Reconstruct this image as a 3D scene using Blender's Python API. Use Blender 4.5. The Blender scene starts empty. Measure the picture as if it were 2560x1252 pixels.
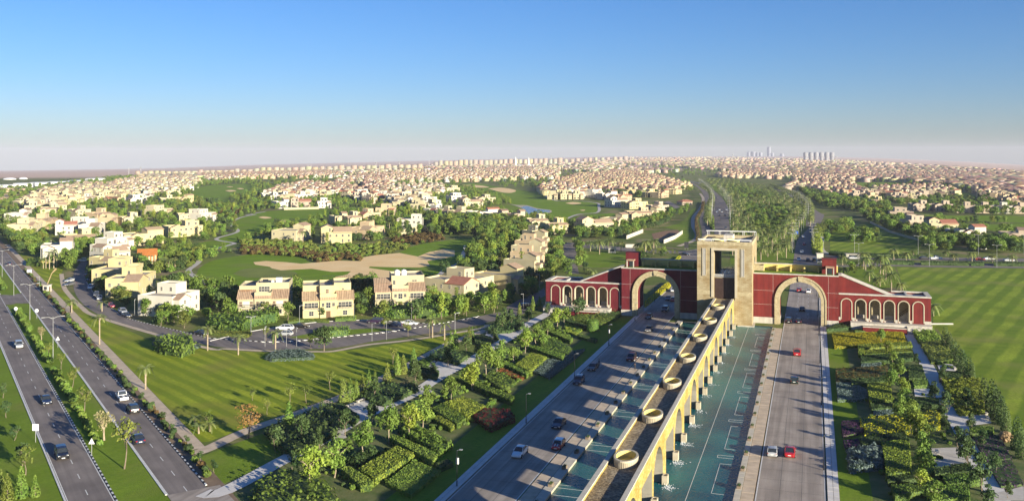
import bpy, bmesh, math, random
import numpy as np
from mathutils import Vector, Matrix, noise
R = math.radians
sc = bpy.context.scene
COL = sc.collection
# ------------------------------------------------------------------ camera
FPX, HZ, YAW, CX, CY, CH = 2301.6, 382.0, 0.3154, 26.85, 308.1, 55.0
cd = bpy.data.cameras.new('camera'); cam = bpy.data.objects.new('camera', cd); COL.objects.link(cam)
cam.location = (CX, -CY, CH); cam.rotation_euler = (R(90), 0, YAW)
cd.sensor_width = 36; cd.lens = FPX / 2560 * 36; cd.shift_y = -(626 - HZ) / 2560
cd.clip_start = 1; cd.clip_end = 60000
sc.camera = cam
# ------------------------------------------------------------------ light
SUN_EL = R(12.0); SUN_AZ = math.atan2(0.875, -0.484)      # compass angle from +Y towards +X
w = bpy.data.worlds.new('World'); sc.world = w; w.use_nodes = True
nt = w.node_tree; nt.nodes.clear()
bgn = nt.nodes.new('ShaderNodeBackground'); wo = nt.nodes.new('ShaderNodeOutputWorld')
sk = nt.nodes.new('ShaderNodeTexSky'); sk.sky_type = 'NISHITA'; sk.sun_disc = False
sk.sun_elevation = SUN_EL; sk.sun_rotation = SUN_AZ
sk.altitude = 150; sk.air_density = 1.0; sk.dust_density = 0.15; sk.ozone_density = 5.0
bgn.inputs[1].default_value = 0.06
hs = nt.nodes.new('ShaderNodeHueSaturation'); hs.inputs['Saturation'].default_value = 1.08; hs.inputs['Value'].default_value = .98
tn = nt.nodes.new('ShaderNodeMix'); tn.data_type = 'RGBA'; tn.blend_type = 'MULTIPLY'; tn.inputs[0].default_value = 1; tn.inputs[7].default_value = (1.0, .95, 1.14, 1)
nt.links.new(sk.outputs[0], hs.inputs['Color']); nt.links.new(hs.outputs[0], tn.inputs[6]); nt.links.new(tn.outputs[2], bgn.inputs[0]); nt.links.new(bgn.outputs[0], wo.inputs[0])
sd = bpy.data.lights.new('sun', 'SUN'); so = bpy.data.objects.new('sun', sd); COL.objects.link(so)
sd.energy = 5.0; sd.angle = R(0.5); sd.color = (1.0, 0.91, 0.72)
so.rotation_euler = (math.pi / 2 - SUN_EL, 0, math.pi - SUN_AZ)
so.location = (200, -200, 200)
sc.view_settings.view_transform = 'Standard'; sc.view_settings.look = 'None'
sc.view_settings.exposure = 1.25; sc.view_settings.gamma = 1
sc.cycles.use_denoising = True
sc.cycles.max_bounces = 6; sc.cycles.diffuse_bounces = 3; sc.cycles.volume_bounces = 0
sc.cycles.transparent_max_bounces = 12
# ------------------------------------------------------------------ terrain and picking points on it
cyw, syw = math.cos(YAW), math.sin(YAW)
KAZ = [(0, .0180), (200, .0165), (400, .015), (640, .0105), (850, .008), (1060, .0055), (1300, .003), (1500, .0004), (2000, 0.0), (2200, .002), (2400, .006), (2560, .0105)]
def terr(x, y):
    dx, dy = x - CX, y + CY
    zc = -dx * syw + dy * cyw
    if zc < 1500: return 0.0
    u = 1280 + FPX * (dx * cyw + dy * syw) / zc
    k = float(np.interp(u, [a for a, b in KAZ], [b for a, b in KAZ]))
    t = zc - 1500
    return -k * (t * t / 1200 if t < 600 else t - 300)
def P(u, v, z=0.0):
    a = (u - 1280) / FPX; d = (CH - z) * FPX / max(v - HZ, 1.0)
    for _ in range(25 if d > 1500 else 0):
        x = CX + d * (a * cyw - syw); y = -CY + d * (a * syw + cyw)
        d = 0.5 * d + 0.5 * min((CH - z - terr(x, y)) * FPX / max(v - HZ, 1.0), 14000)
    return (CX + d * (a * cyw - syw), -CY + d * (a * syw + cyw))
FR = dict(a=(0, 780, 2.653), b=(520, 850, 3.114), c=(1280, 850, 3.114), d=(1880, 800, 2.7706), e=(2060, 800, 2.77),
          g=(1300, 540, 3.478), h=(1840, 540, 3.478), i=(0, 400, 3.13), j=(560, 640, 4.0), k=(600, 400, 3.9125),
          l=(1100, 380, 3.9125), m=(1700, 360, 2.977), n=(0, 560, 5.217), o=(380, 680, 5.217), p=(1040, 560, 5.217),
          q=(640, 500, 5.217), r=(0, 440, 6.095), s=(1960, 560, 4.173), t=(1660, 430, 5.443), w=(1000, 760, 5.12), z=(0, 0, 1))
def Q(fr, x, y, z=0.0):
    o = FR[fr]; return P(o[0] + x / o[2], o[1] + y / o[2], z)
def QL(fr, pts, z=0.0): return [Q(fr, p[0], p[1], z) for p in pts]
def px(x, y, z=0):                       # world -> photo pixel
    dx, dy = x - CX, y + CY; zc = -dx * syw + dy * cyw; zc = max(zc, 1e-3)
    return 1280 + FPX * (dx * cyw + dy * syw) / zc, HZ + FPX * (CH - z) / zc
# ------------------------------------------------------------------ materials
MT = {}
def mat(name, c1, c2=None, scale=1.0, rough=0.8, bump=0.0, bscale=None, spec=0.3, metal=0.0, rnd=0.0, detail=5, obj=False, contrast=0.2, coat=0):
    m = bpy.data.materials.new(name); m.use_nodes = True; t = m.node_tree; N = t.nodes; L = t.links
    b = N['Principled BSDF']; b.inputs['Roughness'].default_value = rough; b.inputs['Metallic'].default_value = metal
    b.inputs['Specular IOR Level'].default_value = spec; b.inputs['Coat Weight'].default_value = coat
    b.inputs['Base Color'].default_value = (*c1, 1)
    out = None
    if c2 or bump:
        if obj:
            co = N.new('ShaderNodeTexCoord').outputs['Object']
        else:
            co = N.new('ShaderNodeNewGeometry').outputs['Position']
    if c2:
        n = N.new('ShaderNodeTexNoise'); n.inputs['Scale'].default_value = scale; n.inputs['Detail'].default_value = detail
        L.new(co, n.inputs['Vector'])
        r = N.new('ShaderNodeValToRGB'); r.color_ramp.elements[0].position = 0.5 - contrast; r.color_ramp.elements[1].position = 0.5 + contrast
        r.color_ramp.elements[0].color = (*c1, 1); r.color_ramp.elements[1].color = (*c2, 1)
        L.new(n.outputs[0], r.inputs[0]); out = r.outputs[0]
    if rnd:
        oi = N.new('ShaderNodeObjectInfo'); h = N.new('ShaderNodeHueSaturation')
        mr = N.new('ShaderNodeMapRange'); mr.inputs[3].default_value = 1 - rnd; mr.inputs[4].default_value = 1 + rnd
        L.new(oi.outputs['Random'], mr.inputs[0]); L.new(mr.outputs[0], h.inputs['Value'])
        mh = N.new('ShaderNodeMapRange'); mh.inputs[3].default_value = .5 - rnd * .05; mh.inputs[4].default_value = .5 + rnd * .05
        ml = N.new('ShaderNodeMath'); ml.operation = 'FRACT'; m7 = N.new('ShaderNodeMath'); m7.operation = 'MULTIPLY'; m7.inputs[1].default_value = 7.3
        L.new(oi.outputs['Random'], m7.inputs[0]); L.new(m7.outputs[0], ml.inputs[0]); L.new(ml.outputs[0], mh.inputs[0]); L.new(mh.outputs[0], h.inputs['Hue'])
        h.inputs['Color'].default_value = (*c1, 1)
        if out: L.new(out, h.inputs['Color'])
        out = h.outputs[0]
    if out: L.new(out, b.inputs['Base Color'])
    if bump:
        n2 = N.new('ShaderNodeTexNoise'); n2.inputs['Scale'].default_value = bscale or scale * 6; n2.inputs['Detail'].default_value = 4
        L.new(co, n2.inputs['Vector']); bp = N.new('ShaderNodeBump'); bp.inputs['Strength'].default_value = bump; bp.inputs['Distance'].default_value = 0.1
        L.new(n2.outputs[0], bp.inputs['Height']); L.new(bp.outputs[0], b.inputs['Normal'])
    MT[name] = m; return m
def leafmat(name, c1, c2, rnd=0.25, scale=0.35):
    m = mat(name, c1, c2, scale, 0.6, rnd=rnd, spec=0.2, contrast=.18); t = m.node_tree; N = t.nodes; L = t.links
    b = N['Principled BSDF']; tr = N.new('ShaderNodeBsdfTranslucent'); mx = N.new('ShaderNodeMixShader'); mx.inputs[0].default_value = 0.3
    src = b.inputs['Base Color'].links[0].from_socket
    L.new(src, tr.inputs[0]); L.new(b.outputs[0], mx.inputs[1]); L.new(tr.outputs[0], mx.inputs[2])
    L.new(mx.outputs[0], N['Material Output'].inputs[0]); return m
def lawnmat(name, c1, c2, ang, period, c3=None, cross=None, amt=0.5):
    m = bpy.data.materials.new(name); m.use_nodes = True; t = m.node_tree; N = t.nodes; L = t.links; b = N['Principled BSDF']
    b.inputs['Roughness'].default_value = 0.9; b.inputs['Specular IOR Level'].default_value = 0.1
    co = N.new('ShaderNodeNewGeometry').outputs['Position']
    def stripes(an, per):
        mp = N.new('ShaderNodeMapping'); mp.inputs['Rotation'].default_value = (0, 0, an); L.new(co, mp.inputs[0])
        wv = N.new('ShaderNodeTexWave'); wv.inputs['Scale'].default_value = 0.31416 / per * 2 / 2; wv.inputs['Distortion'].default_value = 1.6; wv.inputs['Detail'].default_value = 2.5; wv.inputs['Detail Scale'].default_value = 1.1
        L.new(mp.outputs[0], wv.inputs[0])
        r = N.new('ShaderNodeMapRange'); r.inputs[1].default_value = .3; r.inputs[2].default_value = .7; L.new(wv.outputs[1], r.inputs[0]); return r.outputs[0]
    def noise(s, d=6, lo=.35, hi=.65):
        n = N.new('ShaderNodeTexNoise'); n.inputs['Scale'].default_value = s; n.inputs['Detail'].default_value = d; L.new(co, n.inputs[0])
        r = N.new('ShaderNodeMapRange'); r.inputs[1].default_value = lo; r.inputs[2].default_value = hi; L.new(n.outputs[0], r.inputs[0]); return r.outputs[0]
    def mix(f, a, bb, fac=None):
        x = N.new('ShaderNodeMix'); x.data_type = 'RGBA'
        if isinstance(f, float): x.inputs[0].default_value = f
        else: L.new(f, x.inputs[0])
        for i, s in ((6, a), (7, bb)):
            if isinstance(s, tuple): x.inputs[i].default_value = (*s, 1)
            else: L.new(s, x.inputs[i])
        return x.outputs[2]
    def mul(s, k):
        q = N.new('ShaderNodeMath'); q.operation = 'MULTIPLY'; L.new(s, q.inputs[0])
        if isinstance(k, float): q.inputs[1].default_value = k
        else: L.new(k, q.inputs[1])
        return q.outputs[0]
    col = mix(mul(mul(stripes(ang, period), noise(.03, 3, .15, .5)), amt), c1, c2)
    if cross is not None: col = mix(mul(mul(stripes(cross, period * .9), noise(.02, 3, .45, .75)), .35), col, c2)
    d = tuple(x * .62 for x in c1)
    col = mix(mul(noise(.08), .55), col, d); col = mix(mul(noise(1.4), .5), col, d)
    if c3: col = mix(mul(noise(.045, 6, .52, .72), .8), col, c3)
    L.new(col, b.inputs['Base Color'])
    n2 = N.new('ShaderNodeTexNoise'); n2.inputs['Scale'].default_value = 5; n2.inputs['Detail'].default_value = 4; L.new(co, n2.inputs[0])
    bp = N.new('ShaderNodeBump'); bp.inputs['Strength'].default_value = .6; bp.inputs['Distance'].default_value = .15; L.new(n2.outputs[0], bp.inputs['Height']); L.new(bp.outputs[0], b.inputs['Normal'])
    MT[name] = m; return m

mat('asphalt', (.20, .17, .155), (.28, .24, .215), .12, .85, .3, 8, spec=.2)
mat('road_gate', (.35, .295, .25), (.46, .395, .335), .14, .8, .2, 6, spec=.2)
mat('paint', (.7, .69, .66), (.55, .54, .5), 1.5, .6)
mat('road_joint', (.11, .10, .095), rough=.9)
mat('black_paint', (.02, .02, .02), rough=.6)
mat('paving', (.55, .51, .46), (.44, .40, .35), .7, .8, .2, 9)
mat('paving_tan', (.62, .50, .37), (.53, .42, .30), .6, .85, .2, 9)
mat('path_white', (.66, .62, .58), (.56, .525, .48), .5, .8, .2, 7)
mat('sand', (.78, .53, .235), (.84, .61, .31), .07, .95, .4, 2)
mat('desert', (.55, .38, .27), (.62, .46, .34), .01, .95, .3, .5)
mat('scrub', (.10, .105, .035), (.24, .19, .09), .05, .95, .6, 1.2, contrast=.12, detail=8)
mat('soil', (.16, .11, .075), (.24, .17, .11), .6, .95, .5, 5)
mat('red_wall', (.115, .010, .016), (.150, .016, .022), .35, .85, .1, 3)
mat('red_wall_sunlit', (.150, .016, .016), (.190, .026, .020), .35, .85, .1, 3)  # brighter copy of the red, sunlight put into the colour
mat('stone', (.33, .27, .155), (.44, .37, .23), 1.6, .85, .6, 3.5, contrast=.14)
mat('stone_pale', (.40, .345, .24), (.48, .42, .31), .8, .85, .2, 5)
mat('pier_stone_shaded', (.27, .25, .20), (.34, .31, .25), .8, .85, .2, 5)  # pale ashlar darkened: shade of the arch openings put into the colour
mat('stone_white', (.56, .52, .45), (.48, .44, .37), .6, .8, .15, 5)
mat('coping', (.54, .49, .41), (.45, .41, .33), .8, .8, .2, 5)
mat('yellow_stucco', (.62, .50, .17), (.55, .43, .13), .6, .85, .1, 5)
mat('roof_gravel', (.13, .12, .11), (.19, .175, .155), 1.2, .95, .8, 7)
mat('dark_stone', (.035, .022, .02), (.055, .035, .03), 2, .35, .2, 4)
mat('white_metal', (.75, .74, .71), rough=.4)
mat('lamp_grey', (.34, .34, .33), rough=.5)
mat('grey_metal', (.35, .35, .34), rough=.45, metal=.3)
mat('black_metal', (.018, .018, .02), rough=.45)
mat('glass', (.03, .037, .045), rough=.12, spec=.6)
mat('trunk', (.16, .12, .085), (.24, .19, .14), 3, .9, .5, 9)
mat('palm_trunk', (.27, .21, .14), (.38, .31, .22), 2, .9, .4, 7)
mat('roof_terracotta', (.34, .20, .13), (.42, .27, .18), .8, .85, .3, 3, obj=False)
mat('foam', (.8, .83, .85), rough=.6)
mat('bed_ground', (.07, .115, .022), (.16, .16, .06), .35, .95, .6, 3, contrast=.16, detail=8)
mat('brown_soil', (.17, .09, .05), (.27, .16, .09), 1.2, .95, .5, 5)
lawnmat('lawn_left', (.21, .28, .018), (.43, .47, .036), R(-60), 4.0, (.25, .22, .05), amt=.8)
lawnmat('lawn_right', (.165, .25, .022), (.35, .43, .042), R(17), 6.6, (.26, .25, .07), R(107), amt=.95)
lawnmat('lawn', (.175, .265, .022), (.23, .31, .03), R(10), 3.0, (.20, .20, .05), amt=.35)
lawnmat('fairway', (.175, .285, .014), (.24, .34, .02), R(25), 9.0, (.18, .22, .04), amt=.4)
lawnmat('green_putting', (.22, .26, .06), (.26, .29, .07), R(25), 3.0, amt=.35)
# ------------------------------------------------------------------ mesh helpers
def link(o, parent=None):
    COL.objects.link(o)
    if parent: o.parent = parent
    return o
def tag(o, label, cat=None, group=None, kind=None):
    if label: o['label'] = label
    if cat: o['category'] = cat
    if group: o['group'] = group
    if kind: o['kind'] = kind
    return o
def empty(name, loc, rz=0.0, label=None, cat=None, group=None):
    o = bpy.data.objects.new(name, None); o.empty_display_size = .5; COL.objects.link(o); o.location = loc; o.rotation_euler = (0, 0, rz)
    return tag(o, label, cat, group)
def np_mesh(name, V, F, mats=(), mi=None, smooth=False):
    me = bpy.data.meshes.new(name); V = np.asarray(V, np.float32).reshape(-1, 3)
    me.vertices.add(len(V)); me.vertices.foreach_set('co', V.ravel())
    F = np.asarray(F, np.int32); n, k = F.shape
    me.loops.add(n * k); me.loops.foreach_set('vertex_index', F.ravel())
    me.polygons.add(n); me.polygons.foreach_set('loop_start', np.arange(0, n * k, k, dtype=np.int32))
    try: me.polygons.foreach_set('loop_total', np.full(n, k, np.int32))
    except Exception: pass
    for m in mats: me.materials.append(MT[m] if isinstance(m, str) else m)
    if mi is not None: me.polygons.foreach_set('material_index', np.asarray(mi, np.int32))
    if smooth: me.polygons.foreach_set('use_smooth', np.ones(n, bool))
    me.update(calc_edges=True); return me
class MB:
    """collects verts and faces, several materials"""
    def __init__(s): s.v = []; s.f = []; s.m = []; s.k = 0
    def add(s, vs, fs, k=None):
        o = len(s.v); s.v += [tuple(p) for p in vs]
        for f in fs: s.f.append(tuple(i + o for i in f)); s.m.append(s.k if k is None else k)
        return s
    def box(s, x0, x1, y0, y1, z0, z1, k=None):
        return s.add([(x0, y0, z0), (x1, y0, z0), (x1, y1, z0), (x0, y1, z0), (x0, y0, z1), (x1, y0, z1), (x1, y1, z1), (x0, y1, z1)],
                     [(0, 3, 2, 1), (4, 5, 6, 7), (0, 1, 5, 4), (1, 2, 6, 5), (2, 3, 7, 6), (3, 0, 4, 7)], k)
    def bar(s, a, b, r, n=6, r2=None, k=None):
        a, b = Vector(a), Vector(b); d = (b - a); 
        if d.length < 1e-6: return s
        d.normalize(); x = d.orthogonal().normalized(); y = d.cross(x); r2 = r if r2 is None else r2
        vs = [a + (x * math.cos(t) + y * math.sin(t)) * r for t in [2 * math.pi * i / n for i in range(n)]] + \
             [b + (x * math.cos(t) + y * math.sin(t)) * r2 for t in [2 * math.pi * i / n for i in range(n)]]
        return s.add(vs, [(i, (i + 1) % n, n + (i + 1) % n, n + i) for i in range(n)] + [tuple(range(n - 1, -1, -1)), tuple(range(n, 2 * n))], k)
    def prism(s, poly, z0, z1, k=None):          # convex or concave polygon, counter-clockwise
        n = len(poly); ar = sum(poly[i][0] * poly[(i + 1) % n][1] - poly[(i + 1) % n][0] * poly[i][1] for i in range(n))
        if ar < 0: poly = poly[::-1]
        return s.add([(p[0], p[1], z0) for p in poly] + [(p[0], p[1], z1) for p in poly],
                     [tuple(range(n - 1, -1, -1)), tuple(range(n, 2 * n))] + [(i, (i + 1) % n, n + (i + 1) % n, n + i) for i in range(n)], k)
    def lathe(s, prof, n=16, c=(0, 0, 0), k=None, close=False):
        vs = [(c[0] + r * math.cos(2 * math.pi * i / n), c[1] + r * math.sin(2 * math.pi * i / n), c[2] + z) for r, z in prof for i in range(n)]
        fs = [(j * n + i, j * n + (i + 1) % n, (j + 1) * n + (i + 1) % n, (j + 1) * n + i) for j in range(len(prof) - 1) for i in range(n)]
        return s.add(vs, fs, k)
    def mesh(s, name, mats, smooth=False, tri=False):
        me = bpy.data.meshes.new(name); me.from_pydata(s.v, [], s.f)
        for m in ([mats] if isinstance(mats, str) else mats): me.materials.append(MT[m])
        me.polygons.foreach_set('material_index', s.m)
        if smooth: me.polygons.foreach_set('use_smooth', [True] * len(s.f))
        if tri:
            b = bmesh.new(); b.from_mesh(me); bmesh.ops.triangulate(b, faces=[f for f in b.faces if len(f.verts) > 4], ngon_method='EAR_CLIP'); b.to_mesh(me); b.free()
        me.update(); return me
    def build(s, name, mats, parent=None, smooth=False, tri=False):
        return link(bpy.data.objects.new(name, s.mesh(name, mats, smooth, tri)), parent)
def obj(name, me, parent=None, loc=None, rz=0, scale=None):
    o = bpy.data.objects.new(name, me); link(o, parent)
    if loc is not None: o.location = loc
    if rz: o.rotation_euler = (0, 0, rz)
    if scale is not None: o.scale = (scale,) * 3 if isinstance(scale, (int, float)) else scale
    return o
def smooth_line(pts, n=6):                    # Catmull-Rom through the points
    p = [pts[0]] + list(pts) + [pts[-1]]; out = []
    for i in range(1, len(p) - 2):
        a, b, c, d = [np.array(q, float) for q in p[i - 1:i + 3]]
        for t in np.linspace(0, 1, n, endpoint=False):
            out.append(tuple(.5 * ((2 * b) + (c - a) * t + (2 * a - 5 * b + 4 * c - d) * t * t + (3 * b - a - 3 * c + d) * t ** 3)))
    out.append(tuple(pts[-1])); return out
def sheet(name, poly, z, m, parent=None, kind='structure', smooth=False, closed_smooth=False):
    if closed_smooth: poly = smooth_line(list(poly) + [poly[0]], 5)[:-1]
    me = bpy.data.meshes.new(name); b = bmesh.new()
    if sum(poly[i][0] * poly[(i + 1) % len(poly)][1] - poly[(i + 1) % len(poly)][0] * poly[i][1] for i in range(len(poly))) < 0: poly = list(poly)[::-1]
    q = [p for i, p in enumerate(poly) if math.dist(p[:2], poly[i - 1][:2]) > .02]
    vs = [b.verts.new((p[0], p[1], z + terr(*p[:2]))) for p in q]; f = b.faces.new(vs); f.normal_update()
    bmesh.ops.triangulate(b, faces=[f], ngon_method='EAR_CLIP'); b.to_mesh(me); b.free(); me.materials.append(MT[m])
    o = obj(name, me, parent)
    if kind and not parent: o['kind'] = kind
    return o
def offset_line(pts, d):
    out = []
    for i, p in enumerate(pts):
        a = np.array(pts[max(i - 1, 0)][:2]); b = np.array(pts[min(i + 1, len(pts) - 1)][:2]); t = b - a; t = t / (np.linalg.norm(t) + 1e-9)
        out.append((p[0] - t[1] * d, p[1] + t[0] * d))
    return out
def ribbon_mb(mb, pts, w0, w1, z0, z1=None, k=None):   # strip between offsets w0..w1; with z1 a raised kerb
    A, B = offset_line(pts, w0), offset_line(pts, w1)
    for i in range(len(pts) - 1):
        q = [A[i], A[i + 1], B[i + 1], B[i]]
        if z1 is None: mb.add([(p[0], p[1], z0 + terr(*p)) for p in q], [(3, 2, 1, 0) if w1 > w0 else (0, 1, 2, 3)], k)
        else: mb.prism(q, z0, z1, k)
def ribbon(name, pts, w0, w1, z0, m, z1=None, kind='structure', parent=None):
    mb = MB(); ribbon_mb(mb, pts, w0, w1, z0, z1); o = mb.build(name, m, parent)
    if kind and not parent: o['kind'] = kind
    return o
def resample(pts, step):
    P_ = [np.array(p[:2], float) for p in pts]; out = [tuple(P_[0])]; acc = 0
    for a, b in zip(P_[:-1], P_[1:]):
        L_ = np.linalg.norm(b - a)
        if L_ < 1e-9: continue
        t = step - acc
        while t <= L_: out.append(tuple(a + (b - a) * t / L_)); t += step
        acc = L_ - (t - step)
    return out
def inpoly(x, y, poly):
    c = False; j = len(poly) - 1
    for i in range(len(poly)):
        if (poly[i][1] > y) != (poly[j][1] > y) and x < (poly[j][0] - poly[i][0]) * (y - poly[i][1]) / (poly[j][1] - poly[i][1] + 1e-12) + poly[i][0]: c = not c
        j = i
    return c
ORD = ['first', 'second', 'third', 'fourth', 'fifth', 'sixth', 'seventh', 'eighth', 'ninth', 'tenth', 'eleventh', 'twelfth', 'thirteenth', 'fourteenth', 'fifteenth', 'sixteenth', 'seventeenth', 'eighteenth', 'nineteenth', 'twentieth']
ORD += ['twenty-' + q for q in ORD[:9]] + ['thirtieth'] + ['thirty-' + q for q in ORD[:9]] + ['fortieth']
KEEP_OUT = []      # polygons (world) where no scattered tree or house may stand
mat('far_concrete', (.24, .24, .25), rough=.9)
hz = bpy.data.materials.new('haze'); hz.use_nodes = True; ht = hz.node_tree; ht.nodes.clear(); hv = ht.nodes.new('ShaderNodeVolumePrincipled'); ho_ = ht.nodes.new('ShaderNodeOutputMaterial')
hv.inputs['Color'].default_value = (.82, .84, .98, 1); hv.inputs['Density'].default_value = 5e-5; hv.inputs['Anisotropy'].default_value = 0.0
ht.links.new(hv.outputs[0], ho_.inputs['Volume']); MT['haze'] = hz

def wear(name, sc, ang, lo, amt):            # long streaks of wear or dirt on a material
    t = MT[name].node_tree; N = t.nodes; L = t.links; b = N['Principled BSDF']; src = b.inputs['Base Color'].links[0].from_socket
    mp = N.new('ShaderNodeMapping'); mp.inputs['Rotation'].default_value = (0, 0, ang); m2 = N.new('ShaderNodeMapping'); m2.inputs['Scale'].default_value = sc
    L.new(N.new('ShaderNodeNewGeometry').outputs['Position'], mp.inputs[0]); L.new(mp.outputs[0], m2.inputs[0])
    n = N.new('ShaderNodeTexNoise'); n.inputs['Scale'].default_value = 1; n.inputs['Detail'].default_value = 6; n.inputs['Roughness'].default_value = .6; L.new(m2.outputs[0], n.inputs[0])
    r = N.new('ShaderNodeMapRange'); r.inputs[1].default_value = .38; r.inputs[2].default_value = .62; r.inputs[3].default_value = lo; r.inputs[4].default_value = 1; L.new(n.outputs[0], r.inputs[0])
    x = N.new('ShaderNodeMix'); x.data_type = 'RGBA'; x.blend_type = 'MULTIPLY'; x.inputs[0].default_value = amt; L.new(src, x.inputs[6]); L.new(r.outputs[0], x.inputs[7]); L.new(x.outputs[2], b.inputs['Base Color'])
wear('road_gate', (.75, .022, 1), 0, .72, 1.0); wear('road_gate', (.16, .11, 1), 0, .78, .8)
wear('asphalt', (.8, .03, 1), R(-50.8), .78, 1.0); wear('asphalt', (.2, .15, 1), 0, .84, .8)
wear('red_wall', (.8, .8, .07), 0, .74, 1.0); wear('red_wall_sunlit', (.8, .8, .07), 0, .74, 1.0)
wear('stone_white', (.9, .9, .12), 0, .78, 1.0); wear('paving_tan', (.5, .5, .5), 0, .82, 1.0)
# ================================================================== GROUND
rng = random.Random(7)
def ground():
    us = np.linspace(-900, 3500, 90); ds = np.concatenate([[380, 450, 650, 900, 1200, 1500], np.arange(1600, 4000, 200), [4500, 5200, 6000, 7000, 8500, 10000, 12000, 14000]])
    V = []; nu = len(us)
    for d in ds:
        for u in us:
            a = (u - 1280) / FPX; x = CX + d * (a * cyw - syw); y = -CY + d * (a * syw + cyw); V.append((x, y, terr(x, y) - .05))
    F = [(j * nu + i, j * nu + i + 1, (j + 1) * nu + i + 1, (j + 1) * nu + i) for j in range(len(ds) - 1) for i in range(nu - 1)]
    for x0, x1, y0, y1 in ((-900, -13.4, -330, 560), (15.0, 600, -330, 560), (-13.4, 15.0, -5.0, 560), (-13.4, 15.0, -330, -262)):
        o = len(V); V += [(x0, y0, 0), (x1, y0, 0), (x1, y1, 0), (x0, y1, 0)]; F.append((o, o + 1, o + 2, o + 3))   # round the sunk pools
    m = bpy.data.materials.new('ground'); m.use_nodes = True; t = m.node_tree; N = t.nodes; L = t.links; b = N['Principled BSDF']
    b.inputs['Roughness'].default_value = .95; b.inputs['Specular IOR Level'].default_value = .1
    co = N.new('ShaderNodeNewGeometry').outputs['Position']
    def nz(s, d, lo, hi):
        n = N.new('ShaderNodeTexNoise'); n.inputs['Scale'].default_value = s; n.inputs['Detail'].default_value = d; L.new(co, n.inputs[0])
        r = N.new('ShaderNodeMapRange'); r.inputs[1].default_value = lo; r.inputs[2].default_value = hi; L.new(n.outputs[0], r.inputs[0]); return r.outputs[0]
    def mix(f, a, c):
        x = N.new('ShaderNodeMix'); x.data_type = 'RGBA'; L.new(f, x.inputs[0])
        for i, s in ((6, a), (7, c)):
            if isinstance(s, tuple): x.inputs[i].default_value = (*s, 1)
            else: L.new(s, x.inputs[i])
        return x.outputs[2]
    c = mix(nz(.02, 8, .35, .6), (.09, .13, .024), (.155, .18, .045))
    c = mix(nz(.05, 6, .52, .66), c, (.25, .20, .11))
    # beyond the built up land the ground turns to bare pink sand
    sp = N.new('ShaderNodeSeparateXYZ'); L.new(co, sp.inputs[0])
    def lin(kx, ky, c0, c1):
        v = N.new('ShaderNodeVectorMath'); v.operation = 'DOT_PRODUCT'; L.new(co, v.inputs[0]); v.inputs[1].default_value = (kx, ky, 0)
        r = N.new('ShaderNodeMapRange'); r.inputs[1].default_value = c0; r.inputs[2].default_value = c1; L.new(v.outputs['Value'], r.inputs[0]); return r.outputs[0]
    c = mix(lin(-math.sin(YAW + .35), math.cos(YAW + .35), 2050, 2700), c, (.60, .42, .31))
    L.new(c, b.inputs['Base Color'])
    n2 = N.new('ShaderNodeTexNoise'); n2.inputs['Scale'].default_value = .8; L.new(co, n2.inputs[0]); bp = N.new('ShaderNodeBump'); bp.inputs['Strength'].default_value = .5; bp.inputs['Distance'].default_value = .4
    L.new(n2.outputs[0], bp.inputs['Height']); L.new(bp.outputs[0], b.inputs['Normal'])
    MT['ground'] = m
    obj('ground', np_mesh('ground', V, F, ['ground']))['kind'] = 'structure'
ground()

# ------------------------------------------------ gate avenue
YN, YF = -262.0, 260.0
road_l = sheet('road', [(-28.2, YN), (-17.6, YN), (-17.6, 40), (-28.2, 40)], .05, 'road_gate')
road_r = sheet('road', [(18.1, YN), (29, YN), (29, 150), (18.1, 150)], .05, 'road_gate')
KEEP_OUT += [[(-62, YN), (33, YN), (33, 20), (-62, 20)], [(15, 0), (33, 0), (33, 160), (15, 160)], [(-32, 0), (-14, 0), (-14, 60), (-32, 60)]]
mk = MB()
for x in (-21.1, -24.7):
    for y in np.arange(4, 30, 9): mk.box(x - .06, x + .06, y, y + 3, .05, .06)
for x in (21.8, 25.4):
    for y in np.arange(2, 140, 9): mk.box(x - .06, x + .06, y, y + 3, .05, .06)
for x in (-17.75, 18.25): mk.box(x - .09, x + .09, YN, 20, .05, .06)
for x in (-27.95, 28.75): mk.box(x - .05, x + .05, YN, 20, .05, .06)
o = mk.build('lane_marking', 'paint'); o['kind'] = 'structure'
jt = MB()
for x0, x1, xs in ((-28.1, -17.9, (-24.6, -21.2)), (18.4, 28.6, (21.8, 25.2))):
    for y in np.arange(YN, 20, 5.0): jt.box(x0, x1, y, y + .05, .045, .054)
    for x in xs: jt.box(x - .03, x + .03, YN, 20, .045, .053)
o = jt.build('road_joint', 'road_joint'); o['kind'] = 'structure'
# outer walks beside the roads: kerb and single paving slabs
slab = MB().box(0, 1, 0, 1, 0, .13).mesh('paving_slab', 'path_white')
def slabs(name, x0, x1, y0, y1, step, cols, m):
    root = MB().box(x0, x1, y0, y1, .0, .10).build(name, 'soil'); root['kind'] = 'structure'
    n = 0; me = slab if m == 'path_white' else MB().box(0, 1, 0, 1, 0, .13).mesh('paving_slab', m)
    w = (x1 - x0) / cols; y = y0
    while y < y1 - .1:
        for c in range(cols):
            q = obj('paving_slab', me, root, (x0 + c * w + .03, y, .004 * ((n * 7) % 3))); q.scale = (w - .06, min(step, y1 - y) - .07, 1); n += 1
        y += step
slabs('sidewalk', -30.0, -28.3, -200, 4, 2.0, 2, 'path_white')
slabs('sidewalk', 29.15, 31.0, -200, 4, 2.0, 2, 'path_white')
slabs('walkway', -17.4, -15.1, -196, -8, 3.2, 1, 'paving_tan')
slabs('walkway', 15.95, 17.95, -190, -8, 3.2, 1, 'paving_tan')
for x0, x1 in ((-30, -28.3), (29.15, 31.0)): MB().box(x0, x1, 4, 60, 0, .13).build('sidewalk', 'paving')['kind'] = 'structure'
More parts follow.
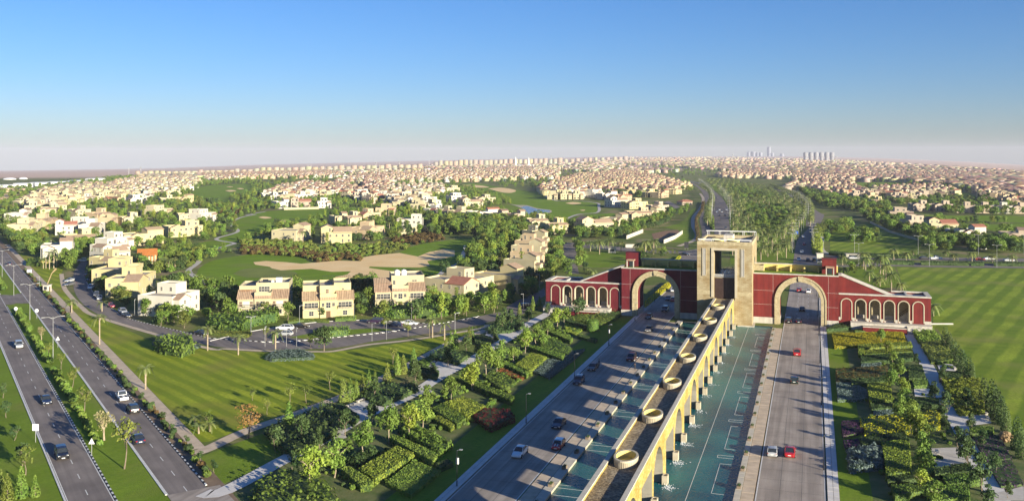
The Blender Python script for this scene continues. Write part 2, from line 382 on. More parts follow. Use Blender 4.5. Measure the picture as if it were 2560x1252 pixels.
# pools
m = mat('water', (.005, .05, .055), rough=.05, spec=.5)
def water_mat(name, c1, c2, x0, x1):
    m = bpy.data.materials.new(name); m.use_nodes = True; t = m.node_tree; N = t.nodes; L = t.links; b = N['Principled BSDF']
    b.inputs['Roughness'].default_value = .2; b.inputs['Specular IOR Level'].default_value = .14
    co = N.new('ShaderNodeNewGeometry').outputs['Position']
    n = N.new('ShaderNodeTexNoise'); n.inputs['Scale'].default_value = .045; n.inputs['Detail'].default_value = 5; L.new(co, n.inputs[0])
    r = N.new('ShaderNodeValToRGB'); r.color_ramp.elements[0].position = .38; r.color_ramp.elements[1].position = .58
    r.color_ramp.elements[0].color = (*c1, 1); r.color_ramp.elements[1].color = (*c2, 1); L.new(n.outputs[0], r.inputs[0]); L.new(r.outputs[0], b.inputs['Base Color'])
    mp = N.new('ShaderNodeMapping'); mp.inputs['Scale'].default_value = (1.3, .8, 1); L.new(co, mp.inputs[0])
    n2 = N.new('ShaderNodeTexNoise'); n2.inputs['Scale'].default_value = 2.2; n2.inputs['Detail'].default_value = 5; n2.inputs['Distortion'].default_value = .5; L.new(mp.outputs[0], n2.inputs[0])
    bp = N.new('ShaderNodeBump'); bp.inputs['Strength'].default_value = .55; bp.inputs['Distance'].default_value = .25; L.new(n2.outputs[0], bp.inputs['Height']); L.new(bp.outputs[0], b.inputs['Normal'])
    MT[name] = m
water_mat('water_teal', (.008, .065, .095), (.018, .155, .16), 0, 1)
water_mat('water_blue', (.012, .065, .08), (.035, .12, .10), 0, 1)
WZ = -.2
for nm, x0, x1, y1, m in (('water', -13.3, 0, -4.95, 'water_blue'), ('water', 0, 14.9, -4.95, 'water_teal')):
    sheet(nm, [(x0, YN, ), (x1, YN), (x1, y1), (x0, y1)], WZ, m)
pl = MB()                                   # thin pale lines of the pool floor pattern
def pline(x0, x1, y0, y1): pl.box(min(x0, x1), max(x0, x1), min(y0, y1), max(y0, y1), WZ - .02, WZ + .012)
pline(7.6, 7.68, YN, -9)
for k in range(-4, 8):
    y = -148.5 + 23.6 * k
    if y > -12: break
    for s, xe, xi in ((1, 14.9, 11.2), (-1, -13.3, -8.6)):
        pline(xi, xe, y - 7.5, y - 7.42) ; pline(xi, xe, y + 7.5, y + 7.58); pline(xi, xi + .08, y - 7.5, y + 7.58)
        pline(xi - .8 * s, xe, y + 10.8, y + 10.88); pline(xi - .8 * s, xe, y + 12.2, y + 12.28); pline(xi - .8 * s, xi - .72 * s, y + 10.8, y + 12.28)
o = pl.build('pool_line', 'paint'); o['kind'] = 'structure'
# pool walls and copings with flower boxes
for x0, x1, yb in ((-15.0, -13.3, -4), (14.9, 15.9, -8)):
    r = MB().box(x0, x1, YN, yb, -1.4, .10).build('pool_coping', 'stone_pale'); r['kind'] = 'structure'
    y = -200.0; me = MB().box(x0 - .0, x1 + .0, 0, 1.93, .10, .2).mesh('coping_stone', 'coping')
    while y < yb - 1.0:
        obj('coping_stone', me, r, (0, y, .004 * (int(y) % 3))); y += 2.0
# flower boxes standing on the coping
boxw = MB().box(-.32, .32, -.75, .75, 0, .42).mesh('box_wall', 'trunk')
# ================================================================== AQUEDUCT
def rubble(name, c1, c2, c3, scale, bump=.8):
    m = bpy.data.materials.new(name); m.use_nodes = True; t = m.node_tree; N = t.nodes; L = t.links; b = N['Principled BSDF']
    b.inputs['Roughness'].default_value = .85; b.inputs['Specular IOR Level'].default_value = .2
    co = N.new('ShaderNodeNewGeometry').outputs['Position']
    mp = N.new('ShaderNodeMapping'); mp.inputs['Scale'].default_value = (1, 1, 1.5); L.new(co, mp.inputs[0])
    v = N.new('ShaderNodeTexVoronoi'); v.inputs['Scale'].default_value = scale; L.new(mp.outputs[0], v.inputs['Vector'])
    r = N.new('ShaderNodeValToRGB'); e = r.color_ramp.elements; e[0].color = (*c1, 1); e[1].color = (*c3, 1); x = e.new(.5); x.color = (*c2, 1)
    sp = N.new('ShaderNodeSeparateColor'); L.new(v.outputs['Color'], sp.inputs[0]); L.new(sp.outputs[0], r.inputs[0])
    v2 = N.new('ShaderNodeTexVoronoi'); v2.feature = 'DISTANCE_TO_EDGE'; v2.inputs['Scale'].default_value = scale; L.new(mp.outputs[0], v2.inputs['Vector'])
    mr = N.new('ShaderNodeMapRange'); mr.inputs[2].default_value = .12; L.new(v2.outputs['Distance'], mr.inputs[0])
    n = N.new('ShaderNodeTexNoise'); n.inputs['Scale'].default_value = .22; n.inputs['Detail'].default_value = 6; L.new(co, n.inputs[0])
    mx = N.new('ShaderNodeMix'); mx.data_type = 'RGBA'; mx.blend_type = 'MULTIPLY'; mx.inputs[0].default_value = .55; L.new(r.outputs[0], mx.inputs[6])
    r2 = N.new('ShaderNodeValToRGB'); r2.color_ramp.elements[0].position = .35; r2.color_ramp.elements[1].position = .6; r2.color_ramp.elements[0].color = (.62, .50, .30, 1); r2.color_ramp.elements[1].color = (1, 1, 1, 1)
    L.new(n.outputs[0], r2.inputs[0]); L.new(r2.outputs[0], mx.inputs[7]); L.new(mx.outputs[2], b.inputs['Base Color'])
    bp = N.new('ShaderNodeBump'); bp.inputs['Strength'].default_value = bump; bp.inputs['Distance'].default_value = .08; L.new(mr.outputs[0], bp.inputs['Height']); L.new(bp.outputs[0], b.inputs['Normal'])
    MT[name] = m
rubble('rubble', (.40, .29, .075), (.49, .375, .11), (.55, .45, .19), 1.9)
def brickmat(name, c1, c2, mort, w, h):
    m = bpy.data.materials.new(name); m.use_nodes = True; t = m.node_tree; N = t.nodes; L = t.links; b = N['Principled BSDF']
    b.inputs['Roughness'].default_value = .85; b.inputs['Specular IOR Level'].default_value = .2
    sp = N.new('ShaderNodeSeparateXYZ'); L.new(N.new('ShaderNodeNewGeometry').outputs['Position'], sp.inputs[0]); ad = N.new('ShaderNodeMath'); L.new(sp.outputs[0], ad.inputs[0]); L.new(sp.outputs[1], ad.inputs[1])
    cb = N.new('ShaderNodeCombineXYZ'); L.new(ad.outputs[0], cb.inputs[0]); L.new(sp.outputs[2], cb.inputs[1])
    br = N.new('ShaderNodeTexBrick'); br.inputs['Scale'].default_value = 1; br.inputs['Brick Width'].default_value = w; br.inputs['Row Height'].default_value = h; br.inputs['Mortar Size'].default_value = .03; br.inputs['Color1'].default_value = (*c1, 1); br.inputs['Color2'].default_value = (*c2, 1); br.inputs['Mortar'].default_value = (*mort, 1); L.new(cb.outputs[0], br.inputs[0])
    n = N.new('ShaderNodeTexNoise'); n.inputs['Scale'].default_value = .3; n.inputs['Detail'].default_value = 7; L.new(cb.outputs[0], n.inputs[0])
    r = N.new('ShaderNodeValToRGB'); r.color_ramp.elements[0].position = .38; r.color_ramp.elements[1].position = .6; r.color_ramp.elements[0].color = (.70, .60, .46, 1); r.color_ramp.elements[1].color = (1, 1, 1, 1); L.new(n.outputs[0], r.inputs[0])
    mx = N.new('ShaderNodeMix'); mx.data_type = 'RGBA'; mx.blend_type = 'MULTIPLY'; mx.inputs[0].default_value = .8; L.new(br.outputs[0], mx.inputs[6]); L.new(r.outputs[0], mx.inputs[7]); L.new(mx.outputs[2], b.inputs['Base Color'])
    bp = N.new('ShaderNodeBump'); bp.inputs['Strength'].default_value = .5; bp.inputs['Distance'].default_value = -.03; L.new(br.outputs[1], bp.inputs['Height']); L.new(bp.outputs[0], b.inputs['Normal']); MT[name] = m
brickmat('ashlar', (.34, .28, .165), (.42, .355, .225), (.24, .19, .11), 1.2, .42)
rubble('pebbles', (.16, .13, .095), (.30, .24, .16), (.46, .38, .26), 3.2, 1.0)
PER = 23.6; AW = 3.0; ZT = 7.9; ZP = 8.66
def arch_pts(yc, r, zs, n=12): return [(yc - r * math.cos(math.pi * i / n), zs + r * math.sin(math.pi * i / n)) for i in range(n + 1)]
aq = empty('aqueduct', (0, -110, 0), 0, 'long pale stone aqueduct running between two pools up to the gate tower', 'aqueduct')
def aq_part(o): o.parent = aq; o.matrix_parent_inverse = Matrix.Translation((0, 110, 0)); return o
prof = [(YN, -1.4)]
KS = list(range(-4, 7))
for k in KS:
    d = PER * k
    ya, yb = -162.9 + d, -153.4 + d
    prof += [(ya, -1.4)] + arch_pts((ya + yb) / 2, (yb - ya) / 2, 2.3) + [(yb, -1.4)]
    fa, fb = -150 + d, -140.8 + d
    if fb < -7: prof += [(fa, -1.4), (fa, 5.7), (fb, 5.7), (fb, -1.4)]
prof += [(-6.6, -1.4), (-6.6, ZT), (YN, ZT)]
n = len(prof); mb = MB()
mb.add([(-AW, p[0], p[1]) for p in prof] + [(AW, p[0], p[1]) for p in prof],
       [tuple(range(n)), tuple(range(2 * n - 1, n - 1, -1))] + [(i, n + i, n + (i + 1) % n, (i + 1) % n) for i in range(n)])
me = mb.mesh('wall', ['rubble', 'pier_stone_shaded'], tri=True)
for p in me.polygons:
    if abs(p.normal.x) < .5: p.material_index = 1  # jambs and soffits take the stone darkened to look shaded
b = bmesh.new(); b.from_mesh(me); bmesh.ops.recalc_face_normals(b, faces=b.faces[:]); b.to_mesh(me); b.free()
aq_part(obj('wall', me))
for s in (-1, 1):
    x0, x1 = (2.5, 3.02) if s > 0 else (-3.02, -2.5)
    aq_part(MB().box(x0, x1, YN, -6.6, ZT + .003, ZP - .22).build('parapet', 'rubble'))
    c = MB().box(x0 - .1, x1 + .1, 0, 2.96, ZP - .22, ZP).mesh('coping_stone', 'coping'); y = YN; i = 0
    while y < -9:
        q = aq_part(obj('coping_stone', c)); q.location = (0, y, .004 * (i * 5 % 3)); y += 2.98; i += 1
aq_part(MB().box(-2.49, 2.49, YN, -6.6, ZT + .004, ZT + .06).build('deck', 'pebbles'))
scup = MB()
scup.box(0, .95, 0, 1.3, -1.4, .7).box(0, .18, 0, 1.3, .7, 1.3).box(.77, .95, 0, 1.3, .7, 1.3).box(.18, .77, 0, .22, .7, 1.3).box(.18, .77, 1.08, 1.3, .7, 1.3)
scup = scup.mesh('scupper', 'stone_pale')
blk = MB().box(-.74, .74, -.06, 0, -.36, .36).mesh('stone_block', 'pier_stone_shaded')
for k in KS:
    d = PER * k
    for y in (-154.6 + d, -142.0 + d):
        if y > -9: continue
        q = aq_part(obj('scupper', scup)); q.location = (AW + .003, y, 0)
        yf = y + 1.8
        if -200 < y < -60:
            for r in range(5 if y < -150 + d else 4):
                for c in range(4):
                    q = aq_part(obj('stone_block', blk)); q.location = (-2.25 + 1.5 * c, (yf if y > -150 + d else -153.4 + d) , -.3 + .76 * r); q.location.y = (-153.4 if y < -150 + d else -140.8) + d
# tubs standing on the deck
tub = MB().lathe([(1.5, .06), (1.5, 1.1), (1.83, 1.1), (1.83, .86), (1.72, .86), (1.72, 0)], 32).mesh('wall', 'stone_pale')
for p in tub.polygons: p.use_smooth = False
inn = MB().lathe([(0.01, .1), (1.49, .1), (1.49, 1.08)], 32).mesh('inner_lining', 'yellow_stucco')
rib = MB()
for i in range(40):
    a = 2 * math.pi * i / 40; c, s = math.cos(a), math.sin(a); rib.bar((1.74 * c, 1.74 * s, .02), (1.74 * c, 1.74 * s, .84), .05, 4)
rib = rib.mesh('rib', 'stone_pale')
ty = [-194.1 + 24.1 * i for i in range(8)]
for i, y in enumerate(ty):
    e = empty('round_tub', (0, y, ZT + .06), 0, f'round stone tub with yellow lining, {ORD[7 - i]} from the gate tower along the aqueduct deck', 'tub', 'round tubs on the aqueduct deck'); e.scale = (1, 1.6, 1.12)
    obj('wall', tub, e); obj('inner_lining', inn, e); q = obj('rib', rib, e); q['kind'] = 'stuff'
# falling water and foam at the scuppers
for k in range(-1, 6):
    for y in (-154.3 + PER * k, -141.7 + PER * k):
        if y > -20 or y < -200: continue
        mb = MB(); r2 = random.Random(int(y))
        for i in range(26 if k < 2 else 12):
            x = AW + r2.uniform(.1, 1.6) ; yy = y - .5 - r2.random() * 1.6 ; z = r2.uniform(-.7, .3); 
            mb.bar((x, yy, z), (x + .03, yy - .02, z - .25 - r2.random() * .3), .03, 4)
        for i in range(46 if k < 2 else 16):
            x = AW + .6 + r2.gauss(.6, .7); yy = y - 1.4 + r2.gauss(0, .7); s_ = r2.uniform(.05, .16)
            mb.lathe([(0.01, 0), (s_, .02), (0.01, .05)], 5, (x, yy, WZ))
        o = mb.build('splash', 'foam'); o['kind'] = 'stuff'
# flower boxes on the pool copings
def leaf_cloud(n, fn, size, rg, squash=1.0):
    V = np.zeros((n * 4, 3)); 
    for i in range(n):
        c, nrm = fn(rg); nrm = Vector(nrm) + Vector((rg.gauss(0, .5), rg.gauss(0, .5), rg.gauss(0, .5)))
        if nrm.length < 1e-3: nrm = Vector((0, 0, 1))
        nrm.normalize(); x = nrm.orthogonal().normalized(); y = nrm.cross(x); a = rg.random() * 6.28
        u = x * math.cos(a) + y * math.sin(a); v = nrm.cross(u); s = size * rg.uniform(.6, 1.3); t = s * rg.uniform(.5, .9)
        c = Vector(c); V[4 * i] = c - u * s * .5 ; V[4 * i + 1] = c - v * t * .5 + nrm * .05 * s; V[4 * i + 2] = c + u * s * .5; V[4 * i + 3] = c + v * t * .5 + nrm * .05 * s
    return V, np.arange(n * 4).reshape(-1, 4)
leafmat('leaf_lime', (0.187, 0.268, 0.036), (0.317, 0.373, 0.056))
leafmat('leaf_mid', (0.111, 0.194, 0.033), (0.221, 0.305, 0.055))
leafmat('leaf_dark', (0.050, 0.093, 0.032), (0.111, 0.165, 0.050))
leafmat('leaf_olive', (.125, .165, .03), (.215, .245, .05))
leafmat('leaf_yellow', (.40, .37, .02), (.55, .52, .035), scale=1.2)
leafmat('leaf_grey', (.15, .21, .19), (.24, .31, .28), scale=1.0)
leafmat('leaf_red', (.10, .012, .016), (.17, .03, .025), scale=1.0)
leafmat('leaf_rust', (.24, .06, .03), (.32, .12, .04), scale=1.0)
leafmat('leaf_purple', (.07, .03, .085), (.13, .06, .14), scale=1.0)
leafmat('leaf_brown', (.09, .065, .025), (.15, .10, .035), scale=.6)
leafmat('leaf_orange', (.30, .15, .045), (.38, .22, .08), scale=.6)
leafmat('leaf_blossom', (.45, .38, .22), (.24, .22, .08), scale=.8)
leafmat('palm_leaf', (0.150, 0.204, 0.061), (0.301, 0.336, 0.115))
leafmat('straw', (.45, .33, .17), (.55, .42, .24))
rg = random.Random(3)
pv, pf = leaf_cloud(60, lambda r: ((r.uniform(-.3, .3), r.uniform(-.75, .75), .42 + r.random() * .22), (0, 0, 1)), .22, rg)
fbp = np_mesh('plants', pv, pf, ['leaf_dark'])
for s, x, side in ((-1, -14.15, 'left'), (1, 15.4, 'right')):
    for i in range(22):
        y = -13.0 - 8.75 * i
        if y < -200: break
        e = empty('flower_box', (x, y, .2), 0, f'dark planted flower box on the {side} pool coping, {ORD[i] if i < 20 else "twenty-" + ORD[i - 20]} from the gate', 'flower box', f'flower boxes along the {side} pool')
        obj('box_wall', boxw, e); obj('plants', fbp, e)
# ================================================================== GATE
gate = empty('city_gate', (0, 0, 0), 0, 'monumental red gate with two road arches, arcaded wings and tall stone tower', 'gate')
def wall_xz(name, pts, y0, y1, mats, parent, faces=None):     # outline in x,z pushed through y
    n = len(pts); ar = sum(pts[i][0] * pts[(i + 1) % n][1] - pts[(i + 1) % n][0] * pts[i][1] for i in range(n))
    if ar < 0: pts = pts[::-1]
    mb = MB(); mb.add([(p[0], y0, p[1]) for p in pts] + [(p[0], y1, p[1]) for p in pts],
                      [tuple(range(n)), tuple(range(2 * n - 1, n - 1, -1))] + [(i, n + i, n + (i + 1) % n, (i + 1) % n) for i in range(n)])
    me = mb.mesh(name, mats, tri=True); b = bmesh.new(); b.from_mesh(me); bmesh.ops.recalc_face_normals(b, faces=b.faces[:]); b.to_mesh(me); b.free()
    return obj(name, me, parent)
def ring(xc, ro, ri, zs, z0, n=24):
    o = [(xc - ro, z0)] + [(xc - ro * math.cos(math.pi * i / n), zs + ro * math.sin(math.pi * i / n)) for i in range(n + 1)] + [(xc + ro, z0)]
    i_ = [(xc + ri, z0)] + [(xc + ri * math.cos(math.pi * i / n), zs + ri * math.sin(math.pi * i / n)) for i in range(n + 1)] + [(xc - ri, z0)]
    return o + i_
def opening(xc, r, zs, z0, n=24): return [(xc - r, z0)] + [(xc - r * math.cos(math.pi * i / n), zs + r * math.sin(math.pi * i / n)) for i in range(n + 1)] + [(xc + r, z0)]
TW, TF, TB = 8.6, -6.5, 19.5
for s in (-1, 1):
    red = 'red_wall' if s < 0 else 'red_wall_sunlit'  # left half takes the darker red, right half the copy painted sunlit
    M = lambda x: s * x
    xc = 23.2 if s > 0 else 23.0
    pts = [(M(TW + .003), 0)] + ([(M(p[0]), p[1]) for p in opening(xc, 6.3, 7.5, 0)]) + [(M(34.6), 0), (M(34.6), 15.9), (M(TW + .003), 15.9)]
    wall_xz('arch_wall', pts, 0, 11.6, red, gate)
    wall_xz('arch_surround', [(M(p[0]), p[1]) for p in ring(xc, 7.75, 6.25, 7.5, 0)], -.35, .9, 'stone', gate)
    wall_xz('arch_moulding', [(M(p[0]), p[1]) for p in ring(xc, 7.95, 7.45, 7.5, 0)], -.5, -.353, 'stone', gate)
    wall_xz('keystone', [(M(xc - .55), 13.9), (M(xc + .55), 13.9), (M(xc + .8), 15.6), (M(xc - .8), 15.6)], -.7, -.503, 'stone', gate)
    wall_xz('arch_surround', [(M(p[0]), p[1]) for p in ring(xc, 7.6, 6.25, 7.5, 0)], 11.603, 11.9, 'stone', gate)
    for a, b_ in ((TW + .01, xc - 8.0), (xc + 8.0, 34.75)): MB().box(min(M(a), M(b_)), max(M(a), M(b_)), -.16, .0 - .002, 0, 2.0).build('plinth', 'stone_white', gate)
    for xx in (xc - 6.3, xc + 6.3): x2 = xx + (.12 if xx < xc else -.12); MB().box(min(M(xx), M(x2)), max(M(xx), M(x2)), .95, 11.55, 0, 2.0).build('plinth', 'stone_white', gate)
    mb = MB()
    for z in (6.1, 10.6):
        for a, b_ in ((TW + .1, xc - 8.05), (xc + 8.05, 34.55)): mb.box(min(M(a), M(b_)), max(M(a), M(b_)), -.015, -.003, z, z + .05)
    for x in (14.8, 31.7): 
        if abs(x - xc) > 8: mb.box(M(x) - .025, M(x) + .025, -.02, -.016, 2, 15.8)
    mb.build('wall_joint', 'paving', gate)
    # roof terrace: front and side copings, planted floor, yellow back wall with bays
    a, b_ = sorted((M(TW + .003), M(34.75)))
    MB().box(a, b_, -.2, .5, 15.903, 16.25).build('coping', 'stone_white', gate)
    MB().box(a, b_, .5, 11.6, 15.903, 15.98).build('terrace_floor', 'lawn', gate)
    MB().box(a, b_, 10.4, 11.5, 15.985, 18.0).build('terrace_wall', 'yellow_stucco', gate)
    MB().box(a, b_, 10.3, 11.6, 18.003, 18.25).build('coping', 'stone_white', gate)
    for x in np.arange(11.5, 29, 4.3): MB().box(M(x) - .25, M(x) + .25, 7.2, 10.39, 15.985, 17.6).build('bay_wall', 'yellow_stucco', gate)
    mb = MB()
    for x in (15.0, 23.6): 
        mb.box(M(x) - 1.7, M(x) + 1.7, 7.1, 7.2, 17.0, 17.08)
        for i in range(9): mb.box(M(x) - 1.7 + i * .42, M(x) - 1.64 + i * .42, 7.12, 7.18, 15.99, 17.0)
    mb.build('terrace_railing', 'black_metal', gate)
    # stair house
    a, b_ = sorted((M(29.8), M(34.2)))
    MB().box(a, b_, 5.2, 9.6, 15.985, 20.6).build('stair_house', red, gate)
    MB().box(a - .1, b_ + .1, 5.1, 9.7, 20.603, 20.8).build('stair_house_coping', red, gate)
    MB().box(M(32.2) - 1.3, M(32.2) + 1.3, 2.6, 5.19, 18.2, 18.6).build('porch_roof', 'roof_terracotta', gate)
    mb = MB()
    for x in (-1.1, 1.1): mb.box(M(32.2) + x - .15, M(32.2) + x + .15, 2.8, 3.1, 15.985, 18.2)
    mb.build('porch_post', 'stone_white', gate)
    MB().box(M(32.2) - .7, M(32.2) + .7, 5.1, 5.19, 15.985, 18.0).build('door', 'glass', gate)
    # raking wall
    wall_xz('raking_wall', [(M(34.6 + .003), 10.0), (M(34.6 + .003), 15.85), (M(35.6), 15.85), (M(50.2), 10.0)], 3.0, 7.6, red, gate)
    wall_xz('raking_coping', [(M(34.75), 15.86), (M(34.75), 16.25), (M(35.75), 16.25), (M(50.9), 10.2), (M(50.25), 10.02), (M(35.6), 15.86)], 2.8, 7.7, 'stone_white', gate)
    # arcaded wing
    xs = [37.1 + 4.17 * i for i in range(6)]; zf = 2.5
    pts = [(M(34.603), 0), (M(34.603), 10.3), (M(61.5), 10.3), (M(61.5), 0)]
    for x in reversed(xs[1:5]): pts += [(M(p[0]), p[1]) for p in reversed(opening(x, 1.45, 7.5, 0, 14))]
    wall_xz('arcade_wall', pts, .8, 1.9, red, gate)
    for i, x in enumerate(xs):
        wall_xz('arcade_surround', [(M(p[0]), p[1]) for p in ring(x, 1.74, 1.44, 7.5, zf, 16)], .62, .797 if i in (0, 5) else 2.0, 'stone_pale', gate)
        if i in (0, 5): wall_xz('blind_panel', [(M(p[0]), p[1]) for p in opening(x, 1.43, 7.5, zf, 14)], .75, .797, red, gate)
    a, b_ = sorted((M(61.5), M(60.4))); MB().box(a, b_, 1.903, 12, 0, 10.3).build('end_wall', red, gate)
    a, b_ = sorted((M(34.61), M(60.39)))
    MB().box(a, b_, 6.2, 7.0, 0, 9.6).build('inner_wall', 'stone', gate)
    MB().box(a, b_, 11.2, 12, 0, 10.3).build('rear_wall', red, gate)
    MB().box(a, b_, 1.903, 11.19, 9.6, 9.9).build('roof_slab', 'paving', gate)
    MB().box(a, b_, 1.903, 6.19, 0, zf).build('arcade_floor', 'paving', gate)
    mb = MB(); a, b_ = sorted((M(34.75), M(61.7)))
    mb.box(a, b_, .5, 1.95, 10.303, 10.7); mb.box(min(M(50.9), M(61.7)), max(M(50.9), M(61.7)), 11.0, 12.1, 10.303, 10.7); 
    mb.box(min(M(60.3), M(61.7)), max(M(60.3), M(61.7)), 1.953, 10.99, 10.303, 10.7); mb.box(min(M(54.6), M(55.2)), max(M(54.6), M(55.2)), 1.953, 10.99, 9.91, 10.6)
    mb.build('coping', 'stone_white', gate)
    # stair with its rail seen through the fifth arch
    mb = MB(); x0 = xs[4] - 1.9
    for i in range(9): a, b_ = sorted((M(x0 + i * .42), M(x0 + i * .42 + .42))); mb.box(a, b_, 4.4, 6.1, zf, zf + .3 + i * .3)
    mb.build('stair', 'stone_white', gate)
    mb = MB(); mb.bar((M(x0), 4.4, zf + 1.3), (M(x0 + 3.9), 4.4, zf + 4.2), .09); mb.bar((M(x0), 4.4, zf + .7), (M(x0 + 3.9), 4.4, zf + 3.6), .06); mb.build('stair_rail', 'black_metal', gate)
    for x in xs[1:4]: a, b_ = sorted((M(x - 1.6), M(x + 1.6))); MB().box(a, b_, 5.3, 5.8, zf, zf + 1.0).build('bench_ledge', 'stone_white', gate)
    xp = [34.78] + [v for x in xs for v in (x - 1.76, x + 1.76)] + [61.62]
    for i in range(0, len(xp), 2): a, b_ = sorted((M(xp[i]), M(xp[i + 1]))); MB().box(a, b_, .66, .795, 2.2, 3.15).build('plinth', 'stone_white', gate)
    # raised platform, ramp wall and steps in front of the wing
    a, b_ = sorted((M(38.2), M(61.5))); MB().box(a, b_, -2.6, .655, 0, 2.2).build('platform', 'stone_white', gate)
    a, b_ = sorted((M(41.6), M(54))); MB().box(a, b_, -6.4, -6.0, 0, 1.6).build('ramp_wall', red, gate)
    MB().box(a, b_, -6.5, -5.9, 1.603, 1.85).build('coping', 'stone_white', gate)
    MB().box(a, b_, -5.89, -2.61, 0, 1.5).build('ramp', 'soil', gate)
    for i in range(8): a, b_ = sorted((M(54.4), M(58.6))); MB().box(a, b_, -2.61 - (i + 1) * .4, -2.61 - i * .4, 0, 2.2 - (i + 1) * .24).build('step', 'stone_white', gate)
# tower
t = MB()
for a, b_ in ((-TW, -3.3), (3.3, TW)): t.box(a, b_, TF, TB, -1.4, 23.7)
t.box(-TW, TW, TF, TB, 23.7, 25.4); t.box(-3.3, 3.3, -4.5, TB, -1.4, 14.8); t.box(-3.3, 3.3, TF, -4.5, -1.4, ZT)
me = t.mesh('tower_wall', 'ashlar'); obj('tower_wall', me, gate)
t = MB()
for a, b_, c, d in ((-TW, TW, TF, TF + .8), (-TW, TW, TB - .8, TB), (-TW, -TW + .8, TF + .8, TB - .8), (TW - .8, TW, TF + .8, TB - .8)): t.box(a, b_, c, d, 25.403, 26.5)
t.build('tower_parapet', 'stone', gate)
MB().box(-TW + .81, TW - .81, TF + .81, TB - .81, 25.403, 25.5).build('tower_roof', 'paving', gate)
t = MB().box(-4.1, -3.3, TF - .25, TF - .003, ZP + .05, 24.4).box(3.3, 4.1, TF - .25, TF - .003, ZP + .05, 24.4).box(-3.3, 3.3, TF - .25, TF - .003, 23.7, 24.4); t.build('opening_frame', 'stone_pale', gate)
MB().box(-3.29, 3.29, -4.7, -4.503, ZT + .1, 14.6).build('cascade_wall', 'dark_stone', gate)
MB().box(-3.29, 3.29, -4.4, 14, 14.803, 14.86).build('fountain_basin', 'water_blue', gate)
t = MB().box(-3.28, 3.28, -4.75, -4.6, 15.7, 15.8)
for i in range(23): t.box(-3.2 + i * .29, -3.12 + i * .29, -4.72, -4.64, 14.85, 15.7)
t.build('fountain_railing', 'white_metal', gate)
V, F = leaf_cloud(420, lambda r: ((r.choice([-1.1, .2, 1.3, 2.2]) + r.gauss(0, .3), 1.5 + r.gauss(0, .5), 14.9 + abs(r.gauss(0, 1.1))), (0, -1, 1)), .42, random.Random(5))
o = obj('fountain_jet', np_mesh('fountain_jet', V, F, ['foam']), gate); o['kind'] = 'stuff'
for x in (-6.35, 5.75):
    t = MB().box(x - .62, x + .62, TF - .18, TF - .003, 15.4, 15.6).box(x - .62, x + .62, TF - .18, TF - .003, 24.1, 24.3).box(x - .62, x - .46, TF - .18, TF - .003, 15.6, 24.1).box(x + .46, x + .62, TF - .18, TF - .003, 15.6, 24.1)
    f = t.build('slot_frame', 'stone_pale', gate)
    MB().box(x - .45, x + .45, TF - .05, TF - .004, 15.61, 24.09).build('slot_back', 'grey_metal', f)
    t = MB()
    for i in range(28): z = 15.75 + i * .298; t.box(x - .32, x + .32, TF - .12, TF - .055, z, z + .17)
    q = t.build('grille', 'stone_white', f); q['kind'] = 'stuff'
MB().box(-8.58, -4.15, TF - .03, TF - .003, 9.4, 10.6).box(4.15, 8.58, TF - .03, TF - .003, 9.4, 10.6).build('stone_band', 'stone', gate)
MB().box(4.15, 9.3, TF - .7, TF - .004, -1.4, .1).box(TW + .004, 9.3, TF, -.4, -1.4, .1).box(-9.3, -4.15, TF - .7, TF - .004, -1.4, .1).build('tower_footing', 'stone_white', gate)
for yy, nm in ((TF + .4, 0), (TB - .4, 1)):
    zr = 27.0 if nm == 0 else 27.7
    t = MB().box(-TW + .2, TW - .2, yy - .2, yy + .2, zr, zr + .25)
    for i in range(5):
        x = -TW + .6 + i * (2 * TW - 1.2) / 4; t.bar((x, yy, 26.5), (x, yy, zr), .07); t.bar((x + .5, yy, 26.5), (x + .5, yy, zr), .05)
    t.build('roof_rail', 'white_metal', gate)
t = MB()
for x in (-2.4, 2.4): t.lathe([(2.1, 25.5), (2.1, 27.0), (1.8, 27.0), (1.8, 25.6)], 20, (x, -2.5, 0))
t.build('roof_basin', 'yellow_stucco', gate)
MB().box(-1.5, 1.5, 8, 15, 25.5, 27.4).build('roof_hatch', 'stone_white', gate)
t = MB().box(TW + .003, 11.6, 5.0, 9.4, 16.3, 16.6).box(11.3, 11.6, 5.0, 9.4, 16.6, 18.0).box(TW + .003, 11.3, 5.0, 5.3, 16.6, 18.0).box(TW + .003, 11.3, 9.1, 9.4, 16.6, 18.0); t.build('balcony', 'stone', gate)
MB().box(TW + .003, TW + .05, 6, 8.4, 16.61, 20.5).build('balcony_door', 'glass', gate)
KEEP_OUT.append([(-63, -9), (63, -9), (63, 13), (-63, 13)]); KEEP_OUT.append([(-11, -9), (12.5, -9), (12.5, 21), (-11, 21)])
# ================================================================== LEFT DUAL CARRIAGEWAY
O_ = np.array([-69.71, -177.25]); D_ = np.array([-0.77491, 0.63207]); N_ = np.array([-0.63207, -0.77491])
def ST(s, t): p = O_ + D_ * s + N_ * t; return (float(p[0]), float(p[1]))
S0, S1 = -40.0, 620.0
def strip(name, t0, t1, z, m, s0=S0, s1=S1): return sheet(name, [ST(s0, t0), ST(s1, t0), ST(s1, t1), ST(s0, t1)], z, m)
strip('road', .7, 7.0, .04, 'asphalt'); strip('road', 14.4, 21.0, .04, 'asphalt')
strip('verge', 21.0, 60, .02, 'lawn'); 
KEEP_OUT.append([ST(S0, -5), ST(S1, -5), ST(S1, 40), ST(S0, 40)])
sheet('median', [ST(S0, 7.1), ST(218, 7.1), ST(224, 10.7), ST(218, 14.3), ST(S0, 14.3)], .05, 'lawn')
sheet('median', [ST(251, 7.1), ST(S1, 7.1), ST(S1, 14.3), ST(251, 14.3), ST(246, 10.7)], .05, 'lawn')
sheet('road', [ST(222, 7.0), ST(249, 7.0), ST(249, 14.4), ST(222, 14.4)], .035, 'asphalt')
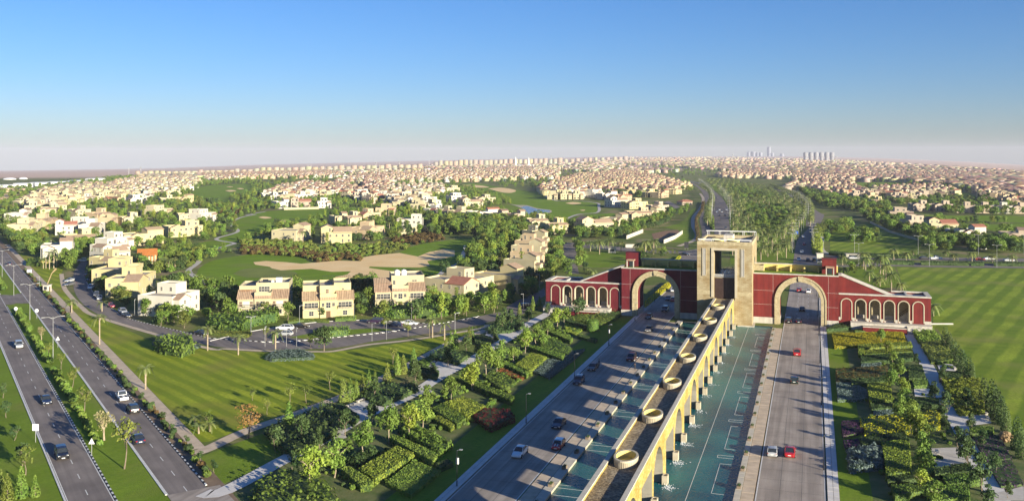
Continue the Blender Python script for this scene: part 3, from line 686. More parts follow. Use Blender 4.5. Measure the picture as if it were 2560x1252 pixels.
strip('path', -4.5, -2.1, .05, 'paving_tan', 18, 470)
strip('verge', -2.1, .6, .036, 'soil')
sheet('road', [ST(-3, -1.4), ST(-3, 7), ST(S0, 7), ST(S0, -1.4)], .055, 'road_gate')   # grey pad at the junction
mk = MB()
def dash(t, s0, s1, ln=2.6, gap=6.2):
    s = s0
    while s < s1:
        a, b_ = ST(s, t - .07), ST(s + ln, t + .07); q = [ST(s, t - .07), ST(s + ln, t - .07), ST(s + ln, t + .07), ST(s, t + .07)]
        mk.prism(q, .04, .052); s += ln + gap
dash(3.85, -3, S1); dash(17.7, S0, S1)
for t in (6.85, 14.6, 20.8): mk.prism([ST(S0, t - .08), ST(S1, t - .08), ST(S1, t + .08), ST(S0, t + .08)], .04, .052)
o = mk.build('lane_marking', 'paint'); o['kind'] = 'structure'
kb = MB()
def bw_kerb(pts, w=.28, h=.16, step=1.0, two=True):
    pts = resample(pts, step)
    for i in range(len(pts) - 1):
        kb.k = i % 2 if two else 0; ribbon_mb(kb, pts[i:i + 2], -w / 2, w / 2, .0, h)
for t, s0, s1 in ((.55, -2, 420), (14.25, S0, 218), (14.25, 251, 420), (7.15, -3, 217), (7.15, 252, 420), (21.15, S0, 330)):
    bw_kerb([ST(s0, t), ST(s1, t)], two=t in (.55, 14.25))
# ================================================================== VILLAGE ROADS, LAWNS, GOLF COURSE
def ML(*runs):
    out = []
    for fr, *pts in runs: out += QL(fr, pts)
    return out
up = ML(('n', (1390, 330), (1290, 380), (1190, 440), (1115, 560), (1105, 640), (1130, 760), (1220, 900), (1330, 1010), (1500, 1130), (1680, 1235)),
        ('o', (540, 812), (760, 862), (1200, 890)), ('j', (380, 857), (700, 850), (1100, 810), (1500, 775), (2000, 705), (2560, 600)), ('w', (1300, 95), (1650, 20)))
lo = ML(('n', (1330, 300), (1230, 360), (1080, 470), (1000, 570), (962, 640), (955, 780), (990, 920), (1100, 1060), (1250, 1160), (1420, 1255)),
        ('o', (540, 912), (960, 985), (1400, 1010)), ('j', (500, 935), (900, 928), (1200, 905), (1500, 850), (1900, 795), (2560, 690)), ('w', (1110, 235), (1500, 150), (1750, 60)))
vroad = smooth_line(up, 4) + smooth_line(lo, 4)[::-1]
sheet('road', vroad, .04, 'asphalt'); KEEP_OUT.append(up + lo[::-1])
svc = QL('j', [(-150, 850), (100, 790), (300, 745), (640, 695), (1000, 655), (1480, 635), (1700, 655), (2100, 680), (2350, 640), (2000, 705), (1500, 775), (1100, 812), (700, 850), (380, 860)])
sheet('road', svc, .045, 'asphalt'); KEEP_OUT.append(svc)
isl = QL('j', [(650, 815), (1000, 750), (1500, 722), (1700, 737), (1250, 790), (800, 830)]); sheet('median', isl, .1, 'lawn')
bw_kerb(smooth_line(up[5:-2], 4)); bw_kerb(smooth_line(QL('j', [(380, 862), (700, 853), (1100, 815), (1500, 778), (1780, 745)]), 4))
bw_kerb(smooth_line(QL('j', [(-140, 850), (100, 792), (300, 748), (640, 697), (1000, 657), (1480, 637)]), 4), two=False)
bw_kerb(QL('j', [(1650, 650), (1900, 662), (2100, 682), (2330, 645), (2560, 605)]))
lawn_l = [ST(s, -4.6) for s in (420, 300, 200, 100, 22)] + ML(('b', (0, 790), (300, 680), (640, 560), (1030, 420), (1380, 260), (1640, 120)), ('w', (1110, 270), (600, 400)), ('j', (1900, 850), (1400, 925), (1090, 955), (900, 960), (350, 960), (0, 940)),
          ('o', (640, 970), (300, 960), (0, 900)), ('n', (1420, 1275), (1060, 1090), (900, 920), (830, 830), (800, 640), (850, 540), (600, 500)))
sheet('lawn', lawn_l, .03, 'lawn_left'); KEEP_OUT.append(lawn_l)
KEEP_OUT.append(ML(('b', (-100, 900), (600, 650), (1700, 100), (2118, -100), (2118, 1252), (0, 1252))))
fp = ML(('n', (800, 650), (830, 810), (900, 920), (1060, 1080), (1300, 1220)), ('o', (640, 972), (960, 1000), (1400, 1025)), ('j', (500, 950), (900, 955), (1100, 950), (1450, 885), (1900, 835), (2560, 725)), ('w', (1110, 265)))
ribbon('path', smooth_line(fp, 4), -.9, .9, .055, 'paving_tan')
tp = ML(('b', (-110, 880), (0, 845), (300, 705), (640, 590), (1030, 445), (1380, 285), (1640, 155), (1850, 40)), ('w', (700, 480), (1110, 330)))
ribbon('path', smooth_line(tp, 4), -1.5, 1.5, .059, 'paving_tan')
sheet('lawn', ML(('b', (-105, 925), (420, 725), (640, 900), (60, 1140))), .026, 'lawn')
KEEP_OUT.append([ST(-40, 1), ST(30, -4), (-50, -60), (-58, -10), (-28, -10), (-28, -240)])
# golf course
def green(name, runs, m, z, ko=True, sm=True):
    p = ML(*runs)
    if sm: p = smooth_line(p + [p[0]], 4)[:-1]
    sheet(name, p, z, m)
    if ko: KEEP_OUT.append(p)
    return p
green('fairway', [('k', (-420, 1180), (-400, 1060), (-250, 980), (0, 935), (150, 925), (450, 940), (620, 955), (720, 1005), (1200, 985), (1560, 900), (1700, 840), (2000, 790), (2260, 765), (2330, 830), (2220, 930), (2190, 1010), (2000, 1100), (1860, 1190), (1300, 1280), (0, 1300), (-300, 1260))], 'fairway', .05)
green('bunker', [('k', (130, 1000), (250, 988), (450, 1000), (600, 1015), (750, 1002), (950, 985), (1180, 990), (1190, 955), (1330, 930), (1560, 910), (1740, 945), (1850, 900), (2000, 872), (2100, 885), (2100, 940), (1990, 965), (1830, 990), (1860, 1035), (1750, 1052), (1500, 1050), (1270, 1043), (1260, 1056), (1470, 1085), (1480, 1110), (1540, 1145), (1350, 1170), (1230, 1160), (940, 1162), (930, 1145), (1050, 1120), (1085, 1090), (900, 1095), (700, 1065), (400, 1080), (310, 1060), (290, 1045), (150, 1025))], 'sand', .10, sm=False)
green('putting_green', [('j', (90, 180), (200, 130), (450, 120), (700, 160), (720, 190), (600, 215), (250, 215))], 'green_putting', .09)
green('fairway', [('i', (1690, 625), (1870, 560), (1830, 500), (1900, 450), (2003, 425)), ('k', (60, 540), (300, 500), (700, 483), (920, 490), (940, 530), (720, 600), (560, 620), (420, 650), (220, 690), (180, 740), (0, 800)), ('i', (1880, 640), (1760, 640))], 'fairway', .05)
for b_ in ([(180, 562), (230, 552), (310, 565), (240, 575)], [(380, 600), (430, 586), (500, 592), (480, 612), (410, 618)]): green('bunker', [('k', *b_)], 'sand', .1, False)
green('fairway', [('i', (1460, 670), (1640, 635), (1790, 645), (1790, 680), (1620, 715), (1500, 690))], 'fairway', .05)
green('fairway', [('i', (1490, 255), (1600, 205), (1800, 190), (1950, 190), (1965, 250), (1850, 280), (1790, 310), (1830, 340), (1900, 360), (1750, 355), (1600, 325), (1500, 300))], 'fairway', .12)
for b_ in ([(1760, 240), (1810, 236), (1850, 243), (1800, 249)], [(1850, 224), (1880, 221), (1910, 226), (1880, 230)], [(1770, 211), (1800, 208), (1825, 211), (1800, 214)]): green('bunker', [('i', *b_)], 'sand', .2, False)
green('fairway', [('l', (160, 330), (300, 308), (450, 318), (740, 370), (950, 390), (1040, 430), (1150, 480), (1280, 480), (1500, 490), (1545, 540), (1530, 600), (1350, 612), (1230, 660), (1100, 645), (850, 622), (900, 592), (1060, 590), (900, 548), (700, 512), (600, 440), (300, 370))], 'fairway', .1)
green('fairway', [('l', (1240, 672), (1380, 622), (1520, 612), (1690, 600), (1700, 640), (1500, 690), (1260, 722))], 'fairway', .1)
green('fairway', [('l', (440, 570), (600, 520), (700, 520), (830, 560), (790, 590), (600, 600))], 'lawn', .1)
for b_ in ([(160, 327), (350, 324), (480, 345), (380, 350), (200, 340)], [(470, 360), (600, 350), (740, 375), (700, 400), (600, 395)], [(1225, 502), (1300, 490), (1385, 503), (1300, 514)], [(1365, 570), (1420, 567), (1400, 578)]): green('bunker', [('l', *b_)], 'sand', .2, False)
m = water_mat('water_lake', (.10, .14, .19), (.13, .18, .24), 0, 1)
green('lake', [('l', (790, 548), (850, 530), (950, 560), (1062, 570), (1065, 590), (900, 602), (830, 626), (715, 618), (820, 592), (842, 567))], 'water_lake', .18)
green('lake_shore', [('l', (680, 508), (760, 520), (850, 522), (960, 553), (1080, 568), (1075, 596), (900, 608), (835, 634), (690, 624), (690, 614), (800, 590), (820, 565), (760, 535))], 'stone_pale', .13)
cp = ML(('o', (850, 230), (740, 185), (620, 98), (470, 5)), ('i', (1490, 885), (1478, 860), (1555, 800), (1542, 760), (1600, 722), (1800, 665), (1828, 650), (1690, 618), (1862, 560), (1802, 500), (1880, 452), (2003, 427)), ('k', (60, 540), (250, 505)))
ribbon('cart_path', smooth_line(cp, 5), -1.3, 1.3, .12, 'paving')
ribbon('cart_path', smooth_line(ML(('p', (180, 735), (300, 665), (420, 565), (530, 530), (590, 470), (610, 410), (650, 340), (760, 280))), 5), -1.2, 1.2, .12, 'paving')
ribbon('cart_path', smooth_line(ML(('l', (1200, 672), (1350, 612), (1540, 592), (1552, 530), (1530, 500), (1300, 478), (1150, 480), (1045, 440), (1030, 400))), 5), -1.4, 1.4, .2, 'paving')
ribbon('cart_path', smooth_line(ML(('n', (350, 500), (600, 510), (870, 520))), 4), -.7, .7, .06, 'paving')
BANK = ML(('k', (-50, 800), (400, 790), (800, 830), (1450, 800), (1750, 760), (2250, 740), (2250, 790), (1700, 850), (1560, 910), (1200, 990), (720, 1010), (600, 955), (-100, 930))); KEEP_OUT.append(BANK)
KEEP_OUT.append([P(*q) for q in ((500, 690), (1070, 700), (1075, 752), (900, 764), (590, 764), (520, 730))])
# ================================================================== AVENUES BEYOND THE GATE
def road_edges(le, re, z=.05, name='road', m='asphalt', sm=4):
    a, b_ = (smooth_line(le, sm), smooth_line(re, sm)); p = a + b_[::-1]; sheet(name, p, z, m); KEEP_OUT.append(list(le) + list(re)[::-1]); return p
road_edges([(18.1, 150)] + ML(('t', (1765, 1180), (1795, 990), (1840, 900), (1975, 740), (1980, 600), (1970, 475), (1850, 400), (1700, 330), (1400, 200), (1000, 120))),
           [(29, 150)] + ML(('t', (2085, 1180), (2045, 1050), (2005, 920), (2070, 790), (2180, 600), (2130, 560), (2040, 500), (1920, 410), (1500, 225), (1040, 120))))
ra = road_edges(ML(('t', (520, 1050), (515, 800), (485, 620), (560, 480), (560, 400), (520, 280), (430, 190), (300, 120), (100, 90))), ML(('t', (640, 1050), (625, 760), (580, 620), (640, 480), (640, 380), (605, 290), (480, 200), (350, 130), (120, 88))))
road_edges(ML(('t', (690, 1050), (682, 790), (642, 600), (690, 460), (690, 380), (645, 290), (560, 210), (430, 150), (200, 95))), ML(('t', (905, 1050), (900, 790), (880, 620), (880, 500), (810, 380), (720, 290), (600, 200), (450, 140), (220, 92))))
sheet('road', [(-28.2, 40), (-17.6, 40)] + ML(('g', (1545, 405), (1545, 285), (1400, 312), (1385, 415))), .05, 'asphalt')
road_edges(ML(('l', (1240, 885), (1500, 905), (1800, 930), (2200, 965), (2500, 960))), ML(('l', (1230, 920), (1500, 945), (1800, 970), (2200, 990), (2500, 990))), .06)
road_edges(ML(('p', (1935, 255), (1900, 380), (1950, 640))), ML(('p', (2095, 255), (2090, 420), (2125, 650))), .055)
road_edges(ML(('p', (1120, 1130), (1300, 1010), (1560, 900), (1680, 830))), ML(('p', (1500, 1150), (1560, 1020), (1640, 960), (1690, 930))), .05)
road_edges(ML(('s', (560, 432), (1110, 408), (1500, 410), (2600, 421))), ML(('s', (560, 452), (1150, 442), (1500, 450), (2600, 463))), .06)
road_edges(ML(('s', (420, 300), (700, 325), (1400, 345), (2600, 362))), ML(('s', (420, 340), (700, 365), (1400, 378), (2600, 396))), .06)
road_edges(ML(('l', (2240, 480), (2350, 540), (2400, 580), (2330, 605))), ML(('l', (2180, 490), (2290, 545), (2300, 590), (2260, 605))), .06)
road_edges(ML(('i', (980, 415), (1060, 375), (1120, 330), (1080, 270))), ML(('i', (1020, 425), (1110, 380), (1150, 335), (1120, 270))), .07)
road_edges(ML(('k', (1080, 230), (1150, 320), (1250, 370), (1330, 400))), ML(('k', (1140, 225), (1230, 310), (1300, 355), (1380, 390))), .07)
ribbon('path', smooth_line(ML(('t', (490, 295), (530, 350), (525, 430), (480, 520), (405, 610), (400, 740), (455, 850), (410, 930), (200, 1010))), 5), -1.6, 1.6, .09, 'paving_tan')
ribbon('path', smooth_line(ML(('t', (2290, 660), (2260, 740), (2165, 850), (2135, 980), (2150, 1070), (2250, 1120))), 5), -1.7, 1.7, .09, 'paving')
green('lawn', [('t', (0, 755), (200, 700), (330, 610), (360, 520), (450, 470), (385, 600), (385, 760), (420, 870), (370, 960), (100, 960), (250, 850), (240, 800))], 'lawn', .043, sm=False)
green('lawn', [('s', (520, 30), (700, 10), (900, 0), (1150, 90), (1440, 190), (1400, 312), (800, 300), (480, 290), (480, 160))], 'lawn_right', .043, sm=False)
green('lawn', [('p', (1450, 1000), (1400, 980), (1400, 970))], 'lawn', .02, False, sm=False)
green('lawn', [('l', (1420, 960), (1790, 985), (1880, 1010), (1850, 1090), (1640, 1130), (1420, 1130))], 'lawn', .043, sm=False)
green('lawn', [('g', (1090, 400), (1390, 345), (1385, 412), (1090, 412))], 'lawn', .043, sm=False)
green('lawn', [('s', (560, 455), (1150, 446), (1230, 640), (1000, 680), (600, 560))], 'lawn', .041, False, sm=False)
green('fairway', [('m', (1830, 530), (2050, 533), (2600, 540), (2600, 585), (2100, 570), (1900, 560))], 'fairway', .1)
green('fairway', [('m', (2260, 603), (2600, 595), (2600, 655), (2330, 648))], 'fairway', .1)
green('fairway', [('m', (1300, 290), (1500, 286), (1720, 292), (1600, 320), (1330, 326))], 'fairway', .2)
green('fairway', [('m', (2050, 362), (2150, 370), (2240, 410), (2150, 425), (2060, 400))], 'fairway', .2)
# palm grove floor
green('grove_floor', [('t', (900, 1250), (900, 800), (880, 620), (890, 520), (800, 330), (600, 180), (900, 130), (1400, 240), (1800, 400), (1960, 500), (1960, 720), (1800, 900), (1755, 1250))], 'lawn', .03, False, sm=False)
# big lawn right of the garden
lawn_r = ML(('s', (1175, 448), (1700, 456), (2700, 468))) + [P(2720, 800), P(2720, 1300), P(2620, 1300)] + ML(('e', (1500, 1252), (1385, 1140), (1300, 800), (1130, 640), (1090, 560), (1050, 400), (900, 260), (740, 45)), ('s', (1560, 1060), (1540, 820), (1250, 690)))
sheet('lawn', lawn_r, .03, 'lawn_right'); KEEP_OUT.append(lawn_r)
sheet('lawn', [(31.0, YN), (36.0, YN), (36.0, -9), (31.0, -9)], .04, 'lawn'); sheet('lawn', [(-30.0, YN), (-30, -5), (-37.5, -5), (-37.5, YN)], .04, 'lawn')
sheet('lawn', [(36.0, YN), (54.0, YN), (54.0, -9), (36.0, -9)], .035, 'bed_ground'); sheet('lawn', [(56.8, YN), (64, YN), (64, 6), (56.8, 6)], .035, 'bed_ground')
KEEP_OUT.append([(30, YN), (66, YN), (66, 10), (30, 10)])
sheet('garden_bed', ML(('b', (190, 1210), (640, 900), (1560, 430), (2118, 100), (2118, -160))) + [(-37.5, -5), (-37.5, YN), (-62, YN)], .02, 'bed_ground')
# garden walks
ribbon('path', smooth_line(ML(('b', (-40, 1190), (130, 1175), (640, 905), (930, 760), (1200, 600), (1560, 440), (1800, 290), (2110, 120)), ('w', (1200, 545), (1400, 430), (1660, 250), (1900, 120))), 4), -1.7, 1.7, .10, 'path_white')
ribbon('path', [(55.0, YN), (55.0, -120), (55.0, -60), (55.0, -2.9)], -1.65, 1.65, .10, 'path_white')
def plaza(fr, pts, m='path_white'): sheet('plaza', QL(fr, pts), .11, m)
plaza('b', [(1060, 520), (1230, 465), (1330, 520), (1250, 610), (1180, 595)]); plaza('b', [(940, 735), (1040, 700), (1080, 760), (1000, 790)], 'paving')
plaza('b', [(1640, 430), (1720, 380), (1800, 440), (1740, 480)], 'paving'); plaza('b', [(1690, 215), (1790, 165), (1930, 195), (1790, 280)])
plaza('w', [(1080, 400), (1180, 345), (1510, 355), (1300, 470)])
plaza('e', [(620, 462), (830, 455), (860, 560), (790, 560), (780, 535), (630, 530)]); plaza('e', [(780, 300), (890, 305), (935, 355), (800, 350)]); plaza('e', [(940, 650), (1115, 632), (1160, 715), (990, 735)])
plaza('e', [(740, 890), (920, 882), (1010, 1010), (770, 1020)], 'paving'); plaza('e', [(1130, 1215), (1385, 1150), (1385, 1252), (1130, 1252)], 'paving')
o = kb.build('kerb', ['paint', 'black_paint']); o['kind'] = 'structure'
# ================================================================== HEDGES, BEDS
NB = [0]
def bed(fr, pts, h, leaf, label, cat='hedge', name=None, dens=24, lsize=.30, rough=.06, zq=None, core='leaf_dark', group=None):
    pts = QL(fr, pts, h * .9 if zq is None else zq); n = len(pts)
    ar = sum(pts[i][0] * pts[(i + 1) % n][1] - pts[(i + 1) % n][0] * pts[i][1] for i in range(n))
    if ar < 0: pts = pts[::-1]; ar = -ar
    c = (sum(p[0] for p in pts) / n, sum(p[1] for p in pts) / n)
    r = random.Random(NB[0]); NB[0] += 1
    L_ = [(p[0] - c[0], p[1] - c[1]) for p in pts]
    root = MB().prism([(p[0] * .97, p[1] * .97) for p in L_], 0, h * .92).build(name or cat.replace(' ', '_'), core, tri=True); root.location = (*c, .02)
    tag(root, label, cat, group)
    xs = [p[0] for p in L_]; ys = [p[1] for p in L_]
    pr = [math.dist(L_[i], L_[(i + 1) % n]) for i in range(n)]; tot = sum(pr)
    area = ar / 2; nt_ = int(area * dens); ns = int(tot * h * dens)
    def samp(rr):
        if rr.random() < nt_ / (nt_ + ns + 1e-6):
            for _ in range(60):
                x, y = rr.uniform(min(xs), max(xs)), rr.uniform(min(ys), max(ys))
                if inpoly(x, y, L_): break
            nz = noise.noise((x * .9 + c[0], y * .9 + c[1], 0)) * rough * 2.2
            return (x, y, h + nz + rr.uniform(-.5, .5) * rough), (0, 0, 1)
        k = rr.uniform(0, tot); i = 0
        while k > pr[i] and i < n - 1: k -= pr[i]; i += 1
        a, b_ = L_[i], L_[(i + 1) % n]; t = min(k / max(pr[i], .01), 1); d = (b_[0] - a[0], b_[1] - a[1]); l = math.hypot(*d) + 1e-9
        return (a[0] + d[0] * t + rr.gauss(0, rough * .4), a[1] + d[1] * t + rr.gauss(0, rough * .4), rr.uniform(0, h)), (d[1] / l, -d[0] / l, .3)
    V, F = leaf_cloud(min(nt_ + ns, 12000), samp, lsize, r)
    obj('foliage', np_mesh('foliage', V, F, [leaf]), root)
    return root
B = bed
# garden right of the road, from the gate towards the camera
B('e', [(55, 92), (545, 76), (568, 150), (75, 185)], .8, 'leaf_yellow', 'bright yellow flower bed right in front of the right gate wing', 'flower bed', dens=26)
B('e', [(235, 170), (600, 150), (612, 175), (275, 195)], 1.0, 'leaf_lime', 'lime clipped hedge behind the lime square, nearest the yellow bed by the gate')
B('e', [(235, 172), (272, 190), (280, 232), (240, 238)], 1.0, 'leaf_lime', 'short lime hedge end beside the grass strip near the gate')
B('e', [(280, 210), (605, 195), (615, 215), (280, 238)], 1.0, 'leaf_lime', 'lime hedge row in front of the low planting near the gate')
B('e', [(255, 245), (610, 225), (622, 262), (258, 290)], 1.0, 'leaf_dark', 'dark hedge row below the lime hedge rows near the gate')
B('e', [(262, 297), (395, 290), (395, 318), (258, 325)], .5, 'leaf_grey', 'low grey herb strip before the brown hedge', 'flower bed')
B('e', [(85, 340), (430, 318), (440, 390), (190, 402), (190, 418), (90, 420)], 1.0, 'leaf_brown', 'wide brownish bed of low shrubs beside the grass strip', 'flower bed', rough=.3)
B('e', [(190, 405), (440, 395), (440, 420), (190, 440)], 1.1, 'leaf_dark', 'dark hedge just in front of the brownish shrub bed')
B('e', [(585, 312), (675, 308), (705, 400), (590, 405)], 1.1, 'leaf_dark', 'dark square hedge beside the white path, before the bench corner')
B('e', [(85, 424), (180, 422), (300, 480), (300, 548), (98, 555)], .6, 'leaf_grey', 'silver blue ground cover bed beside the right grass strip', 'flower bed')
B('e', [(300, 436), (462, 430), (470, 555), (318, 562)], 1.5, 'leaf_lime', 'bright lime square hedge with a hollow centre')
B('e', [(322, 575), (470, 565), (475, 605), (330, 615)], 1.0, 'leaf_dark', 'dark hedge at the front foot of the lime square hedge')
B('e', [(615, 418), (715, 410), (715, 450), (625, 455)], .9, 'leaf_mid', 'low green hedge behind the pale bench square')
B('e', [(635, 535), (795, 540), (795, 585), (650, 585)], 1.2, 'leaf_dark', 'dark clipped hedge in front of the pale bench square')
B('e', [(345, 630), (480, 615), (480, 650), (350, 658)], .7, 'leaf_grey', 'grey green bush strip before the big yellow bed', 'flower bed')
B('e', [(250, 680), (560, 648), (800, 622), (800, 735), (560, 770), (285, 798), (285, 740), (255, 740)], .8, 'leaf_yellow', 'large golden yellow bed in the middle of the right garden', 'flower bed', dens=16, rough=.25)
B('e', [(250, 812), (560, 775), (580, 825), (255, 862)], 1.0, 'leaf_dark', 'dark hedge along the front of the golden bed')
B('e', [(120, 700), (245, 690), (275, 765), (200, 790), (130, 800)], .6, 'leaf_purple', 'purple flower patch left of the golden bed', 'flower bed')
B('e', [(135, 830), (240, 820), (250, 870), (150, 885)], .6, 'leaf_purple', 'small purple flower patch nearer the camera', 'flower bed')
B('e', [(170, 890), (395, 868), (405, 1000), (180, 1030)], 1.0, 'leaf_grey', 'rounded blue green shrubs beside the right grass strip', 'flower bed', rough=.5, lsize=.55)
B('e', [(400, 848), (585, 825), (600, 930), (420, 945)], 1.5, 'leaf_lime', 'lime block hedge with a dark hollow, far half')
B('e', [(420, 950), (600, 935), (600, 1050), (432, 1065)], 1.4, 'leaf_lime', 'lime block hedge, near half below the hollow one')
B('e', [(435, 1075), (690, 1050), (700, 1090), (445, 1120)], 1.0, 'leaf_dark', 'dark hedge in front of the near lime block')
B('e', [(465, 1145), (690, 1120), (695, 1180), (490, 1220)], 1.2, 'leaf_mid', 'rough mid green hedge at the lower right garden')
B('e', [(760, 1020), (865, 1010), (870, 1060), (770, 1068)], 1.2, 'leaf_dark', 'left one of two dark hedge blocks below the tan plaza')
B('e', [(880, 1000), (1015, 985), (1020, 1045), (880, 1060)], 1.2, 'leaf_dark', 'right one of two dark hedge blocks below the tan plaza')
B('e', [(820, 1075), (1080, 1055), (1100, 1105), (850, 1140)], 1.1, 'leaf_mid', 'long light hedge below the two dark hedge blocks')
B('e', [(720, 1150), (1000, 1140), (1010, 1230), (740, 1252)], 1.0, 'leaf_mid', 'broad hedge bed at the bottom edge of the garden')
B('e', [(600, 30), (740, 45), (810, 130), (660, 150)], .9, 'leaf_mid', 'green shrub bed right of the path by the gate', 'flower bed', rough=.5, lsize=.5)
B('e', [(670, 155), (815, 135), (870, 205), (705, 225)], .9, 'leaf_olive', 'olive shrub bed right of the path, second from the gate', 'flower bed', rough=.4)
B('e', [(710, 230), (870, 210), (880, 275), (745, 292)], .8, 'leaf_olive', 'yellowish shrub bed before the upper bench corner', 'flower bed', rough=.4)
B('e', [(795, 365), (950, 355), (960, 400), (800, 405)], 1.2, 'leaf_dark', 'dark hedge below the upper bench corner')
B('e', [(820, 412), (1075, 405), (1110, 625), (940, 638), (880, 540)], 1.0, 'leaf_lime', 'large lime yellow shrub bed right of the path', 'flower bed', rough=.45, lsize=.5)
B('e', [(1010, 745), (1170, 735), (1175, 778), (1010, 785)], 1.1, 'leaf_mid', 'green hedge below the lower bench corner')
B('e', [(1030, 800), (1220, 790), (1300, 960), (1120, 970)], .6, 'leaf_purple', 'dark purple bed right of the path', 'flower bed', dens=10)
B('e', [(1120, 975), (1300, 965), (1385, 1135), (1225, 1150)], .5, 'leaf_purple', 'near black purple bed at the lower right', 'flower bed', dens=8)
B('h', [(785, 985), (1000, 965), (1005, 925), (890, 930)], 1.0, 'leaf_dark', 'dark shrubs at the foot of the right gate block', 'flower bed', rough=.4)
B('h', [(1035, 955), (1280, 955), (1280, 940), (1035, 938)], .5, 'leaf_mid', 'planter hedge on the ramp of the right wing', zq=2.0)
# garden left of the road
B('b', [(1175, 1000), (1468, 826), (1605, 885), (1300, 1080)], 1.4, 'leaf_lime', 'lime clipped hedge block with two slots near the camera')
B('b', [(1035, 1000), (1100, 985), (1290, 1095), (1260, 1130), (1190, 1130)], 1.2, 'leaf_mid', 'mid green hedge bar left of the slotted lime block')
B('b', [(1385, 1105), (1600, 935), (1815, 1015), (1580, 1205)], .7, 'leaf_mid', 'big bright green ground cover bed by the left road', 'flower bed', core='leaf_mid')
B('b', [(1390, 745), (1450, 735), (1790, 885), (1750, 945)], 1.3, 'leaf_mid', 'long clipped hedge bar behind the slotted lime block')
B('b', [(1500, 700), (1600, 650), (1900, 810), (1800, 870)], 1.0, 'leaf_mid', 'loose green shrub bed behind the long hedge bar', 'flower bed', rough=.5, lsize=.5)
B('b', [(1770, 960), (1860, 925), (1910, 950), (1800, 1000)], .9, 'leaf_dark', 'small dark hedge patch at the end of the long bar')
B('b', [(1735, 600), (1800, 585), (1930, 645), (1890, 685)], 1.0, 'leaf_lime', 'short lime hedge bar behind the loose shrub bed')
B('b', [(1745, 530), (1830, 490), (2010, 600), (1940, 655)], 1.2, 'leaf_mid', 'wide hedge bar left of the slotted lime bed farther up')
B('b', [(1830, 490), (1990, 440), (2160, 510), (2020, 600)], 1.3, 'leaf_lime', 'lime slotted hedge block beside the dark red bush')
B('b', [(2070, 590), (2150, 530), (2345, 540), (2390, 600), (2200, 680)], 1.2, 'leaf_red', 'dark red maroon shrub bed beside the left road', 'flower bed', rough=.4)
B('w', [(1480, 775), (1680, 622), (1880, 672), (1660, 862)], 1.3, 'leaf_lime', 'bright lime rectangular hedge beside the silver blue bed')
B('w', [(1710, 860), (1900, 690), (2060, 725), (2180, 600), (2370, 570), (2200, 720), (1910, 945)], .6, 'leaf_grey', 'silver blue ground cover beside the left road', 'flower bed')
B('w', [(1310, 755), (1400, 745), (1655, 865), (1620, 910)], 1.1, 'leaf_mid', 'hedge bar in front of the bright lime rectangle')
B('w', [(1230, 850), (1310, 815), (1590, 935), (1545, 965)], .5, 'leaf_rust', 'rust red flower strip in the left garden', 'flower bed')
B('w', [(1060, 910), (1250, 870), (1500, 985), (1320, 1100)], .7, 'leaf_mid', 'dotted green flower bed below the rust red strip', 'flower bed', rough=.3)
B('w', [(690, 935), (790, 915), (1460, 1185), (1420, 1235)], 1.3, 'leaf_mid', 'longest clipped hedge bar across the left garden')
B('w', [(1640, 545), (1720, 530), (2110, 640), (2080, 705)], 1.2, 'leaf_mid', 'long hedge bar behind the bright lime rectangle')
B('w', [(1810, 470), (1960, 430), (2200, 560), (2150, 640), (1800, 560)], .9, 'leaf_mid', 'loose green planting between two hedge bars', 'flower bed', rough=.45)
B('w', [(1890, 345), (1960, 335), (2210, 435), (2180, 470)], 1.1, 'leaf_mid', 'hedge bar with a rust bed at its foot')
B('w', [(2110, 225), (2385, 290), (2240, 392), (2120, 330)], .5, 'leaf_lime', 'flat lime lawn panel framed by hedges', 'flower bed', core='leaf_mid')
B('w', [(2100, 205), (2160, 195), (2400, 275), (2380, 300)], 1.1, 'leaf_dark', 'dark hedge bar behind the flat lime panel')
B('w', [(2280, 410), (2330, 385), (2530, 450), (2500, 475)], .8, 'leaf_dark', 'low dark hedge below the round topiary')
B('g', [(400, 890), (570, 840), (850, 880), (700, 940)], .9, 'leaf_olive', 'olive bed in front of the left gate wing', 'flower bed', rough=.4)
B('g', [(610, 800), (760, 820), (880, 800), (870, 860), (790, 900), (600, 840)], 1.0, 'leaf_dark', 'dark shrubs at the foot of the left gate wing', 'flower bed', rough=.5)
B('b', [(450, 690), (640, 620), (960, 490), (1030, 600), (1010, 700), (760, 850), (600, 850), (520, 780)], 1.2, 'leaf_dark', 'large dark shrub mass left of the white garden path', 'flower bed', rough=1.0, lsize=.7, dens=7)
B('b', [(960, 500), (1040, 490), (1180, 590), (1130, 640)], 1.2, 'leaf_dark', 'dark clipped hedge at the edge of the white plaza')
B('b', [(1200, 420), (1400, 350), (1600, 330), (1640, 370), (1500, 430), (1370, 490), (1300, 470)], 1.1, 'leaf_dark', 'dark shrub mass between the cone trees and the path', 'flower bed', rough=.9, lsize=.65, dens=7)
B('b', [(370, 1130), (640, 1000), (900, 1100), (1000, 1230), (900, 1290), (400, 1290)], 1.2, 'leaf_mid', 'bushy green mass at the bottom of the left garden', 'flower bed', rough=1.0, lsize=.65, dens=7)
B('b', [(1080, 920), (1180, 870), (1290, 830), (1330, 870), (1180, 960)], .9, 'leaf_dark', 'dark shrubs behind the slotted lime block', 'flower bed', rough=.6, lsize=.5)
B('b', [(1620, 200), (1680, 190), (1800, 240), (1780, 280)], 1.2, 'leaf_dark', 'dark hedge beside the far white plaza')
B('w', [(380, 640), (560, 560), (700, 600), (880, 640), (740, 750), (480, 680)], 1.0, 'leaf_dark', 'dark shrub mass behind the bench plaza', 'flower bed', rough=.9, lsize=.6, dens=7)
B('w', [(1100, 320), (1300, 230), (1560, 210), (1590, 280), (1400, 340), (1150, 350)], 1.0, 'leaf_dark', 'dark shrub mass at the far end of the garden path', 'flower bed', rough=.9, lsize=.6, dens=7)
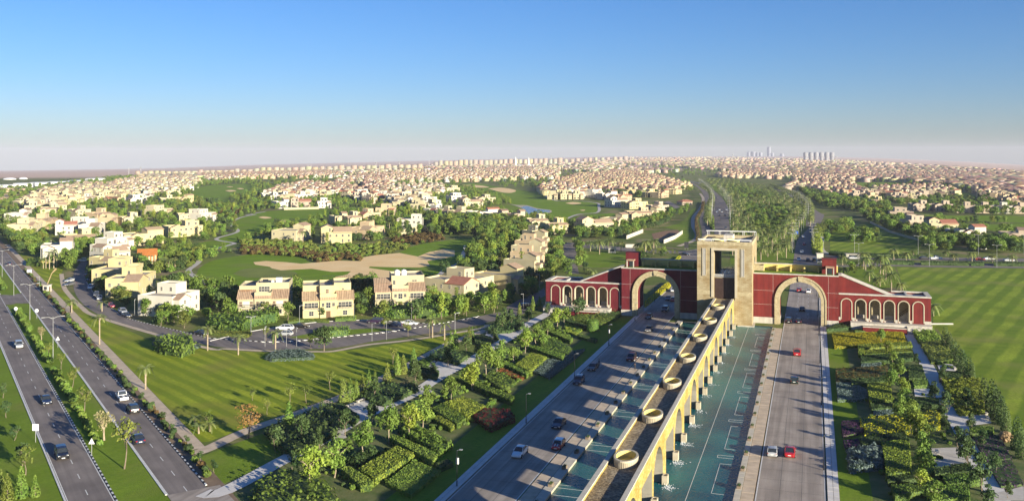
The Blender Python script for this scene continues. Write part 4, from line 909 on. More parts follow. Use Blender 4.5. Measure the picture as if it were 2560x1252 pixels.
B('w', [(215, 730), (380, 665), (440, 690), (330, 790)], .9, 'leaf_mid', 'green ground cover left of the bench plaza', 'flower bed')
B('w', [(200, 790), (300, 780), (490, 860), (470, 930), (280, 880)], 1.2, 'leaf_dark', 'dark clipped hedge in front of the bench plaza')
B('w', [(950, 390), (1080, 400), (1170, 420), (1150, 520), (960, 480)], 1.1, 'leaf_dark', 'dark square hedge near the three far cone trees')
# lawn borders and village hedges
B('o', [(0, 930), (150, 1000), (400, 1040), (640, 960), (600, 940), (400, 1000), (160, 960), (20, 890)], .6, 'leaf_grey', 'pale grey clipped border around the bamboo clump', 'hedge')
B('o', [(40, 890), (200, 820), (480, 830), (540, 930), (400, 985), (160, 950)], 3.0, 'leaf_mid', 'tall green clump of bushes at the lawn corner by the village road', 'bush', rough=.8, lsize=.7, dens=5)
B('o', [(1480, 1105), (1600, 1030), (1900, 1000), (2110, 1060), (2110, 1110), (1560, 1135)], .8, 'leaf_grey', 'broad silver grey bush on the lawn edge by the road', 'bush', rough=.5)
B('o', [(700, 790), (860, 800), (1250, 830), (1300, 790), (1290, 770), (760, 770)], .8, 'leaf_olive', 'yellow green flowering border at the village road bend', 'flower bed')
B('o', [(740, 740), (980, 770), (1180, 790), (1300, 720), (1640, 650), (1640, 590), (1290, 640), (960, 650), (740, 690)], 3.3, 'leaf_mid', 'tall leafy hedge in front of the first roadside villa', rough=1.1, lsize=.8, dens=4, zq=0)
B('j', [(640, 660), (800, 640), (1050, 655), (1050, 640), (790, 625), (640, 645)], .6, 'leaf_olive', 'low yellow border along the kerb by the middle villa', 'flower bed')
B('j', [(1110, 630), (1320, 620), (1320, 595), (1110, 605)], 1.0, 'leaf_mid', 'garden hedge right below the middle roadside villa')
B('j', [(1510, 610), (1700, 625), (2120, 620), (2360, 570), (2350, 540), (2100, 570), (1520, 570)], 3.0, 'leaf_mid', 'tall hedge in front of the third roadside villa', rough=.9, lsize=.8, dens=4, zq=0)
B('j', [(990, 760), (1240, 740), (1240, 710), (1000, 715)], 2.0, 'leaf_mid', 'shrub cluster on the grass island of the service road', 'bush', rough=.7, lsize=.6, dens=6)
B('p', [(1060, 890), (1270, 900), (1270, 960), (1080, 950)], 2.2, 'leaf_mid', 'garden hedge below the cream row houses by the gate', rough=.7, lsize=.7, dens=5)
B('n', [(350, 500), (520, 505), (520, 450), (370, 450)], 2.0, 'leaf_mid', 'hedge left of the white villa by the palms', rough=.4, lsize=.6, dens=6)
B('n', [(740, 510), (880, 510), (900, 455), (750, 450)], 2.0, 'leaf_mid', 'hedge right of the white villa by the palms', rough=.4, lsize=.6, dens=6)
for fr, a, b_, lab in (('s', (1115, 395), (1355, 400), 'first'), ('s', (1430, 400), (1930, 408), 'second'), ('s', (1950, 408), (2085, 410), 'third'), ('s', (2190, 408), (2560, 414), 'fourth')):
    B(fr, [a, b_, (b_[0], b_[1] - 14), (a[0], a[1] - 14)], 1.6, 'leaf_dark', f'dark hedge on the cross road median, {lab} from the gate', lsize=.6, dens=5)
B('s', [(470, 300), (640, 318), (1400, 340), (1400, 325), (700, 300), (480, 280)], 1.5, 'leaf_dark', 'long dark hedge along the cross road below the striped lawn', lsize=.7, dens=4)
B('s', [(310, 260), (380, 285), (390, 180), (350, 100), (300, 150)], 3.0, 'leaf_lime', 'yellow green roadside shrubs beside the right avenue', 'bush', rough=1.2, lsize=.9, dens=3, core='leaf_olive')
B('s', [(300, 100), (420, 90), (470, 10), (340, 10)], 3.0, 'leaf_olive', 'olive roadside shrubs farther up the right avenue', 'bush', rough=1.2, lsize=.9, dens=3)
B('t', [(440, 900), (480, 880), (470, 760), (440, 640), (530, 500), (545, 400), (520, 400), (505, 500), (430, 620), (430, 760), (450, 860)], 1.5, 'leaf_brown', 'dark border shrubs along the curved walk', 'bush', rough=.6, lsize=.8, dens=3)
B('t', [(610, 700), (680, 790), (670, 600), (640, 560), (585, 600)], 1.2, 'leaf_mid', 'planting on the avenue median', 'bush', rough=.6, lsize=.8, dens=3)
B('g', [(1340, 405), (1400, 350), (1385, 345), (1320, 400)], .9, 'leaf_yellow', 'yellow flower strip on the far traffic corner', 'flower bed', lsize=.6, dens=6)
B('g', [(1090, 780), (1310, 600), (1300, 570), (1250, 600), (1090, 740)], .9, 'leaf_yellow', 'yellow and green border seen through the left arch', 'flower bed', lsize=.6, dens=6)
# shrubs of the strip between the dual road and the tan path, and of the medians
rk = random.Random(11)
def blob_mesh(name, leaf, r=1.0, n=140, sz=.5, flat=.8, seed=1):
    rr = random.Random(seed); 
    def f(q):
        v = Vector((q.gauss(0, 1), q.gauss(0, 1), q.gauss(0, 1))); v.normalize(); k = .75 + .35 * abs(noise.noise(v * 2.2 + Vector((seed, 0, 0)))) 
        return (v.x * r * k, v.y * r * k, r * flat + v.z * r * flat * k), tuple(v)
    V, F = leaf_cloud(n, f, sz, rr); return np_mesh(name, V, F, [leaf])
bush_me = {l: [blob_mesh('shrub', l, 1.0, 150, .55, .75, i + 3) for i in range(2)] for l in ('leaf_mid', 'leaf_dark', 'leaf_olive', 'leaf_brown', 'leaf_lime', 'leaf_grey', 'leaf_red')}
core_me = MB().lathe([(.01, .0), (.55, .1), (.8, .6), (.6, 1.1), (.01, 1.3)], 8).mesh('shrub_core', 'leaf_dark')
def shrub(x, y, r, leaf, label, group, i=0, name='shrub'):
    o = obj(name, core_me, None, (x, y, .03), rk.random() * 6, (r * .9, r * .9, r)); tag(o, label, 'shrub', group)
    obj('foliage', bush_me[leaf][i % 2], o); return o
s = 1.0
while s < 330:
    lf = rk.choice(['leaf_dark', 'leaf_dark', 'leaf_brown', 'leaf_mid']); cn = {'leaf_dark': 'dark', 'leaf_brown': 'brownish', 'leaf_mid': 'green'}[lf]; shrub(*ST(s + rk.random(), rk.uniform(-1.6, -.3)), rk.uniform(.45, .95), lf, f'{cn} round shrub in the {"near" if s < 90 else "middle" if s < 200 else "far"} part of the strip beside the tan path', f'{cn} shrubs between the dual road and the tan path', int(s)); s += rk.uniform(2.2, 3.6)
for s0, s1 in ((30, 60), (66, 100), (110, 150), (160, 205), (262, 300)):
    s = s0
    while s < s1:
        shrub(*ST(s, 12.2 + rk.uniform(-.4, .4)), rk.uniform(.7, 1.3), 'leaf_mid', f'low green shrub on the dual road median, {["near camera", "second", "third", "fourth", "beyond the gap"][[30, 66, 110, 160, 262].index(s0)]} clump', 'shrubs on the dual road median', int(s)); s += rk.uniform(1.6, 2.4)
# ================================================================== HOUSES
WALLC = {'cream': ((.40, .345, .205), (.45, .40, .26)), 'yellow': ((.43, .36, .18), (.47, .405, .23)), 'white': ((.47, .44, .36), (.52, .49, .42)), 'peach': ((.40, .30, .18), (.44, .345, .22)), 'pink': ((.37, .295, .215), (.43, .35, .265))}
for k, (a, b_) in WALLC.items(): mat('wall_' + k, a, b_, .25, .85, rnd=.05)
def tilemat(name, c1, c2):
    m = mat(name, c1, c2, 1.2, .8, rnd=.08); t = m.node_tree; N = t.nodes; L = t.links
    wv = N.new('ShaderNodeTexWave'); wv.inputs['Scale'].default_value = .55; wv.inputs['Distortion'].default_value = .4; tc = N.new('ShaderNodeTexCoord'); L.new(tc.outputs['Object'], wv.inputs[0])
    bp = N.new('ShaderNodeBump'); bp.inputs['Strength'].default_value = .9; bp.inputs['Distance'].default_value = .12; L.new(wv.outputs[1], bp.inputs['Height']); L.new(bp.outputs[0], N['Principled BSDF'].inputs['Normal'])
tilemat('tile_terracotta', (.30, .20, .135), (.39, .28, .19)); tilemat('tile_red', (.30, .115, .075), (.38, .17, .11)); tilemat('tile_brown', (.19, .125, .095), (.27, .185, .14)); tilemat('tile_tan', (.33, .235, .145), (.42, .31, .20))
mat('roof_flat', (.34, .30, .25), (.44, .39, .32), .5, .9, rnd=.1); mat('wood_orange', (.42, .14, .03), (.52, .20, .05), .8, .7); mat('shutter', (.10, .055, .03), (.14, .08, .04), 2, .6)
def in_box(x, y, z, b): return b[0] - .01 < x < b[1] + .01 and b[2] - .01 < y < b[3] + .01 and b[4] - .01 < z < b[5] + .01
def house_geo(boxes, seed=0, wscale=1.0):
    """boxes: (x0,x1,y0,y1,z0,z1,roof); roof: flat, gx, gy, shed (rises to the back), shedl. Facade looks to -y. Returns wall, roofs, flat roof and window places"""
    r = random.Random(seed); wm = MB(); fm = MB(); roofs = []; wins = []
    for bi, (x0, x1, y0, y1, z0, z1, rf) in enumerate(boxes):
        e = .002 * bi
        x0 -= e; x1 += e; y0 -= e; y1 += e
        if rf == 'flat':
            wm.box(x0, x1, y0, y1, z0, z1)
            for a in ((x0, x1, y0, y0 + .22), (x0, x1, y1 - .22, y1), (x0, x0 + .22, y0 + .22, y1 - .22), (x1 - .22, x1, y0 + .22, y1 - .22)): wm.box(*a, z1, z1 + .7)
            fm.box(x0 + .23, x1 - .23, y0 + .23, y1 - .23, z1, z1 + .04)
        else:
            o = .35; R_ = MB(); t = .2
            if rf == 'gx':
                h = min(y1 - y0, 9) * .2; ym = (y0 + y1) / 2
                wm.box(x0, x1, y0, y1, z0, z1); wm.add([(x0, y0, z1), (x0, y1, z1), (x0, ym, z1 + h), (x1, y0, z1), (x1, y1, z1), (x1, ym, z1 + h)], [(0, 2, 1), (3, 4, 5), (0, 3, 5, 2), (1, 2, 5, 4)])
                for s, ya in ((1, y0 - o), (-1, y1 + o)):
                    za = z1 - o * .52; R_.add([(x0 - o, ya, za), (x1 + o, ya, za), (x1 + o, ym, z1 + h), (x0 - o, ym, z1 + h), (x0 - o, ya, za + t), (x1 + o, ya, za + t), (x1 + o, ym, z1 + h + t), (x0 - o, ym, z1 + h + t)], [(0, 3, 2, 1), (4, 5, 6, 7), (0, 1, 5, 4), (1, 2, 6, 5), (2, 3, 7, 6), (3, 0, 4, 7)] if s > 0 else [(0, 1, 2, 3), (7, 6, 5, 4), (4, 5, 1, 0), (5, 6, 2, 1), (6, 7, 3, 2), (7, 4, 0, 3)])
            elif rf == 'gy':
                h = min(x1 - x0, 9) * .22; xm = (x0 + x1) / 2
                wm.box(x0, x1, y0, y1, z0, z1); wm.add([(x0, y0, z1), (x1, y0, z1), (xm, y0, z1 + h), (x0, y1, z1), (x1, y1, z1), (xm, y1, z1 + h)], [(0, 1, 2), (3, 5, 4), (0, 2, 5, 3), (1, 4, 5, 2)])
                for s, xa in ((1, x0 - o), (-1, x1 + o)):
                    za = z1 - o * .52; R_.add([(xa, y0 - o, za), (xa, y1 + o, za), (xm, y1 + o, z1 + h), (xm, y0 - o, z1 + h), (xa, y0 - o, za + t), (xa, y1 + o, za + t), (xm, y1 + o, z1 + h + t), (xm, y0 - o, z1 + h + t)], [(0, 1, 2, 3), (7, 6, 5, 4), (4, 5, 1, 0), (5, 6, 2, 1), (6, 7, 3, 2), (7, 4, 0, 3)] if s > 0 else [(0, 3, 2, 1), (4, 5, 6, 7), (0, 1, 5, 4), (1, 2, 6, 5), (2, 3, 7, 6), (3, 0, 4, 7)])
            elif rf == 'hip':
                wm.box(x0, x1, y0, y1, z0, z1); h = min(x1 - x0, y1 - y0) * .24; w = min(x1 - x0, y1 - y0) / 2; a, b_, c, d = x0 - o, x1 + o, y0 - o, y1 + o
                p = [(a, c, z1), (b_, c, z1), (b_, d, z1), (a, d, z1)]; q = [(a + w, c + w, z1 + h), (b_ - w, c + w, z1 + h), (b_ - w, d - w, z1 + h), (a + w, d - w, z1 + h)]
                R_.add(p + q + [(v[0], v[1], v[2] - .2) for v in p], [(0, 1, 5, 4), (1, 2, 6, 5), (2, 3, 7, 6), (3, 0, 4, 7), (4, 5, 6, 7), (8, 9, 1, 0), (9, 10, 2, 1), (10, 11, 3, 2), (11, 8, 0, 3)])
            else:                                                  # shed, rising to the back
                h = (y1 - y0) * .55
                wm.box(x0, x1, y0, y1, z0, z1); wm.add([(x0, y0, z1), (x0, y1, z1), (x0, y1, z1 + h), (x1, y0, z1), (x1, y1, z1), (x1, y1, z1 + h)], [(0, 2, 1), (3, 4, 5), (1, 2, 5, 4)])
                R_.add([(x0 - .1, y0 - o, z1 - o * .55), (x1 + .1, y0 - o, z1 - o * .55), (x1 + .1, y1, z1 + h), (x0 - .1, y1, z1 + h)] + [(x0 - .1, y0 - o, z1 - o * .55 + t), (x1 + .1, y0 - o, z1 - o * .55 + t), (x1 + .1, y1, z1 + h + t), (x0 - .1, y1, z1 + h + t)], [(0, 3, 2, 1), (4, 5, 6, 7), (0, 1, 5, 4), (1, 2, 6, 5), (2, 3, 7, 6), (3, 0, 4, 7)])
            roofs.append(R_)
        nf = max(1, int((z1 - z0) / 3.0))
        for face, (ux, uy), (ox, oy), ln in (('f', (1, 0), (x0, y0), x1 - x0), ('r', (0, 1), (x1, y0), y1 - y0), ('l', (0, -1), (x0, y1), y1 - y0)):
            nw = max(1, int(ln / 3.1)) if ln > 2 else 0
            for fl in range(nf):
                zc = z0 + 1.65 + fl * 3.05
                if zc + .9 > z1: continue
                for i in range(nw):
                    if r.random() < (.16 if face == 'f' else .4): continue
                    u = (i + .5) * ln / nw; x, y = ox + ux * u, oy + uy * u; nx, ny = uy, -ux
                    if any(in_box(x + nx * .3, y + ny * .3, zc, c) for j, c in enumerate(boxes) if j != bi): continue
                    w = r.choice((.9, 1.2, 1.6)) if face == 'f' else r.choice((.8, 1.0)); hh = 2.2 if (fl == 0 and r.random() < .3) else 1.4
                    wins.append((x, y, zc, math.atan2(uy, ux), w * wscale, hh))
    return wm, roofs, fm, wins
win_frame = MB().box(-.5, -.44, -.09, .0, -.5, .5).box(.44, .5, -.09, .0, -.5, .5).box(-.44, .44, -.09, 0, .45, .5).box(-.44, .44, -.09, 0, -.5, -.45).box(-.02, .02, -.07, 0, -.45, .45).box(-.44, -.02, -.07, 0, -.02, .02).box(.02, .44, -.07, 0, -.02, .02).mesh('window', 'coping')
win_pane = MB().box(-.44, .44, -.03, .002, -.45, .45).mesh('pane', 'glass')
def house(name, label, boxes, wall, tile, loc, rz, group=None, seed=0, hero=True, cat='house', extra=None):
    wm, roofs, fm, wins = house_geo(boxes, seed)
    e = empty(name, (loc[0], loc[1], terr(*loc[:2])), rz, label, cat, group)
    wm.build('wall', 'wall_' + wall, e)
    for R_ in roofs: R_.build('roof', tile, e)
    if fm.v: fm.build('flat_roof', 'roof_flat', e)
    if hero:
        for (x, y, z, a, w, h) in wins:
            f = obj('window', win_frame, e, (x, y, z), a, (w, 1, h)); obj('pane', win_pane, f)
    elif wins:
        mb = MB(); 
        for (x, y, z, a, w, h) in wins:
            c, s = math.cos(a), math.sin(a); nx, ny = s, -c
            vs = []
            for dz in (-h / 2, h / 2):
                for du, dn in ((-w / 2, .06), (w / 2, .06), (w / 2, -.02), (-w / 2, -.02)): vs.append((x + c * du + nx * dn, y + s * du + ny * dn, z + dz))
            mb.add(vs, [(0, 1, 5, 4), (1, 2, 6, 5), (3, 0, 4, 7), (4, 5, 6, 7)])
        q = mb.build('window', 'glass', e); q['kind'] = 'stuff'
    if extra: extra(e)
    return e
def villa_boxes(W, D, seed, st=None):
    r = random.Random(seed); st = r.randrange(6) if st is None else st
    if st == 0: return [(0, W, 0, D, 0, 6.3, 'flat'), (W * .55, W * .95, D * .35, D * .9, 6.3, 9.3, 'flat'), (0.4, W * .42, -2.4, 0, 0, 6.0, 'gy')]
    if st == 1: return [(0, W * .6, 0, D, 0, 6.3, 'flat'), (W * .6, W, D * .1, D * .55, 0, 8.8, 'gx'), (W * .6, W, D * .55, D, 0, 6.2, 'flat'), (W * .08, W * .44, -2.4, 0, 0, 5.6, 'gy')]
    if st == 2: return [(0, W, 0, D, 0, 6.3, 'flat'), (0, W * .38, D * .2, D * .8, 6.3, 9.4, 'gy'), (W * .4, W, 0, D * .35, 6.35, 6.5, 'shed')]
    if st == 3: return [(0, W * .45, 0, D * .45, 0, 6.0, 'gy'), (0, W * .45, D * .45, D, 0, 6.6, 'flat'), (W * .45, W, 1.2, D, 0, 6.2, 'flat'), (W * .5, W * .8, D * .4, D * .85, 6.2, 9.4, 'flat'), (W, W + 2.5, 2, D * .7, 0, 3.2, 'flat')]
    if st == 4: return [(0, W, 0, D * .4, 0, 6.0, 'gx'), (0, W, D * .4, D, 0, 6.6, 'flat'), (W * .65, W * .98, D * .45, D * .9, 6.6, 9.6, 'flat'), (W * .05, W * .42, -2.2, 0, 0, 5.4, 'gy')]
    return [(0, W, 0, D, 0, 6.4, 'flat'), (W * .25, W * .75, D * .3, D, 6.4, 9.4, 'flat'), (0, W * .3, -1.8, 0, 0, 6.0, 'flat'), (W * .7, W, -1.8, 0, 0, 5.4, 'shed')]
HFOOT = []
def front(fr, a, b_): p, q = Q(fr, *a), Q(fr, *b_); return p, q, math.dist(p, q), math.atan2(q[1] - p[1], q[0] - p[0])
def foot(p, ang, W, D, m=1.0):
    c, s = math.cos(ang), math.sin(ang); f = lambda x, y: (p[0] + c * x - s * y, p[1] + s * x + c * y)
    HFOOT.append([f(-m, -m - 2), f(W + m, -m - 2), f(W + m, D + m), f(-m, D + m)])
# --- the three villas on the service road
def hero_villa(fr, a, b_, wall, tile, label, v):
    p, q, W, ang = front(fr, a, b_); D = 16; foot(p, ang, W, D)
    s3 = 3.6
    bx = [(0, W * .335, 0, D, 0, 6.0, 'none'), (W * .335, W * .665, -.5, D, 0, 7.2, 'none'), (W * .665, W, 0, D, 0, 6.0, 'none')]
    up = {0: [(0, W * .335, s3, D, 6.0, 9.0, 'flat'), (W * .335, W, s3 + .3, D, 7.2, 9.9, 'flat')], 1: [(0, W * .335, s3, D, 6.0, 9.6, 'flat'), (W * .335, W * .62, 1.6, D, 7.2, 9.7, 'flat'), (W * .62, W * .96, s3, D, 6.0, 10.2, 'flat')],
          2: [(0, W * .335, s3, D, 6.0, 8.6, 'shed2'), (W * .335, W, s3, D, 7.2, 10.2, 'flat')]}[v]
    e = empty('villa', (*p, 0), ang, label, 'house', 'three storey villas on the service road')
    wm = MB()
    for i, (x0, x1, y0, y1, z0, z1, rf) in enumerate(bx): wm.box(x0, x1, y0, y1, z0, z1)
    for (x0, x1, y0, y1, z0, z1, rf) in up:
        wm.box(x0 + .01, x1 - .01, y0, y1 - .01, z0 + .002, z1)
        if rf == 'flat':
            for A_ in ((x0, x1, y0, y0 + .25), (x0, x1, y1 - .25, y1), (x0, x0 + .25, y0 + .25, y1 - .25), (x1 - .25, x1, y0 + .25, y1 - .25)): wm.box(*A_, z1, z1 + .8)
            MB().box(x0 + .26, x1 - .26, y0 + .26, y1 - .26, z1 + .002, z1 + .05).build('flat_roof', 'roof_flat', e)
        else: MB().add([(x0 - .3, y0 - .5, z1 - .2), (x1, y0 - .5, z1 - .2), (x1, y0 + 3, z1 + 1.3), (x0 - .3, y0 + 3, z1 + 1.3), (x0 - .3, y1, z1 + .1), (x1, y1, z1 + .1)], [(0, 1, 2, 3), (3, 2, 5, 4)]).build('roof', tile, e)
    # balcony parapet of the middle bay
    xm0, xm1 = W * .335, W * .665
    wm.box(xm0, xm1, -.5, -.28, 7.202, 8.0); wm.box(xm0, xm0 + .2, -.28, s3, 7.202, 8.0); wm.box(xm1 - .2, xm1, -.28, s3, 7.202, 8.0)
    wm.build('wall', 'wall_' + wall, e)
    for x0, x1 in ((-.25, W * .335), (W * .665, W + .25)):
        R_ = MB(); R_.add([(x0, -.55, 5.75), (x1, -.55, 5.75), (x1, s3, 8.25), (x0, s3, 8.25), (x0, -.55, 5.95), (x1, -.55, 5.95), (x1, s3, 8.45), (x0, s3, 8.45)], [(0, 3, 2, 1), (4, 5, 6, 7), (0, 1, 5, 4), (1, 2, 6, 5), (2, 3, 7, 6), (3, 0, 4, 7)])
        f = R_.build('roof', tile, e); rib_ = MB(); n = int((x1 - x0) / .42)
        for i in range(n + 1):
            x = x0 + .03 + i * (x1 - x0 - .06) / n; rib_.bar((x, -.56, 5.98), (x, s3, 8.48), .085, 5)
        q_ = rib_.build('roof_tile', tile, f); q_['kind'] = 'stuff'
    f = MB().add([(xm0, -1.2, 6.1), (xm1, -1.2, 6.1), (xm1, -.5, 6.75), (xm0, -.5, 6.75), (xm0, -1.2, 6.25), (xm1, -1.2, 6.25), (xm1, -.5, 6.9), (xm0, -.5, 6.9)], [(0, 3, 2, 1), (4, 5, 6, 7), (0, 1, 5, 4), (1, 2, 6, 5), (2, 3, 7, 6), (3, 0, 4, 7)]).build('roof', tile, e)
    def W_(x, y, z, w, h, a=0, shut=False):
        o = obj('window', win_frame, e, (x, y, z), a, (w, 1, h)); obj('pane', win_pane if not shut else shut_pane, o)
    for xa, xb in ((0, W * .335), (W * .665, W)):
        xc, wd = (xa + xb) / 2, xb - xa
        if v == 0:
            W_(xc - wd * .32, -.01, 4.1, .95, 1.9, 0, True); W_(xc + wd * .32, -.01, 4.1, .95, 1.9, 0, True); q_ = MB().box(xc - wd * .2, xc + wd * .2, -.06, -.004, 3.2, 5.0).build('blank_panel', 'wall_white', e)
        else:
            for i in range(4): W_(xa + wd * (.2 + .2 * i), -.01, 4.2, wd * .19, 1.9)
        bl = MB().box(xa + .3, xb - .3, -.62, -.56, 3.0, 3.06).box(xa + .3, xb - .3, -.62, -.56, 3.9, 3.98)
        for i in range(11): x = xa + .3 + i * (xb - xa - .6) / 10; bl.box(x - .03, x + .03, -.61, -.57, 3.06, 3.9)
        bl.build('balcony_railing', 'black_metal', e); MB().box(xa + .2, xb - .2, -.7, -.004, 2.8, 3.0).build('balcony_slab', 'wall_white', e)
        W_(xc, -.01, 1.5, 1.6, 1.6)
    xc = (xm0 + xm1) / 2
    for dx in (-1.7, 1.7): W_(xc + dx, -.51, 4.4, .9, 1.2, 0, v == 0)
    W_(xc, -.51, 4.2, 1.6, 1.9); MB().box(xc - .7, xc + .7, -.58, -.504, 0, 2.3).build('door', 'shutter', e)
    if v == 0:
        for i in range(4): W_(xc - 1.35 + .9 * i, s3 + .29, 8.5, .85, 1.9)
        pg = MB(); 
        for i in range(9): pg.box(.6 + i * .42, .72 + i * .42, 2.2, s3 - .01, 8.3, 8.4)
        pg.build('pergola', 'wood_orange', e)
    elif v == 1: W_(xc - .3, 1.59, 8.6, 1.0, 1.5, 0, True); W_(W * .8, s3 - .01, 8.9, .6, .6)
    else: W_(xm0 + 1, s3 - .01, 8.5, .9, 1.5); W_(W * .8, s3 - .01, 9.0, 1.9, .5)
    for y in (2.5, 5.5, 8.5):
        for z in (1.6, 4.4): W_(W + .01, y, z, 1.0, 1.4, R(90)); W_(-.01, y, z, 1.0, 1.4, R(-90))
    zt = up[-1][5] + .06
    if v != 1:
        t = MB()
        if v == 0: t.box(W * .72, W * .84, 6, 7.6, zt + .5, zt + 2.0); t.box(W * .73, W * .75, 6.1, 6.3, zt, zt + .5); t.box(W * .81, W * .83, 7.2, 7.4, zt, zt + .5); t.lathe([(.01, 0), (.55, 0), (.55, 1.1), (.01, 1.3)], 12, (W * .65, 6, zt))
        else:
            for x in (W * .46, W * .60): t.lathe([(.01, 0), (.95, 0), (.95, 2.1), (.01, 2.5)], 14, (x, 7, zt))
        t.build('water_tank', 'white_metal', e)
    if v == 0: MB().add([(W * .45, 5, zt + .2), (W * .56, 5, zt + .2), (W * .56, 6.8, zt + 1.5), (W * .45, 6.8, zt + 1.5), (W * .45, 5.1, zt), (W * .56, 5.1, zt), (W * .56, 6.9, zt), (W * .45, 6.9, zt)], [(0, 1, 2, 3), (4, 5, 1, 0), (5, 6, 2, 1), (7, 4, 0, 3), (6, 7, 3, 2)]).build('solar_panel', 'glass', e)
    rl = MB()
    for i in range(16): x = W * .4 + i * W * .58 / 15; rl.box(x - .03, x + .03, D - .2, D - .14, zt + .7, zt + 1.5)
    rl.box(W * .4, W * .98, D - .21, D - .13, zt + 1.5, zt + 1.58); rl.build('roof_railing', 'black_metal', e)
shut_pane = MB().box(-.44, .44, -.04, .002, -.45, .45).mesh('pane', 'shutter')
hero_villa('z', (594, 791), (720, 788), 'cream', 'tile_terracotta', 'cream villa with brown shutters and white roof tank, leftmost on the service road', 0)
hero_villa('z', (757, 796), (884, 791), 'yellow', 'tile_tan', 'yellow villa with long window rows, middle one on the service road', 1)
hero_villa('z', (938, 771), (1063, 767), 'cream', 'tile_terracotta', 'cream villa with two round white roof tanks behind a tall hedge', 2)
